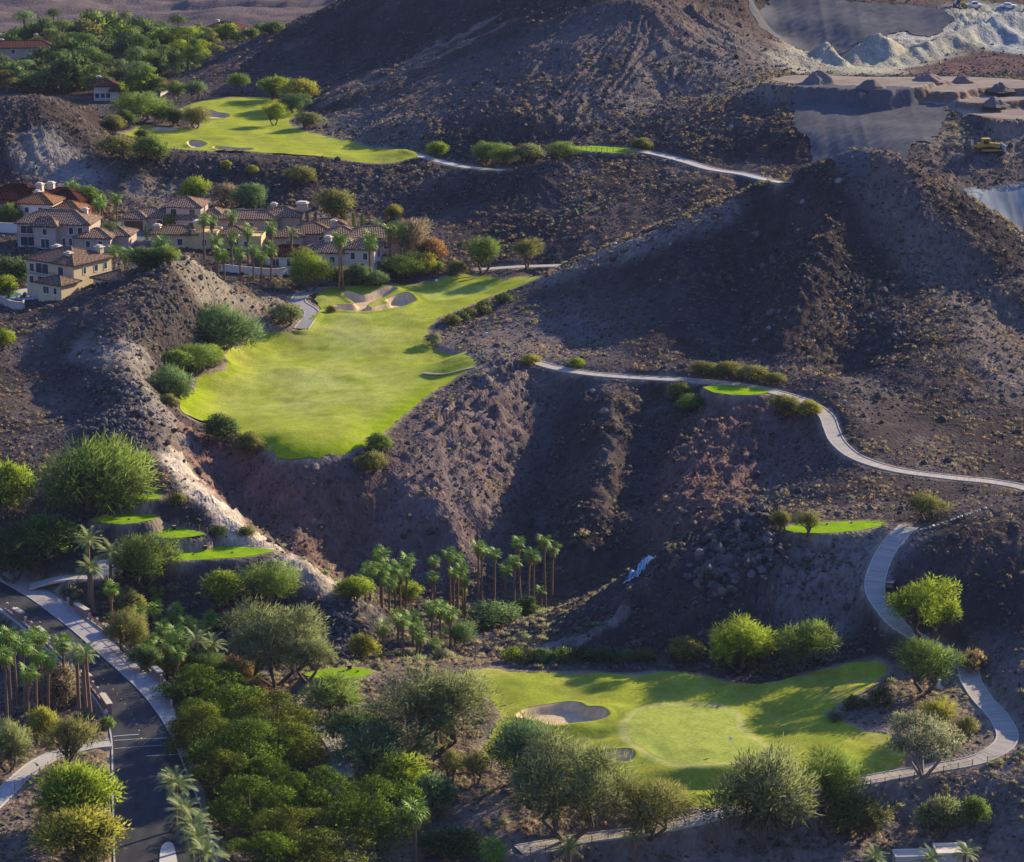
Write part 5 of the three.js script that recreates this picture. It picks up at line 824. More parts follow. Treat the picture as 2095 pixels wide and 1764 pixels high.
// bushes by name
shrub('silver', 1708, 1474, 32, 26, 'silver dome shrub at the bare patch right of the putting green');
shrub('silver', 1768, 1442, 22, 18, 'smaller silver shrub beside the right mound of the near fairway');
shrub('silver', 886, 702, 34, 24, 'silver dome shrub on the right rim of the middle fairway');
shrub('olive', 1800, 1442, 48, 44, 'olive shrub beside the right mound of the near fairway');
shrub('olive', 1745, 1448, 36, 30, 'yellowish shrub left of the smaller silver shrub');
[[652, 1370], [679, 1366], [702, 1365], [770, 1370]].forEach(([u, v], i) => shrub('silver', u, v, 26, 18, ORD[i] + ' from left of the pale dome shrubs behind the small tee'));
[[905, 1352], [1050, 1350], [1085, 1352], [1110, 1352], [1150, 1350], [1190, 1348], [1235, 1350], [1275, 1352], [1320, 1350]].forEach(([u, v], i) => shrub(['silver', 'bright', 'olive', 'teal', 'green', 'dark', 'dark', 'teal', 'olive'][i], u, v, 44, 30, ORD[i] + ' from left of the shrubs along the back of the near fairway'));
[[925, 662], [945, 655], [960, 648], [992, 634], [985, 640], [1032, 618]].forEach(([u, v], i) => shrub(i % 2 ? 'dark' : 'olive', u, v, 34, 22, ORD[i] + ' from left of the dark shrubs on the right rim of the middle fairway'));
shrub('olive', 678, 640, 22, 18, 'brown-green shrub at the kerb of the cart path near the bunker');
shrub('dark', 447, 1092, 34, 20, 'small grey-green shrub at the end of the second tee');
shrub('olive', 362, 1030, 32, 28, 'green shrub on the pale cliff right of the smallest tee');
shrub('olive', 505, 1095, 36, 22, 'dull shrub on the rim above the lowest tee');
shrub('tan', 1990, 1370, 60, 44, 'tan shrub right of the spreading green tree');
shrub('dark', 285, 1492, 20, 1, 'dark clipped shrub beside the stop sign');
scene.remove(scene.children[scene.children.length - 1]);
shrub('green', 218, 1490, 32, 28, 'dark clipped shrub beside the stop sign');
// palms: canyon
const CANYON = [[778, 1134, 496, 1.15], [757, 1165, 488, 1.1], [781, 1165, 490, 1.1], [807, 1162, 494, 1.05], [828, 1148, 500, 1.1], [818, 1172, 497, 1.05], [748, 1185, 487, 1], [795, 1190, 488, 1]];
row(CANYON.map(([u, v, D, s]) => palmAt('fan', u, v, D, s, 20)), 'tall palms bunched behind the rock spine', 'palm clump behind the rock spine');
row([[880, 1179, 499, 0.85], [889, 1146, 503, 0.85], [921, 1131, 502, 0.9], [936, 1143, 506, 0.9], [927, 1172, 500, 0.85], [948, 1164, 502, 0.9], [951, 1186, 499, 0.8]].map(([u, v, D, s]) => palmAt('fan', u, v, D, s, 18)), 'slim palms in the middle of the canyon', 'slim palms in the canyon');
row([[978, 1118, 498, 0.95], [986, 1124, 500, 0.95], [1011, 1130, 503, 0.85], [1034, 1165, 502, 0.95], [1052, 1148, 500, 0.9], [1066, 1110, 503, 0.95], [1079, 1131, 500, 1], [1092, 1138, 506, 0.85], [1117, 1106, 500, 1], [1129, 1120, 506, 0.95], [1108, 1208, 500, 0.7]].map(([u, v, D, s]) => palmAt('fan', u, v, D, s, 18)), 'very tall palms at the right of the canyon', 'very tall canyon palms');
row([[783, 1282, 466, 1], [814, 1259, 473, 1.05], [845, 1262, 474, 1.1], [852, 1284, 470, 1], [859, 1302, 468, 0.95], [883, 1242, 476, 1.1], [901, 1244, 478, 1], [921, 1255, 475, 1.05], [890, 1316, 470, 0.8], [825, 1270, 468, 1]].map(([u, v, D, s]) => palmAt('fan', u, v, D, s, 20)), 'shorter sunlit palms in front of the canyon', 'sunlit palms in front of the canyon');
row([[322, 1217, 483], [284, 1250, 474], [318, 1246, 473], [355, 1252, 474], [431, 1267, 474], [332, 1285, 464], [384, 1276, 470], [405, 1281, 470], [294, 1330, 453], [305, 1308, 458], [353, 1294, 462], [360, 1335, 455], [340, 1320, 458], [375, 1310, 462]].map(([u, v, D]) => palmAt('fan', u, v, D, 1, 20)), 'fan palms beside the right bridge railing', 'fan palms beside the right railing');
row([[405, 1311, 460], [431, 1320, 462]].map(([u, v, D]) => palmAt('date', u, v, D, 1, 26)), 'two date palms behind the bridge fan palms', 'date palms behind the bridge fan palms');
tag(palmAt('fan', 227, 1204, spot(221, 1283)[1], 0.95, 20), 'single slender fan palm beside the pavement at the bridge start', 'palm tree');
row([[178, 1106, 174, 1231], [223, 1131, 223, 1195], [187, 1162, 187, 1249]].map(([u, v, uf, vf]) => palmFoot('date', u, v, uf, vf, 0.95, 28)), 'three date palms between stepped tees and road', 'date palms between tees and road');
row([[16, 1299, 441], [45, 1321, 434], [83, 1300, 440], [128, 1314, 438], [9, 1340, 428], [69, 1338, 432], [93, 1350, 430], [52, 1376, 424], [30, 1312, 446], [62, 1300, 446]].map(([u, v, D]) => palmAt('fan', u, v, D, 1.1, 22)), 'fan palms left of the bridge', 'fan palms left of the bridge');
row([[157, 1335, 164, 1462], [172, 1342, 172, 1464], [181, 1338, 184, 1472]].map(([u, v, uf, vf]) => palmFoot('date', u, v, uf, vf, 0.85, 26)), 'date palms standing together at the left parapet', 'date palms at the left parapet');
row([[356, 1605, 352, 1700], [381, 1660, 374, 1742], [390, 1690, 384, 1764], [405, 1718, 402, 1790], [420, 1748, 416, 1815]].map(([u, v, uf, vf]) => palmFoot('date', u, v, uf, vf, 1.05, 30)), 'date palms in line along the right kerb', 'date palms along the right kerb');
tag(palmFoot('fan', 851, 1658, 844, 1768, 1.3, 26), 'tall fan palm at the bottom with shining silver leaves', 'palm tree');
tag(palmFoot('fan', 1010, 1738, 1010, 1790, 1.35, 26), 'short fan palm at the bottom edge beside the dark tree', 'palm tree');
tag(palmFoot('date', 1165, 1735, 1165, 1775, 0.8, 28), 'bushy young palm at the bottom edge below the fence', 'palm tree');
tag(palmFoot('date', 1298, 1706, 1298, 1757, 0.78, 28), 'small date palm with short trunk in front of the fence', 'palm tree');
row([[1789, 1756, 1789, 1800], [1906, 1758, 1906, 1800], [1973, 1746, 1973, 1796]].map(([u, v, uf, vf]) => palmFoot('date', u, v, uf, vf, 0.75, 24)), 'palm tops at the bottom right beside the roof', 'palm tops at the bottom right');
// palms among the houses
row([[145, 379, 733], [162, 392, 730], [194, 400, 722], [207, 411, 720], [237, 403, 714], [150, 386, 735], [200, 416, 716]].map(([u, v, D]) => palmAt('fan', u, v, D, 1.15, 18, false)), 'palms behind the mauve house', 'palms behind the mauve house');
row([[232, 511, 640], [253, 519, 642], [276, 517, 645]].map(([u, v, D]) => palmAt('fan', u, v, D, 1.15, 20, false)), 'three tall palms right of the tan house', 'tall palms right of the tan house');
row([[331, 492, 668], [416, 446, 676], [432, 451, 680], [475, 441, 690], [441, 489, 664], [474, 484, 668], [506, 470, 672], [444, 515, 655], [458, 521, 654], [517, 508, 658], [534, 521, 655], [553, 508, 660], [557, 463, 672], [322, 500, 668], [490, 516, 654]].map(([u, v, D]) => palmAt('fan', u, v, D, 1.15, 18, false)), 'palms around the yellow adobe house', 'palms around the adobe house');
row([[692, 490, 655], [701, 487, 656], [755, 482, 662], [757, 497, 660], [798, 467, 675], [820, 470, 674]].map(([u, v, D]) => palmAt('fan', u, v, D, 1.25, 18, false)), 'palms beside the balcony house', 'palms beside the balcony house');
row([[594, 477, 672], [769, 457, 690]].map(([u, v, D]) => palmAt('date', u, v, D, 0.8, 22, false)), 'feathery date palms among the tiled houses', 'date palms among the tiled houses');
row([[689, 478], [706, 470], [724, 468], [742, 470], [628, 466], [645, 468], [300, 492]].map(([u, v]) => plant('cypress', 'cypress', 'cypress', 'dark', spot(u, v), 9, 34)), 'slim dark cypresses between the houses', 'cypresses between the houses');
// far village: every crown a tree of its own
const farR = rng(123);
const BELTS = [['back row of trees at the far village', 60, 470, 88, 98, 38, 0.75], ['second row of trees at the far village', 20, 440, 112, 122, 32, 0.8], ['third row of trees at the far village', 110, 400, 134, 146, 26, 0.85], ['fourth row of trees at the far village', 0, 330, 160, 172, 24, 0.9], ['front row of trees at the far village', 190, 330, 186, 204, 18, 0.95], ['trees right behind the dark rounded hill at far left', 0, 195, 178, 193, 20, 0.95]];
for (const [phrase, u0, u1, v0, v1, n, s] of BELTS) row(Array.from({ length: n }, (_, i) => { const u = lerp(u0, u1, (i + 0.15 + 0.7 * farR()) / n), v = lerp(v0, v1, farR()), tall = farR(), con = tall > 0.6, big = farR() < 0.2 ? 1.5 : 1; return plant(con ? 'conifer' : 'tree', 'tree', con ? 'conifer' : 'distant', ['far', 'deep', 'dark', 'olive', 'far', 'teal', 'deep', 'green', 'dark', 'bright'][Math.floor(farR() * 10)], spot(u, v), (34 + 28 * farR()) * s * big, (32 + 28 * farR()) * s * (con ? 1.3 : 1) * big); }), phrase, phrase);
row([[352, 162, 985], [378, 166, 975], [404, 160, 985], [330, 168, 980], [368, 190, 955], [386, 186, 960], [400, 195, 950], [270, 204, 925], [262, 200, 930], [310, 200, 930], [130, 160, 990], [165, 120, 1090], [215, 150, 1010], [240, 172, 980], [290, 110, 1110], [335, 112, 1100]].map(([u, v, D]) => palmAt('fan', u, v, D, 1.5, 14, false)), 'palms among the far village trees', 'palms in the far village');
row([[470, 72], [490, 76], [510, 70], [530, 62], [550, 60], [565, 56]].map(([u, v]) => plant('tree', 'tree', 'distant', 'far', spot(u, v + 14), 34, 26)), 'trees along the far mountain foot', 'trees along the far mountain foot');
// ---------------------------------------------------------------- loose rock and desert scrub that nobody could count
const wildMask = (() => { const W = 420, H = 640, a = new Uint8Array(W * H); for (let j = 0; j < H; j++) for (let i = 0; i < W; i++) a[j * W + i] = made(i - 210, j + 350) > -1.1 ? 1 : 0; return (x, D) => { const i = Math.round(x + 210), j = Math.round(D - 350); return i >= 0 && j >= 0 && i < W && j < H && a[j * W + i] === 1; }; })();
const fastEarth = grid(-190, 190, 350, 990, 0.8, (x, D) => (Math.abs(x) < 0.185 * D + 12 ? earth(x, D) : base(x, D)));
function lump(seed) { const r = rng(seed), g = mergeVertices(new THREE.IcosahedronGeometry(0.5, 0).deleteAttribute('uv').deleteAttribute('normal')), p = g.attributes.position; for (let i = 0; i < p.count; i++) { const k = 0.72 + 0.5 * r(); p.setXYZ(i, p.getX(i) * k * 1.15, p.getY(i) * k * 0.8, p.getZ(i) * k); } const h = g.toNonIndexed(); h.computeVertexNormals(); return h; }
function tuft(seed, n, len, wid, h) { const r = rng(seed), pos = [], nor = []; for (let i = 0; i < n; i++) { const a = r() * TAU, e = Math.asin(r()) * 0.95, d = [Math.cos(a) * Math.cos(e), Math.sin(e), Math.sin(a) * Math.cos(e)], q = 0.28 + 0.2 * r(), L = len * (0.7 + 0.6 * r()), s = [-Math.sin(a) * wid, 0, Math.cos(a) * wid]; pos.push(d[0] * q - s[0], d[1] * q * h, d[2] * q - s[2], d[0] * q + s[0], d[1] * q * h, d[2] * q + s[2], d[0] * (q + L) + 0.05 * (r() - 0.5), d[1] * (q + L) * h + 0.06, d[2] * (q + L) + 0.05 * (r() - 0.5)); for (let k = 0; k < 3; k++) nor.push(d[0] * 0.7 + 0.3 * (r() - 0.5), d[1] + 0.3, d[2] * 0.7 + 0.3 * (r() - 0.5)); } const g = new THREE.BufferGeometry(); g.setAttribute('position', new THREE.Float32BufferAttribute(pos, 3)); g.setAttribute('normal', new THREE.Float32BufferAttribute(nor, 3)); return g; }
function scatter(name, label, category, geo, material, seed, tries, D0, D1, place) {
  const r = rng(seed), M = [], C = [], m = new THREE.Matrix4(), q = new THREE.Quaternion(), e = new THREE.Euler(), c = new THREE.Color();
  for (let i = 0; i < tries; i++) {
    const D = Math.sqrt(lerp(D0 * D0, D1 * D1, r())), x = (r() * 2 - 1) * (0.178 * D + 6); if (wildMask(x, D)) continue;
    const s = place(x, D, r, c); if (!s) continue;
    const y = Math.abs(x) < 185 && D < 985 ? fastEarth(x, D) : base(x, D);
    e.set(s.tilt * (r() - 0.5), r() * TAU, s.tilt * (r() - 0.5)); q.setFromEuler(e);
    m.compose(new THREE.Vector3(x, y + s.up * s.size, -D), q, new THREE.Vector3(s.size, s.size * s.tall, s.size)); M.push(m.clone()); C.push(c.r, c.g, c.b);
  }
  const o = new THREE.InstancedMesh(geo, material, M.length); M.forEach((k, i) => o.setMatrixAt(i, k)); o.instanceColor = new THREE.InstancedBufferAttribute(new Float32Array(C), 3);
  put(o, name); return tag(o, label, category, null, 'stuff');
}
const rockMat = mat(1, 1, 1, 0.88), scrubMat = new THREE.MeshPhysicalMaterial({ color: lin(1, 1, 1), roughness: 1, side: THREE.DoubleSide, transmission: 0.3, thickness: 0, specularIntensity: 0.2 });
const cragAt = (x, D) => { let c = 0; for (const s of crags) { const d = segDist(x, D, s); if (d < s[4] * 1.4) c = Math.max(c, s[5]); } return c; };
const smoothCut = (x, D) => (D > 690 && (fanCut.sd(x, D) > -0.5 || upperCut.sd(x, D) > -0.5 || plateau.sd(x, D) > -0.5)) || (D > 660 && paleCut.sd(x, D) > -0.3) || paleAt(x, D) > 0.45 + 0.5 * n2(x / 2, D / 2);
const paleSoils = soils.filter((q) => q.c[0] > 0.29);
const paleAt = (x, D) => { let m = 0; for (const q of paleSoils) { const d = segDist(x, D, q.s); if (d < q.reach * 1.3) m = Math.max(m, 1 - 0.5 * d / q.reach); } return m; };
[1, 2, 3].forEach((k) => scatter('loose_rocks', ['angular dark rocks lying all over the slopes', 'broken brown stones lying all over the slopes', 'weathered grey boulders and stones on the slopes'][k - 1], 'rocks', lump(60 + k), rockMat, 200 + k, 52000, 355, 800, (x, D, r, c) => {
  if (smoothCut(x, D)) return null;
  const dens = 0.4 + 0.9 * fbm(x / 22 + k, D / 22, 3) + 0.6 * cragAt(x, D); if (r() > dens) return null;
  const v = 0.045 + 0.1 * r() * r() + (r() < 0.05 ? 0.2 * r() : 0); c.setRGB(v * 1.18, v, v * 0.9);
  const s = 0.22 + 0.5 * Math.pow(r(), 3.2) + (r() < 0.025 ? 1.3 * r() : 0); return { size: s * (D > 600 ? 1.2 : 1), up: 0.12, tall: 0.8 + 0.5 * r(), tilt: 1.2 };
}));
const scrubPlace = (x, D, r, c) => {
  if (smoothCut(x, D)) return null;
  const f = fbm(x / 26 + 30, D / 26, 3), low = sstep(14, 4, base(x, D)) * 0.4; if (r() > 0.34 + 1.15 * f + low) return null;
  const k = r(); if (k < 0.5) c.setRGB(0.3 + 0.1 * r(), 0.205 + 0.06 * r(), 0.11); else if (k < 0.8) c.setRGB(0.2 + 0.06 * r(), 0.17 + 0.04 * r(), 0.085); else if (k < 0.93) c.setRGB(0.27, 0.25, 0.16); else c.setRGB(0.15, 0.19, 0.06);
  return { size: (0.6 + 0.75 * r() * r() + (r() < 0.06 ? 0.6 : 0)) * (D > 620 ? 1.15 : 1), up: 0.02, tall: 0.75 + 0.4 * r(), tilt: 0.2 };
};
[1, 2].forEach((k) => scatter('desert_scrub', ['dry tan brittle bushes dotted over the near hills', 'low olive and straw coloured scrub between the rocks'][k - 1], 'scrub', tuft(70 + k, 46, 0.26, 0.045, 0.85), scrubMat, 300 + k, 30000, 355, 790, scrubPlace));
scatter('desert_scrub', 'fine scrub speckling the far mountain and plain', 'scrub', tuft(75, 22, 0.3, 0.09, 0.8), scrubMat, 310, 26000, 720, 1350, (x, D, r, c) => { const s = scrubPlace(x, D, r, c); if (!s || (D > 880 && x < -20 && base(x, D) < 30)) return null; s.size *= 1.05; c.multiplyScalar(0.85); return s; });
scatter('loose_rocks', 'dark rocks speckling the far mountain face', 'rocks', lump(66), rockMat, 311, 46000, 720, 1150, (x, D, r, c) => { if (smoothCut(x, D) || r() > 0.55 + 0.7 * fbm(x / 30, D / 30, 3) || (D > 850 && x < -60 && base(x, D) < 32)) return null; const v = 0.05 + 0.1 * r(); c.setRGB(v * 1.15, v, v * 0.92); return { size: 0.4 + 0.8 * Math.pow(r(), 3), up: 0.1, tall: 0.9, tilt: 1 }; });

scatter('desert_scrub', 'greener bushes crowding the canyon floor and road banks', 'scrub', tuft(78, 90, 0.3, 0.05, 0.9), scrubMat, 320, 9000, 356, 520, (x, D, r, c) => { const e = base(x, D); if (e > 7 - 0.02 * (D - 400) || r() > 0.2 + 0.9 * fbm(x / 12 + 3, D / 12, 2)) return null; const k = r(); if (k < 0.5) c.setRGB(0.2, 0.24, 0.08); else if (k < 0.75) c.setRGB(0.26, 0.25, 0.1); else c.setRGB(0.33, 0.25, 0.13); return { size: 0.9 + 1.5 * r() * r(), up: 0.02, tall: 0.7 + 0.3 * r(), tilt: 0.2 }; });
// heaps of black boulders
function heap(name, label, n, size, path, reach, seed) { const r = rng(seed), p = []; for (let i = 0; i < path.length; i += 2) p.push(spot(path[i], path[i + 1])); const M = [], m = new THREE.Matrix4(), q = new THREE.Quaternion(), C = []; for (let i = 0; i < n; i++) { const f = r() * (p.length - 1), k = Math.min(p.length - 2, Math.floor(f)), t = f - k, x = lerp(p[k][0], p[k + 1][0], t) + (r() + r() - 1) * reach, D = lerp(p[k][1], p[k + 1][1], t) + (r() + r() - 1) * reach; if (wildMask(x, D)) continue; const s = size * (0.45 + 1.1 * Math.pow(r(), 2)); q.setFromEuler(new THREE.Euler(r() * 3, r() * 6, r() * 3)); M.push(m.compose(new THREE.Vector3(x, fastEarth(x, D) + 0.15 * s, -D), q, new THREE.Vector3(s, s, s)).clone()); const v = 0.05 + 0.07 * r(); C.push(v * 1.15, v, v * 0.95); } const o = new THREE.InstancedMesh(lump(seed), rockMat, M.length); M.forEach((k, i) => o.setMatrixAt(i, k)); o.instanceColor = new THREE.InstancedBufferAttribute(new Float32Array(C), 3); put(o, name); tag(o, label, 'rocks', null, 'stuff'); }
heap('rock_heap', 'tumbled black boulders below the rock spine by the small tee', 420, 1.0, [660, 1272, 700, 1300, 690, 1340], 5, 401);
heap('rock_heap', 'black boulder field on the crest of the left ridge', 520, 0.95, [205, 780, 235, 850, 275, 905], 7, 402);
heap('rock_heap', 'dark boulders strewn below the left ridge peak', 420, 0.85, [350, 585, 320, 630, 270, 690], 6, 403);
heap('rock_heap', 'black broken rock on the outcrop below the right tee', 520, 1.25, [1540, 1075, 1500, 1130, 1450, 1200], 8, 404);
heap('rock_heap', 'small dark stones on the slope between outcrop tee and lime-green trees', 420, 0.55, [1620, 1120, 1660, 1180, 1640, 1260], 9, 406);
heap('rock_heap', 'pale and dark boulders scattered on the big dark hill', 300, 0.9, [1690, 560, 1740, 640, 1800, 700], 14, 405);
// ---------------------------------------------------------------- houses
const tileTex = (a, b) => { const t = grainTexture(256, (x, y, r) => { const cx = Math.floor(x / 16), cy = Math.floor(y / 16), q = Math.abs(((x % 16) / 16) - 0.5) * 2, k = 0.5 + 0.5 * Math.sin(cx * 12.9 + cy * 78.2 + Math.sin(cx * 3.3) * 43), s = (0.5 + 0.55 * (1 - q)) * ((y % 16) < 3 ? 0.72 : 1); return [s * lerp(a[0], b[0], k), s * lerp(a[1], b[1], k), s * lerp(a[2], b[2], k)]; }); t.wrapS = t.wrapT = THREE.RepeatWrapping; t.repeat.set(1 / 8.8, 1 / 8.8); return t; };
const tileBump = grainTexture(256, (x, y) => { const q = Math.abs(((x % 16) / 16) - 0.5) * 2, v = 0.2 + 0.7 * Math.sqrt(Math.max(0, 1 - q * q)) - ((y % 16) < 3 ? 0.15 : 0); return [v, v, v]; }); tileBump.wrapS = tileBump.wrapT = THREE.RepeatWrapping; tileBump.repeat.set(1 / 8.8, 1 / 8.8);
const roofMat = (a, b) => new THREE.MeshPhysicalMaterial({ specularIntensity: 0.15, map: tileTex(a, b), bumpMap: tileBump, bumpScale: 0.2, roughness: 0.9 });
const ROOF = { brown: roofMat([0.66, 0.54, 0.44], [0.5, 0.4, 0.33]), pink: roofMat([0.78, 0.65, 0.54], [0.54, 0.43, 0.36]), red: roofMat([0.42, 0.2, 0.15], [0.3, 0.14, 0.11]), orange: roofMat([0.76, 0.56, 0.38], [0.6, 0.41, 0.28]), far: roofMat([0.5, 0.3, 0.24], [0.4, 0.25, 0.2]) };
for (const k in ROOF) ROOF[k].map.colorSpace = THREE.SRGBColorSpace;
const wallTex = grainTexture(256, (x, y, r) => { const v = 0.88 + 0.06 * n2(x / 50, y / 50) + 0.05 * (r() - 0.5); return [v, v, v]; }); wallTex.repeat.set(1, 1);
const stucco = (r, g, b) => new THREE.MeshPhysicalMaterial({ specularIntensity: 0.15, color: lin(r, g, b), map: wallTex, roughness: 0.95 });
const WALL = { tan: stucco(0.68, 0.53, 0.32), mauve: stucco(0.53, 0.41, 0.345), white: stucco(0.72, 0.7, 0.66), red: stucco(0.32, 0.1, 0.08), grey: stucco(0.5, 0.43, 0.38), adobe: stucco(0.72, 0.54, 0.25), brown: stucco(0.5, 0.38, 0.29), cream: stucco(0.7, 0.6, 0.47) };
const paneMat = new THREE.MeshStandardMaterial({ color: lin(0.035, 0.05, 0.06), roughness: 0.12, metalness: 0 }), paleFrame = mat(0.66, 0.66, 0.62, 0.6), darkWood = mat(0.1, 0.06, 0.045, 0.7), ironMat = mat(0.03, 0.03, 0.03, 0.5);
function hipRoof(w, d, rise, over = 0.6, thick = 0.22) {   // ridge along the longer side
  const W = w / 2 + over, E = d / 2 + over, long = W >= E, ridge = long ? W - E : E - W, A = long ? [ridge, 0] : [0, ridge], pos = [], uv = [];
  const c = [[-W, 0, E], [W, 0, E], [W, 0, -E], [-W, 0, -E]], r0 = [-A[0], rise, A[1]], r1 = [A[0], rise, -A[1]];
  const face = (...p) => { const u = new THREE.Vector3(...p[1]).sub(new THREE.Vector3(...p[0])).normalize(), n = new THREE.Vector3(...p[2]).sub(new THREE.Vector3(...p[0])).cross(u).negate().normalize(), v = n.clone().cross(u); for (let i = 1; i + 1 < p.length; i++) for (const q of [p[0], p[i], p[i + 1]]) { const a = new THREE.Vector3(...q).sub(new THREE.Vector3(...p[0])); pos.push(...q); uv.push(a.dot(u), Math.abs(a.dot(v))); } };
  if (long) { face(c[0], c[1], r1, r0); face(c[1], c[2], r1); face(c[2], c[3], r0, r1); face(c[3], c[0], r0); } else { face(c[0], c[1], r0); face(c[1], c[2], r1, r0); face(c[2], c[3], r1); face(c[3], c[0], r0, r1); }
  for (let i = 0; i < 4; i++) { const a = c[i], b = c[(i + 1) % 4]; face([a[0], -thick, a[2]], [b[0], -thick, b[2]], b, a); }
  face([c[3][0], -thick, c[3][2]], [c[2][0], -thick, c[2][2]], [c[1][0], -thick, c[1][2]], [c[0][0], -thick, c[0][2]]);
  const g = new THREE.BufferGeometry(); g.setAttribute('position', new THREE.Float32BufferAttribute(pos, 3)); g.setAttribute('uv', new THREE.Float32BufferAttribute(uv, 2)); g.computeVertexNormals();
  const caps = [bar(r0, r1, 0.16, 0.16, 6)]; for (const [a, b] of long ? [[c[0], r0], [c[3], r0], [c[1], r1], [c[2], r1]] : [[c[0], r0], [c[1], r0], [c[2], r1], [c[3], r1]]) caps.push(bar(a, b, 0.14, 0.14, 6));
  return [g, ridge > 0.05 ? merged(caps) : merged(caps.slice(1))];
}
function windowPart(o, x, y, z, turn, w, h, kind = 'window') {
  const f = part(o, kind, merged([box(w + 0.24, 0.14, 0.16, 0, h / 2 + 0.07, 0), box(w + 0.3, 0.16, 0.22, 0, -h / 2 - 0.08, 0), box(0.12, h, 0.16, -w / 2 - 0.06, 0, 0), box(0.12, h, 0.16, w / 2 + 0.06, 0, 0), ...(w > 1.5 ? [box(0.07, h, 0.12, 0, 0, 0)] : [])]), paleFrame, x, y, z); f.rotation.y = turn;
  part(f, 'pane', box(w, h, 0.08, 0, 0, 0), paneMat); return f;
}
// blocks: [x, z, width, depth, height, roof rise, base]; windows: [block, side, along, height, w, h, kind]
function house(u, v, turn, wall, roof, blocks, windows, chimneys, label, cat = 'house', D) {
  const p = D ? (() => { const d = ray(u, v), x = d[0] / d[2] * D; return [x, D, EYE + d[1] / d[2] * D]; })() : spot(u, v), o = thing('house', p[0], p[2] - 0.15, -p[1], turn); tag(o, label, cat);
  const W = WALL[wall];
  blocks.forEach(([x, z, w, d, h, rise, y0 = 0], i) => {
    part(o, 'wall', new RoundedBoxGeometry(w, h + (y0 ? 0 : 2.2), d, 1, 0.04), W, x, y0 + (h - (y0 ? 0 : 2.2)) / 2, z);
    if (rise > 0) { const [g, caps] = hipRoof(w, d, rise), r = part(o, 'roof', g, ROOF[roof], x, y0 + h + 0.14, z); part(r, 'ridge_cap', caps, ROOF[roof]); part(r, 'eave_board', merged([box(w + 0.9, 0.2, d + 0.9, 0, -0.2, 0)]), darkWood); }
    else if (rise === 0) { part(o, 'parapet', merged([box(w + 0.12, 0.4, 0.24, 0, 0, d / 2), box(w + 0.12, 0.4, 0.24, 0, 0, -d / 2), box(0.24, 0.4, d - 0.26, w / 2, 0, 0), box(0.24, 0.4, d - 0.26, -w / 2, 0, 0)]), W, x, y0 + h + 0.2, z); }
  });
  for (const [i, side, along, y, w, h, kind = 'window'] of windows) {
    const b = blocks[i], dx = { f: 0, b: 0, r: b[2] / 2, l: -b[2] / 2 }[side], dz = { f: b[3] / 2, b: -b[3] / 2, r: 0, l: 0 }[side], tr = { f: 0, b: Math.PI, r: Math.PI / 2, l: -Math.PI / 2 }[side], a = { f: [1, 0], b: [-1, 0], r: [0, -1], l: [0, 1] }[side];
    const x = b[0] + dx + a[0] * along, z = b[1] + dz + a[1] * along, Y = (b[6] || 0) + y;
    if (kind === 'garage_door') { const g = part(o, 'garage_door', box(w, h, 0.16), darkWood, x, Y, z); g.rotation.y = tr; part(g, 'panel', merged([0, 1, 2, 3].map((k) => box(w - 0.3, h / 4 - 0.12, 0.06, 0, -h / 2 + (k + 0.5) * h / 4, 0.1))), darkWood); }
    else if (kind === 'door') { const g = part(o, 'door', box(w, h, 0.16), darkWood, x, Y, z); g.rotation.y = tr; part(g, 'frame', merged([box(0.16, h + 0.16, 0.24, -w / 2 - 0.08, 0.08, 0), box(0.16, h + 0.16, 0.24, w / 2 + 0.08, 0.08, 0), box(w + 0.3, 0.16, 0.26, 0, h / 2 + 0.1, 0)]), paleFrame); }
    else if (kind === 'balcony') { const g = part(o, 'balcony', box(w, 0.22, 1.3, 0, 0, 0.65), W, x, Y, z); g.rotation.y = tr; const bs = [box(w, 0.07, 0.07, 0, 1.05, 1.25)]; for (let k = 0; k <= w / 0.3; k++) bs.push(box(0.035, 1, 0.035, -w / 2 + 0.05 + k * 0.3, 0.55, 1.25)); part(g, 'railing', merged(bs), ironMat); }
    else windowPart(o, x, Y, z, tr, w, h);
  }
  for (const [x, y, z, w = 1.1, hh = 2] of chimneys) { const h = hh * 0.75; const c = part(o, 'chimney', box(w, h, w * 0.8), WALL[wall === 'red' || wall === 'mauve' ? 'cream' : wall], x, y + h / 2, z); part(c, 'cap', merged([box(w + 0.5, 0.18, w * 0.8 + 0.5, 0, h / 2 + 0.09, 0), box(w * 0.8, 0.3, w * 0.6, 0, h / 2 + 0.33, 0)]), WALL.cream); }
  return o;
}
house(152, 598, -0.6, 'tan', 'brown', [[-6.9, -6, 13.8, 12, 5.9, 2.4], [-1.2, 3.6, 6.6, 5.4, 2.9, 1.3], [7, -7, 8.5, 8, 3.1, 1.5], [14.5, -10, 8, 9, 3.2, 1.5]],
  [[0, 'f', -2.2, 4.3, 3.6, 2.1], [0, 'f', -5.2, 4.2, 1.2, 1.7], [0, 'f', 3.2, 4.2, 1.5, 1.9], [0, 'f', -2.4, 1.4, 2.2, 2.2], [0, 'f', -5.4, 1.5, 1.2, 1.5], [0, 'f', -1.4, 2.9, 8.5, 1, 'balcony'], [0, 'r', 1, 4.3, 1.1, 1.4], [0, 'r', -2.6, 4.3, 0.8, 1.4], [0, 'r', 4, 4.3, 0.9, 1.4], [1, 'f', -1, 1.5, 1.6, 1.5], [1, 'f', 1.6, 1.5, 0.9, 1.3], [2, 'f', 0, 1.5, 2.4, 1.7], [2, 'f', -3, 1.2, 1.1, 2.2, 'door']],
  [[-10.5, 6.6, -6.5, 1.5, 1.7], [-4, 6.4, -3, 1.3, 1.7], [-2, 6.4, -10.5, 1.5, 2.2], [9.5, 3.6, -9.5, 1, 2.6], [17, 3.6, -11.5, 1, 2.6]], 'large tan two storey house with brown hip roof beside the left ridge');
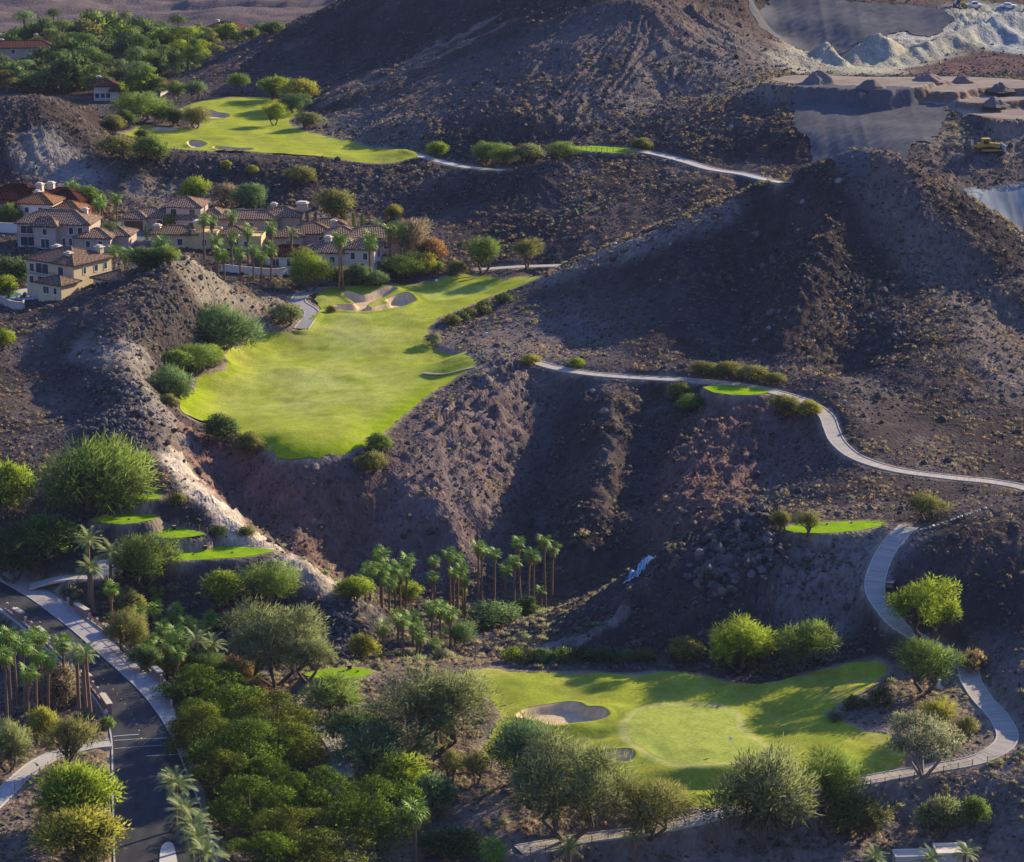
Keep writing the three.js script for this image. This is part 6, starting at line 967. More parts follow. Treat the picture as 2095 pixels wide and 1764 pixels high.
house(118, 506, -0.14, 'mauve', 'pink', [[-1, -5, 17.6, 10, 5.7, 2.5], [-2.4, 0.8, 5.4, 2.6, 5.5, 2], [9.2, -2, 8.5, 8, 3, 1.6], [13.5, -5, 7, 7, 3, 1.5]],
  [[0, 'f', -6.4, 4.2, 3, 1.8], [0, 'f', 4.4, 4.2, 1.1, 1.6], [0, 'f', 6.6, 4.2, 1.1, 1.6], [0, 'f', -6.2, 1.4, 3.6, 2.1], [0, 'f', 2.6, 1.5, 0.7, 1.7], [0, 'f', 4.2, 1.5, 0.7, 1.7], [0, 'f', 5.8, 1.5, 0.7, 1.7], [0, 'f', -6.4, 2.8, 4, 1, 'balcony'], [1, 'f', 0, 4.2, 1, 1.4], [1, 'f', 0, 1.4, 2, 2.1], [2, 'f', -1.2, 1.5, 1, 1.5], [2, 'f', 1.8, 1.5, 1, 1.5]], [[5, 6.8, -7, 1.2, 1.8]], 'mauve pink two storey house with long striped tile roof');
house(72, 462, -0.2, 'white', 'orange', [[0, -4, 9, 8, 5.6, 2], [8, -3, 7, 6, 4.4, 1.6]], [[0, 'f', -2, 4, 1, 1.4], [0, 'f', 1.5, 4, 1, 1.4], [1, 'f', 0, 2.6, 1.2, 1.5]], [[-1, 6.2, -5, 1.2, 2]], 'white walled house with pale orange roof behind the mauve house');
house(22, 446, -0.25, 'red', 'red', [[0, -5, 15, 11, 4.8, 3], [12, -7, 10, 8, 4.2, 2.2]], [[0, 'f', -3, 2.4, 1.4, 1.6], [0, 'f', 3, 2.4, 1.4, 1.6], [0, 'r', 0, 2.4, 1.2, 1.6]], [[-6.5, 5.4, -2, 1.1, 2.6], [5.5, 6, -6, 1.6, 2.4]], 'dark red house with steep maroon roof at the left edge');
house(118, 436, -0.2, 'red', 'red', [[0, -4, 10, 8, 4, 1.8]], [[0, 'f', -2, 2.2, 1.2, 1.5], [0, 'f', 2, 2.2, 1.2, 1.5]], [[-3, 4.8, -4, 1.7, 2.8]], 'smaller red walled house with broad chimney left of the palms');
house(348, 470, -0.12, 'grey', 'pink', [[3.2, -5, 8.6, 8.5, 5.6, 1.9], [-5.4, -4, 9.6, 8, 3.1, 1.7], [-8.6, -0.6, 6.2, 5, 3, 1.4], [10.2, -5, 6, 7.5, 3.2, 1.6], [3.2, -0.3, 8.2, 1.4, 2.9, 0.7]],
  [[0, 'f', -2.4, 4.4, 1.5, 1.5], [0, 'f', 2.2, 4.4, 1.5, 1.5], [0, 'r', 0, 4.4, 1.2, 1.4], [2, 'f', 0, 1.3, 4.6, 2.3, 'garage_door'], [1, 'f', 2.8, 1.3, 1.3, 2.3, 'door'], [4, 'f', -2.2, 1.4, 1.4, 1.6], [4, 'f', 2.2, 1.4, 1.4, 1.6], [3, 'f', 0, 1.5, 1.2, 1.5]], [], 'grey house with two storey centre and wide garage door behind the turning circle');
house(398, 508, -0.1, 'adobe', 'brown', [[-5, -4, 11, 8, 3.4, 1.4], [2.5, -3, 6, 7, 3.8, 0], [9, -5, 8, 8, 3.4, 1.3], [13.5, -2, 5.5, 6, 3.2, 0]], [[0, 'f', -3, 1.6, 1.2, 1.5], [0, 'f', 1.5, 1.6, 1.2, 1.5], [1, 'f', 0, 1.6, 1, 1.6], [2, 'f', 1, 1.7, 1.1, 1.5], [3, 'f', -1, 1.6, 0.7, 1.2], [3, 'r', 0, 1.6, 0.8, 1.2]], [[-9.5, 3.2, -3, 1.5, 2.2], [1, 3.8, -2, 2, 3], [0, 3.8, -6, 2.4, 2.2]], 'yellow adobe house with stout chimneys and low brown roofs');
house(505, 474, -0.05, 'brown', 'pink', [[0, -4, 15, 7, 3.1, 1.6], [8, -6, 9, 7, 3.4, 1.9]], [[0, 'f', -4, 1.5, 1.3, 1.4], [0, 'f', 1, 1.5, 1.3, 1.4], [0, 'f', 5, 1.5, 1.3, 1.4]], [[6, 4.4, -6, 1.2, 2], [13, 4.4, -6, 2.6, 2.4]], 'long low brown house with striped roof above the adobe house');
house(640, 504, 0.12, 'brown', 'brown', [[0, -4, 10, 8, 3.2, 1.8], [-6, -1, 7, 7, 3, 1.6], [4, -8, 9, 6, 3.6, 1.7]], [[0, 'f', 2, 1.6, 1.1, 1.5], [1, 'f', 0, 1.5, 1.2, 1.4]], [], 'brown house with dark hip roofs behind the date palm');
house(700, 556, -0.22, 'cream', 'pink', [[4.2, -4, 7, 8, 5.6, 1.8], [-4.5, -4.5, 11, 8, 4.4, 1.9], [-3, -8, 9, 6, 5.2, 1.6]], [[0, 'f', -1.6, 4, 1, 1.5], [0, 'f', 1.4, 4, 1, 1.5], [0, 'r', 0, 4, 2.4, 1.7], [0, 'r', 0, 2.8, 5, 1, 'balcony'], [0, 'f', 0, 1.3, 2.4, 2], [0, 'r', 0, 1.3, 3, 2], [1, 'f', -2, 2.8, 1.2, 1.3], [1, 'f', 2, 2.8, 1.2, 1.3]], [[-4.5, 5.4, -4.5, 1.5, 2.4]], 'cream two storey house with side balconies beside the middle fairway');
house(765, 523, 0.1, 'brown', 'pink', [[0, -5, 13, 9, 4.2, 2], [-7, -7, 8, 8, 4.2, 1.8], [-4, 0, 4, 3, 3.2, 1.2]], [[0, 'f', 3, 2.4, 1.2, 1.5], [0, 'f', -1, 2.4, 1.2, 1.5]], [[-9, 5.4, -9, 1.2, 2]], 'brown walled house with pale ridges right of the balcony house');
house(590, 548, -0.1, 'white', 'red', [[0, -3.5, 11, 7, 2.9, 1.9]], [[0, 'f', -3, 1.4, 1.6, 1.6], [0, 'f', 0.5, 1.4, 1.6, 1.6], [0, 'f', 3.6, 1.4, 1.6, 1.6]], [], 'low white house with bright red tile roof behind the yellow-green tree');
// far village
[[44, 128, 0.1, 'brown', 24, 5.6, 'long brown villa at the left of the far village'], [92, 118, -0.1, 'cream', 15, 5.8, 'cream villa right of the long brown villa'], [30, 108, 0.1, 'brown', 18, 4, 'brown villa highest at the far left edge'], [108, 108, 0, 'red', 14, 3.4, 'reddish villa partly behind trees at the far village back'], [312, 142, 0.25, 'cream', 20, 3.6, 'villa with long red roof above the far palms'], [96, 178, -0.3, 'cream', 9, 4.2, 'small pale villa with red roof among left village trees'], [300, 200, -0.4, 'white', 9, 4, 'white villa with red roof nearest the upper fairway'], [216, 206, 0.1, 'cream', 7, 4.6, 'narrow pale villa among the front village trees'], [455, 84, -0.3, 'cream', 13, 5, 'cream villa behind trees at the mountain foot'], [180, 150, 0.1, 'brown', 16, 4.4, 'brown roofed villa in the middle of the far village']]
  .forEach(([u, v, t, wall, w, h, label]) => house(u, v, t, wall, 'far', [[0, -4, w, 9, h, 2], [w * 0.4, -1, w * 0.35, 7, h * 0.75, 1.4]], [-0.36, -0.12, 0.12, 0.34].map((k) => [0, 'f', k * w, h > 5 ? 4.2 : 1.8, 1.3, 1.5]).concat(h > 5 ? [[0, 'f', -0.25 * w, 1.4, 1.6, 1.8], [0, 'f', 0.08 * w, 1.4, 1.6, 1.8]] : []), [[-w * 0.3, h + 0.8, -5, 1.2, 2]], label));
// walls, terrace and turning circle
const streetMat = new THREE.MeshPhysicalMaterial({ specularIntensity: 0.15, color: lin(0.17, 0.165, 0.165), map: asphaltTex, roughness: 0.9 });
tag(put(new THREE.Mesh(sheetOf(culDeSac, 0.9, (x, D) => ground(x, D, false) + 0.03, () => [1, 1, 1], 0.2), streetMat), 'street'), 'grey asphalt turning circle in front of the grey house', 'street', null, 'structure');
const terrace = outline([-10, 612, 30, 596, 62, 592, 92, 602, 84, 613, 30, 616], 0.2), patioMat = new THREE.MeshStandardMaterial({ color: lin(0.42, 0.42, 0.4), map: paveTex, roughness: 0.9 });
tag(put(new THREE.Mesh(sheetOf(terrace, 0.6, (x, D) => ground(x, D, false) + 0.25, () => [1, 1, 1], 0.6), patioMat), 'terrace'), 'pale paved terrace in front of the tan house', 'terrace', null, 'structure');
const pool = outline([6, 606, 22, 601, 42, 603, 40, 609, 16, 611], 0.5);
tag(put(new THREE.Mesh(sheetOf(pool, 0.4, (x, D) => ground(x, D, false) + 0.31, () => [1, 1, 1], 0.1), new THREE.MeshPhysicalMaterial({ color: lin(0.05, 0.3, 0.34), roughness: 0.08 })), 'swimming_pool'), 'small turquoise pool on the pale terrace', 'pool', null, 'structure');
function gardenWall(list, h, m, label, name = 'garden_wall') { const c = strip(list, 0.2).c.map((p) => new THREE.Vector3(p.x, ground(p.x, p.z, false), p.z)), o = thing(name, 0, 0, 0); tag(o, label, 'wall'); part(o, 'wall_body', ribbon(c, 0.14, h, h + 0.6), m); part(o, 'coping', ribbon(c, 0.2, h + 0.1, 0.1), capStone); return o; }
gardenWall([428, 446, 465, 443, 497, 439, 500, 436], 1.6, WALL.cream, 'cream garden wall right of the grey house');
gardenWall([0, 622, 24, 632, 46, 634, 50, 628], 1.7, WALL.grey, 'grey retaining wall below the terrace at the left edge');
gardenWall([452, 556, 500, 561, 560, 565, 598, 560], 1.7, WALL.white, 'white garden wall under the palms behind the ridge');
gardenWall([40, 478, 0, 476], 2.4, WALL.white, 'white garden wall left of the mauve house');
gardenWall([258, 505, 262, 492, 258, 480], 1.4, WALL.white, 'low white wall at the left of the turning circle');
// roof corner at the bottom right edge
house(1950, 1790, 0.05, 'cream', 'brown', [[0, -2, 4.5, 3.5, 3, 0], [-5, -2.5, 6, 2.5, 2.2, 0]], [[0, 'f', 0, 1.5, 1, 1]], [], 'flat cream roof corner showing at the bottom right edge');
// ---------------------------------------------------------------- small things
const steel = mat(0.5, 0.5, 0.5, 0.4), white = mat(0.75, 0.75, 0.75, 0.6), black = mat(0.025, 0.025, 0.028, 0.6), wood = mat(0.3, 0.2, 0.12, 0.9), paleWood = mat(0.52, 0.4, 0.26, 0.9), yellowMetal = mat(0.46, 0.3, 0.05, 0.5), rubber = mat(0.03, 0.03, 0.03, 0.9);
const onTurf = (u, v) => { const q = cast(u, v, turfTop); return [q[0], q[2], -q[1]]; };
const onGround = (u, v) => { const q = spot(u, v); return [q[0], q[2], -q[1]]; };
function flagstick(u, v, label) { const p = onTurf(u, v), o = thing('golf_flag', ...p); tag(o, label, 'flag'); part(o, 'pole', cyl(0.025, 0.02, 2.3, 0, 0, 0, 6), white); const s = new THREE.Shape(); s.moveTo(0, 0); s.quadraticCurveTo(-0.25, 0.06, -0.5, -0.16); s.lineTo(-0.46, -0.5); s.quadraticCurveTo(-0.25, -0.36, 0, -0.46); part(o, 'flag', new THREE.ExtrudeGeometry(s, { depth: 0.02, bevelEnabled: false }), white, -0.02, 2.26, -0.01); part(o, 'cup', cyl(0.08, 0.08, 0.02, 0, 0.012, 0, 10), black); }
flagstick(1497, 1537, 'white flag standing at the right of the near putting green'); flagstick(895, 591, 'small white flag at the far putting green of the middle fairway');
function teeBox(u, v, label) { const p = onTurf(u, v), o = thing('cooler_box', p[0], p[1] + 0.1, p[2], 0.3); tag(o, label, 'box'); part(o, 'body', new RoundedBoxGeometry(0.62, 0.6, 0.5, 1, 0.05), black, 0, 0.3, 0); part(o, 'lid', new RoundedBoxGeometry(0.68, 0.1, 0.56, 1, 0.03), wood, 0, 0.64, 0); }
teeBox(420, 1125, 'dark box at the left on the lowest stepped tee'); teeBox(356, 1084, 'dark box on the second stepped tee'); teeBox(715, 1370, 'dark box at the back of the small tee');
[[1664, 1079], [1692, 1074], [1742, 1071], [475, 1132], [395, 1136], [264, 1064], [300, 1052], [732, 1375]].forEach(([u, v], i) => { const p = onTurf(u, v), o = thing('tee_marker', p[0], p[1] + 0.05, p[2]); tag(o, ['left dark marker on the outcrop tee', 'middle dark marker on the outcrop tee', 'right dark marker on the outcrop tee', 'dark marker at the right on the lowest stepped tee', 'dark marker at the front left of the lowest stepped tee', 'front dark marker on the kidney shaped tee', 'rear dark marker on the kidney shaped tee', 'dark marker at the right of the small tee'][i], 'tee marker'); part(o, 'block', new RoundedBoxGeometry(0.36, 0.22, 0.2, 1, 0.05), black, 0, 0.11, 0); part(o, 'number_plate', box(0.2, 0.1, 0.02, 0, 0, 0), wood, 0, 0.13, 0.105); });
{ const p = onGround(1920, 1406), o = thing('drinking_fountain', ...p, 0.4); tag(o, 'white water stand under the rounded tree in the path bend', 'water stand'); part(o, 'pedestal', new RoundedBoxGeometry(0.5, 1.15, 0.42, 1, 0.05), white, 0, 0.55, 0); part(o, 'basin', new RoundedBoxGeometry(0.7, 0.18, 0.6, 1, 0.05), white, 0, 1.2, 0); part(o, 'spout', bar([0.15, 1.28, 0], [0.15, 1.42, 0.1], 0.025), steel); part(o, 'slab', new RoundedBoxGeometry(1.3, 0.14, 1.1, 1, 0.03), paleConc, 0.1, 0.02, 0); }
{ const p = onGround(1185, 905); const q = onGround(996, 690), o = thing('utility_box', ...q); tag(o, 'small pale utility post at the right rim of the middle fairway', 'utility post'); part(o, 'cabinet', new RoundedBoxGeometry(0.5, 0.9, 0.4, 1, 0.04), steel, 0, 0.45, 0); part(o, 'lid', new RoundedBoxGeometry(0.58, 0.1, 0.48, 1, 0.03), steel, 0, 0.92, 0); }
function sign(u, v, h, label, w = 0.8, hh = 0.55, m = wood) { const p = onGround(u, v), o = thing('sign', ...p, 0.2); tag(o, label, 'sign'); part(o, 'post', box(0.12, h, 0.12, 0, h / 2 - 0.1, 0), m); part(o, 'board', new RoundedBoxGeometry(w, hh, 0.08, 1, 0.02), black, 0, h - hh / 2, 0.1); return o; }
sign(1839, 1068, 1.9, 'dark hole sign on a post beside the outcrop tee path end'); 
{ const p = onGround(217, 1484), o = thing('traffic_sign', ...p, 2.4); tag(o, 'grey-backed octagonal traffic sign at the left kerb by the bridge', 'traffic sign'); part(o, 'post', cyl(0.045, 0.045, 2.4, 0, 0, 0, 6), steel); part(o, 'plate', new THREE.CylinderGeometry(0.4, 0.4, 0.03, 8).rotateX(Math.PI / 2).rotateZ(Math.PI / 8), steel, 0, 2.2, 0.06); part(o, 'lower_plate', box(0.4, 0.45, 0.03), black, 0, 1.5, 0.06); }
// fences
function fence(name, list, label, { gap = 2.4, h = 1.1, post = 0.05, rails = [0.4, 0.95], rail = 0.02, m = black, pickets = 0, f = (x, D) => ground(x, D, false), round = false } = {}) {
  const p = []; for (let i = 0; i < list.length; i += 2) { const q = spot(list[i], list[i + 1]); p.push(new THREE.Vector3(q[0], 0, q[1])); }
  const c = p.length > 2 ? new THREE.CatmullRomCurve3(p, false, 'centripetal') : new THREE.LineCurve3(p[0], p[1]), n = Math.max(2, Math.round(c.getLength() / gap)), pts = c.getSpacedPoints(n).map((q) => new THREE.Vector3(q.x, f(q.x, q.z), -q.z)), o = thing(name, 0, 0, 0); tag(o, label, 'fence');
  const pg = round ? cyl(post, post, h + 0.4, 0, -0.4, 0, 6) : box(post * 2, h + 0.4, post * 2, 0, (h - 0.4) / 2, 0); for (const q of pts) part(o, 'post', pg, m, q.x, q.y, q.z);
  const pk = [];
  for (let i = 0; i < n; i++) { const a = pts[i], b = pts[i + 1]; for (const y of rails) part(o, 'rail', bar([a.x, a.y + y, a.z], [b.x, b.y + y, b.z], rail, rail, 5), m); if (pickets) for (let k = 1; k < a.distanceTo(b) / pickets; k++) { const q = a.clone().lerp(b, k * pickets / a.distanceTo(b)); pk.push(bar([q.x, q.y + rails[0], q.z], [q.x, q.y + rails[rails.length - 1], q.z], 0.011, 0.011, 3)); } }
  if (pk.length) part(o, 'pickets', merged(pk), m).userData.kind = 'stuff';
}
fence('iron_fence', [1085, 1748, 1220, 1722, 1345, 1704, 1450, 1682, 1560, 1658], 'thin dark iron fence along the boarded path below the trees', { pickets: 0.16 });
fence('iron_fence', [1720, 1619, 1800, 1606, 1900, 1588, 1990, 1568], 'thin dark iron fence below the right end of the near fairway', { pickets: 0.16 });
fence('iron_fence', [2020, 1562, 2062, 1556, 2110, 1570], 'short iron fence at the outer side of the path bend', { pickets: 0.16 });
fence('iron_fence', [30, 1620, 70, 1592, 110, 1565, 140, 1552], 'low rusty fence along the curved path at lower left', { m: wood, pickets: 0.3 });
fence('rope_fence', [1180, 306, 1230, 311, 1302, 314], 'row of rail posts along the narrow crest tee', { gap: 1.5, h: 1.1, post: 0.07, rails: [0.95], rail: 0.03, m: wood });
fence('rope_fence', [365, 1078, 400, 1084, 424, 1092], 'rusty rope fence posts beside the second stepped tee', { gap: 2, post: 0.06, rails: [0.9], rail: 0.015, m: wood });
fence('rope_fence', [480, 1116, 526, 1119, 560, 1123], 'rope fence posts behind the lowest stepped tee', { gap: 2, post: 0.06, rails: [0.9], rail: 0.015, m: wood });
fence('rope_fence', [1790, 1064, 1815, 1063, 1850, 1064], 'thin rail fence behind the right end of the outcrop tee', { gap: 1.6, post: 0.05, rails: [0.45, 0.95], rail: 0.02, m: wood });
fence('wooden_fence', [598, 1460, 612, 1445, 632, 1426], 'pale split rail wooden fence below the small tee', { gap: 2, h: 1, post: 0.1, rails: [0.35, 0.8], rail: 0.07, m: paleWood });
// stones in line and stone walls
function stones(name, list, size, rows, label, tone, gap = 0.9) {
  const p = []; for (let i = 0; i < list.length; i += 2) { const q = spot(list[i], list[i + 1]); p.push(new THREE.Vector3(q[0], q[2], q[1])); }
  const c = new THREE.CatmullRomCurve3(p, false, 'centripetal'), n = Math.round(c.getLength() / (size * gap)), o = thing(name, 0, 0, 0), r = rng(n * 7 + list[0]), geos = [1, 2, 3].map((k) => lump(500 + k)), mats = [0.8, 1, 1.2].map((k) => mat(tone[0] * k, tone[1] * k, tone[2] * k, 0.95)); tag(o, label, rows > 1 ? 'stone wall' : 'stone border');
  for (let j = 0; j < rows; j++) c.getSpacedPoints(n).forEach((q) => { const m = part(o, 'stone', geos[Math.floor(r() * 3)], mats[Math.floor(r() * 3)], q.x + 0.3 * (r() - 0.5), q.y + size * (rows > 1 ? -0.42 - 0.55 * j : 0.1), -q.z + 0.28 * j - 0.3 * (r() - 0.5)); m.scale.set(size * (0.9 + 0.4 * r()), size * (0.8 + 0.3 * r()), size * (0.8 + 0.4 * r())); m.rotation.y = r() * 6; });
}
stones('stone_border', [1868, 1090, 1910, 1078, 1960, 1060, 2018, 1040], 0.62, 1, 'row of sunlit pale stones climbing right of the outcrop tee', [0.55, 0.46, 0.32], 1.25);
stones('stone_wall', [368, 1147, 430, 1144, 500, 1139, 545, 1133, 562, 1127], 1.0, 3, 'rough stone retaining wall under the lowest stepped tee', [0.24, 0.2, 0.165]);
stones('stone_wall', [206, 1070, 250, 1071, 305, 1066], 0.8, 3, 'dark stone wall under the kidney shaped tee', [0.13, 0.11, 0.1]);
stones('stone_wall', [340, 1101, 381, 1100, 418, 1095], 0.8, 3, 'dark stone wall under the second stepped tee', [0.12, 0.1, 0.09]);
stones('stone_wall', [1700, 1345, 1730, 1336, 1768, 1332], 1.1, 2, 'pale boulder wall behind the right mound of the near fairway', [0.4, 0.36, 0.31]);
// waterfall
{
  const a = spot(1334, 1154), b = spot(1288, 1199), o = thing('waterfall', 0, 0, 0), r = rng(8), strands = [], foam = []; tag(o, 'narrow blue-white waterfall on the dark canyon wall', 'waterfall');
  const L = 14, P = (t, s) => { const x = lerp(a[0], b[0], t) + s * (1 + 0.5 * t), D = lerp(a[1], b[1], t) - 0.4 * t; return new THREE.Vector3(x, ground(x, D) + 0.22, D); };
  for (let k = 0; k < 13; k++) { const s = (k / 12 - 0.5) * 1.3 + 0.15 * (r() - 0.5), c = []; for (let i = 0; i <= L; i++) { const p = P(i / L, s); p.x += 0.12 * (r() - 0.5); p.y += 0.14 * (r() - 0.5); c.push(p); } (k % 3 ? strands : foam).push(ribbon(c, 0.06 + 0.07 * r(), 0.05, 0.08)); }
  part(o, 'cascade', merged(strands), new THREE.MeshPhysicalMaterial({ color: lin(0.13, 0.27, 0.38), roughness: 0.25 })); part(o, 'foam', merged(foam), new THREE.MeshPhysicalMaterial({ color: lin(0.3, 0.46, 0.56), roughness: 0.5 }));
}
stones('stone_border', [1322, 1150, 1298, 1172, 1276, 1200], 0.9, 1, 'dark rocks lining the left side of the waterfall', [0.09, 0.075, 0.07], 0.8);
stones('stone_border', [1348, 1158, 1322, 1184, 1300, 1206], 0.9, 1, 'dark rocks lining the right side of the waterfall', [0.1, 0.085, 0.075], 0.8);
// vehicles
function wheels(o, list, rad, wid) { for (const [x, z] of list) { const w = part(o, 'wheel', new THREE.CylinderGeometry(rad, rad, wid, 14).rotateX(Math.PI / 2), rubber, x, rad, z); part(w, 'rim', new THREE.CylinderGeometry(rad * 0.55, rad * 0.55, wid + 0.02, 10).rotateX(Math.PI / 2), steel); } }
function profile(pts, w, bevel = 0.05) { const s = new THREE.Shape(); pts.forEach((p, i) => (i ? s.lineTo(...p) : s.moveTo(...p))); const g = new THREE.ExtrudeGeometry(s, { depth: w - 2 * bevel, bevelEnabled: true, bevelThickness: bevel, bevelSize: bevel, bevelSegments: 1 }); g.translate(0, 0, -w / 2 + bevel); return g; }
const glass = new THREE.MeshPhysicalMaterial({ color: lin(0.03, 0.04, 0.05), roughness: 0.1 });
{ // tracked dozer
  const q = spot(2022, 311), o = thing('bulldozer', q[0], q[2] + 0.05, -q[1], 0.08); tag(o, 'yellow bulldozer with raised ripper on the ledge at the right', 'bulldozer');
  for (const z of [-1.15, 1.15]) { const t = part(o, 'track', profile([[-2.1, 0.1], [2.1, 0.1], [2.5, 0.5], [2.3, 0.95], [0, 1.35], [-2.3, 0.95], [-2.5, 0.5]], 0.6, 0.06), rubber, 0, 0, z); part(t, 'track_frame', profile([[-1.8, 0.35], [1.8, 0.35], [1.9, 0.75], [-1.9, 0.75]], 0.66, 0.02), yellowMetal); }
  part(o, 'hood', profile([[0.1, 0.8], [2.5, 0.8], [2.6, 1.9], [0.1, 2.15]], 1.25), yellowMetal); part(o, 'engine_grille', box(0.06, 0.9, 1.0, 2.66, 1.35, 0), black);
  const c = part(o, 'cab', profile([[-1.6, 1.3], [0.1, 1.3], [0.05, 3.0], [-1.5, 3.0]], 1.6, 0.06), yellowMetal); part(c, 'window', merged([box(0.05, 1.1, 1.3, 0.14, 2.35, 0), box(1.2, 1.0, 1.68, -0.75, 2.4, 0)]), glass); part(c, 'roof', new RoundedBoxGeometry(2, 0.16, 1.9, 1, 0.05), yellowMetal, -0.7, 3.12, 0);
  part(o, 'fuel_tank', new RoundedBoxGeometry(1, 1, 1.7, 1, 0.1), yellowMetal, -2.1, 1.6, 0); part(o, 'exhaust', cyl(0.08, 0.08, 0.9, 1.3, 2.1, 0.35, 7), black);
  const bl = part(o, 'blade', profile([[0, 0], [0.25, 0.2], [0.12, 0.8], [0.3, 1.55], [0.12, 1.55], [-0.06, 0.8], [-0.1, 0.1]], 4, 0.03), steel, 3.5, 0.1, 0); part(bl, 'push_arm', merged([bar([-0.1, 0.4, 1.55], [-3.2, 0.5, 1.55], 0.13), bar([-0.1, 0.4, -1.55], [-3.2, 0.5, -1.55], 0.13)]), yellowMetal);
  const rp = part(o, 'ripper', merged([bar([-2.5, 1.1, 0.6], [-3.7, 1.7, 0.6], 0.14), bar([-2.5, 1.1, -0.6], [-3.7, 1.7, -0.6], 0.14), box(0.4, 0.4, 2, -3.8, 1.65, 0)]), yellowMetal); part(rp, 'shank', merged([box(0.25, 1.8, 0.15, -3.9, 2.0, 0.7), box(0.25, 1.8, 0.15, -3.9, 2.0, -0.7)]), steel); o.scale.setScalar(1.05);
}
const TOPS = [[1992, 16], [1962, 16], [2064, 16]].map(([u, v]) => { const q = spot(u, v); return [q[0], q[2], -q[1]]; });
{ const o = thing('pickup_truck', ...TOPS[0], 0.1); tag(o, 'white pickup with rack on the top right plateau', 'pickup'); part(o, 'body', profile([[-2.6, 0.45], [2.6, 0.45], [2.6, 1.0], [1.3, 1.15], [-2.6, 1.15]], 1.9), white); const c = part(o, 'cab', profile([[-0.7, 1.1], [1.3, 1.1], [0.7, 1.85], [-0.6, 1.85]], 1.7), white); part(c, 'window', profile([[-0.55, 1.2], [1.12, 1.2], [0.65, 1.75], [-0.5, 1.75]], 1.74, 0.02), glass); part(o, 'rack', merged([box(4.6, 0.07, 0.07, 0, 2.05, 0.7), box(4.6, 0.07, 0.07, 0, 2.05, -0.7), ...[-2.2, -0.8, 1].flatMap((x) => [box(0.07, 0.9, 0.07, x, 1.6, 0.7), box(0.07, 0.9, 0.07, x, 1.6, -0.7)])]), steel); part(o, 'headlight', box(0.06, 0.2, 0.4, 2.62, 0.85, 0.65), steel); part(o, 'headlight', box(0.06, 0.2, 0.4, 2.62, 0.85, -0.65), steel); wheels(o, [[-1.6, 0.85], [1.6, 0.85], [-1.6, -0.85], [1.6, -0.85]], 0.42, 0.28); }
{ const o = thing('backhoe_loader', ...TOPS[1], 0.2); tag(o, 'pale cabbed tractor beside the white pickup on the plateau', 'tractor'); part(o, 'hood', profile([[0.1, 0.8], [2, 0.8], [1.9, 1.5], [0.1, 1.6]], 0.9), yellowMetal); const c = part(o, 'cab', profile([[-1.2, 0.9], [0.1, 0.9], [0, 2.6], [-1.1, 2.6]], 1.3), white); part(c, 'window', profile([[-1.05, 1.4], [0.12, 1.4], [0.05, 2.4], [-1, 2.4]], 1.34, 0.02), glass); part(o, 'bucket', profile([[2.3, 0.2], [3, 0.2], [2.9, 0.4], [2.5, 0.5], [2.4, 1], [2.3, 1]], 1.9, 0.03), yellowMetal); part(o, 'loader_arm', merged([bar([0.6, 1.3, 0.6], [2.4, 0.7, 0.6], 0.09), bar([0.6, 1.3, -0.6], [2.4, 0.7, -0.6], 0.09)]), yellowMetal); wheels(o, [[-0.8, 0.75], [-0.8, -0.75]], 0.75, 0.4); wheels(o, [[1.5, 0.7], [1.5, -0.7]], 0.45, 0.3); }
{ const o = thing('parked_car', ...TOPS[2], -0.1); tag(o, 'white car parked at the far right end of the plateau', 'car'); part(o, 'body', profile([[-2.2, 0.35], [2.2, 0.35], [2.2, 0.8], [1.2, 0.95], [-2.1, 0.95]], 1.75), white); const c = part(o, 'cabin', profile([[-1.7, 0.92], [1, 0.92], [0.3, 1.45], [-1.2, 1.45]], 1.5), white); part(c, 'window', profile([[-1.5, 0.98], [0.85, 0.98], [0.25, 1.38], [-1.1, 1.38]], 1.54, 0.02), glass); wheels(o, [[-1.35, 0.78], [1.35, 0.78], [-1.35, -0.78], [1.35, -0.78]], 0.33, 0.22); }
{ const q = spot(1822, 1212), o = thing('golf_cart', q[0], q[2] + 0.06, -q[1], 1.2); tag(o, 'dark golf cart on the path half behind the spreading tree', 'golf cart'); part(o, 'body', profile([[-1.15, 0.35], [1.15, 0.35], [1.1, 0.85], [0.6, 0.9], [0.5, 0.45], [-0.1, 0.45], [-0.15, 0.75], [-1.15, 0.95]], 1.15), black); const s = part(o, 'seat', new RoundedBoxGeometry(0.5, 0.16, 1.1, 1, 0.05), wood, -0.35, 0.85, 0); part(s, 'backrest', new RoundedBoxGeometry(0.12, 0.5, 1.1, 1, 0.04), wood, -0.3, 0.3, 0); part(o, 'roof', new RoundedBoxGeometry(1.9, 0.08, 1.25, 1, 0.03), mat(0.06, 0.08, 0.11, 0.3), -0.1, 1.85, 0); part(o, 'roof_strut', merged([bar([0.7, 0.85, 0.5], [0.6, 1.82, 0.5], 0.025), bar([0.7, 0.85, -0.5], [0.6, 1.82, -0.5], 0.025), bar([-0.9, 0.9, 0.5], [-0.85, 1.82, 0.5], 0.025), bar([-0.9, 0.9, -0.5], [-0.85, 1.82, -0.5], 0.025)]), black); wheels(o, [[-0.8, 0.5], [0.8, 0.5], [-0.8, -0.5], [0.8, -0.5]], 0.22, 0.18); }
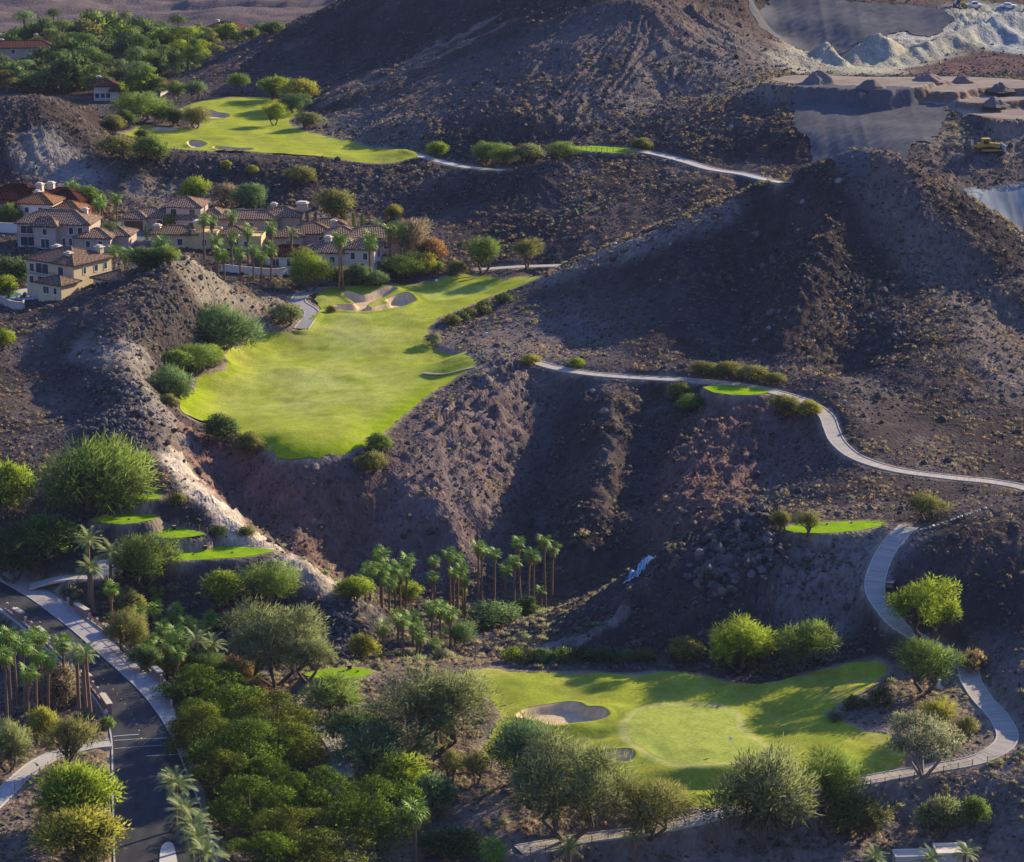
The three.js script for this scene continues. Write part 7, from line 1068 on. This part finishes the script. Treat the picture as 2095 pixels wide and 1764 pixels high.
// spoil heaps
function pileGeo(seed) { const pr = []; for (let i = 0; i <= 9; i++) { const t = i / 9; pr.push(new THREE.Vector2(0.01 + 1.15 * (1 - t), 1.05 * (0.5 - 0.5 * Math.cos(Math.PI * Math.pow(t, 0.8))) - 0.12)); } const g = new THREE.LatheGeometry(pr, 26), p = g.attributes.position; for (let i = 0; i < p.count; i++) { const X = p.getX(i), Z = p.getZ(i), k = 1 + 0.25 * n2(X * 1.3 + seed, Z * 1.3) + 0.08 * n2(X * 4, Z * 4 + seed); p.setX(i, X * k); p.setZ(i, Z * k); p.setY(i, p.getY(i) * (1 + 0.25 * n2b(X * 2 + seed, Z * 2))); } g.computeVertexNormals(); return g; }
[[1674, 170, 72, 32, 0.16, 'largest grey spoil heap at the left end of the benches'], [1783, 180, 58, 22, 0.13, 'dark conical spoil heap on the front bench'], [1898, 164, 62, 20, 0.17, 'reddish spoil heap behind the benches'], [1970, 170, 48, 20, 0.16, 'brown spoil heap right of the reddish heap'], [2048, 184, 50, 18, 0.13, 'dark spoil heap near the right edge of the benches'], [2034, 214, 52, 20, 0.15, 'grey spoil heap on the lower bench at the right']].forEach(([u, v, w, h, k, label], i) => { const q = spot(u, v), s = pxPerM(q[0], q[2], q[1]), o = thing('dirt_pile', q[0], q[2], -q[1]); tag(o, label, 'dirt pile'); const m = part(o, 'heap', pileGeo(i + 3), mat(k * (i === 2 || i === 3 ? 1.25 : 1.05), k * 0.88, k * 0.76, 1)); m.scale.set(w / s / 2, h / s * 0.8, w / s / 2); });
// planted island at the bottom of the road
{ const isl = outline([329, 1790, 328, 1745, 338, 1730, 350, 1730, 358, 1745, 362, 1790], 0.5); tag(put(new THREE.Mesh(sheetOf(isl, 0.3, (x, D) => (roadBand.at(x, D) || [0, 0])[1] + 0.22, () => [1, 1, 1], 0.4), new THREE.MeshPhysicalMaterial({ color: lin(0.5, 0.47, 0.42), roughness: 0.95, specularIntensity: 0.1 })), 'traffic_island'), 'pale kerbed island at the bottom of the road', 'traffic island', null, 'structure'); }
renderer.render(scene, camera);
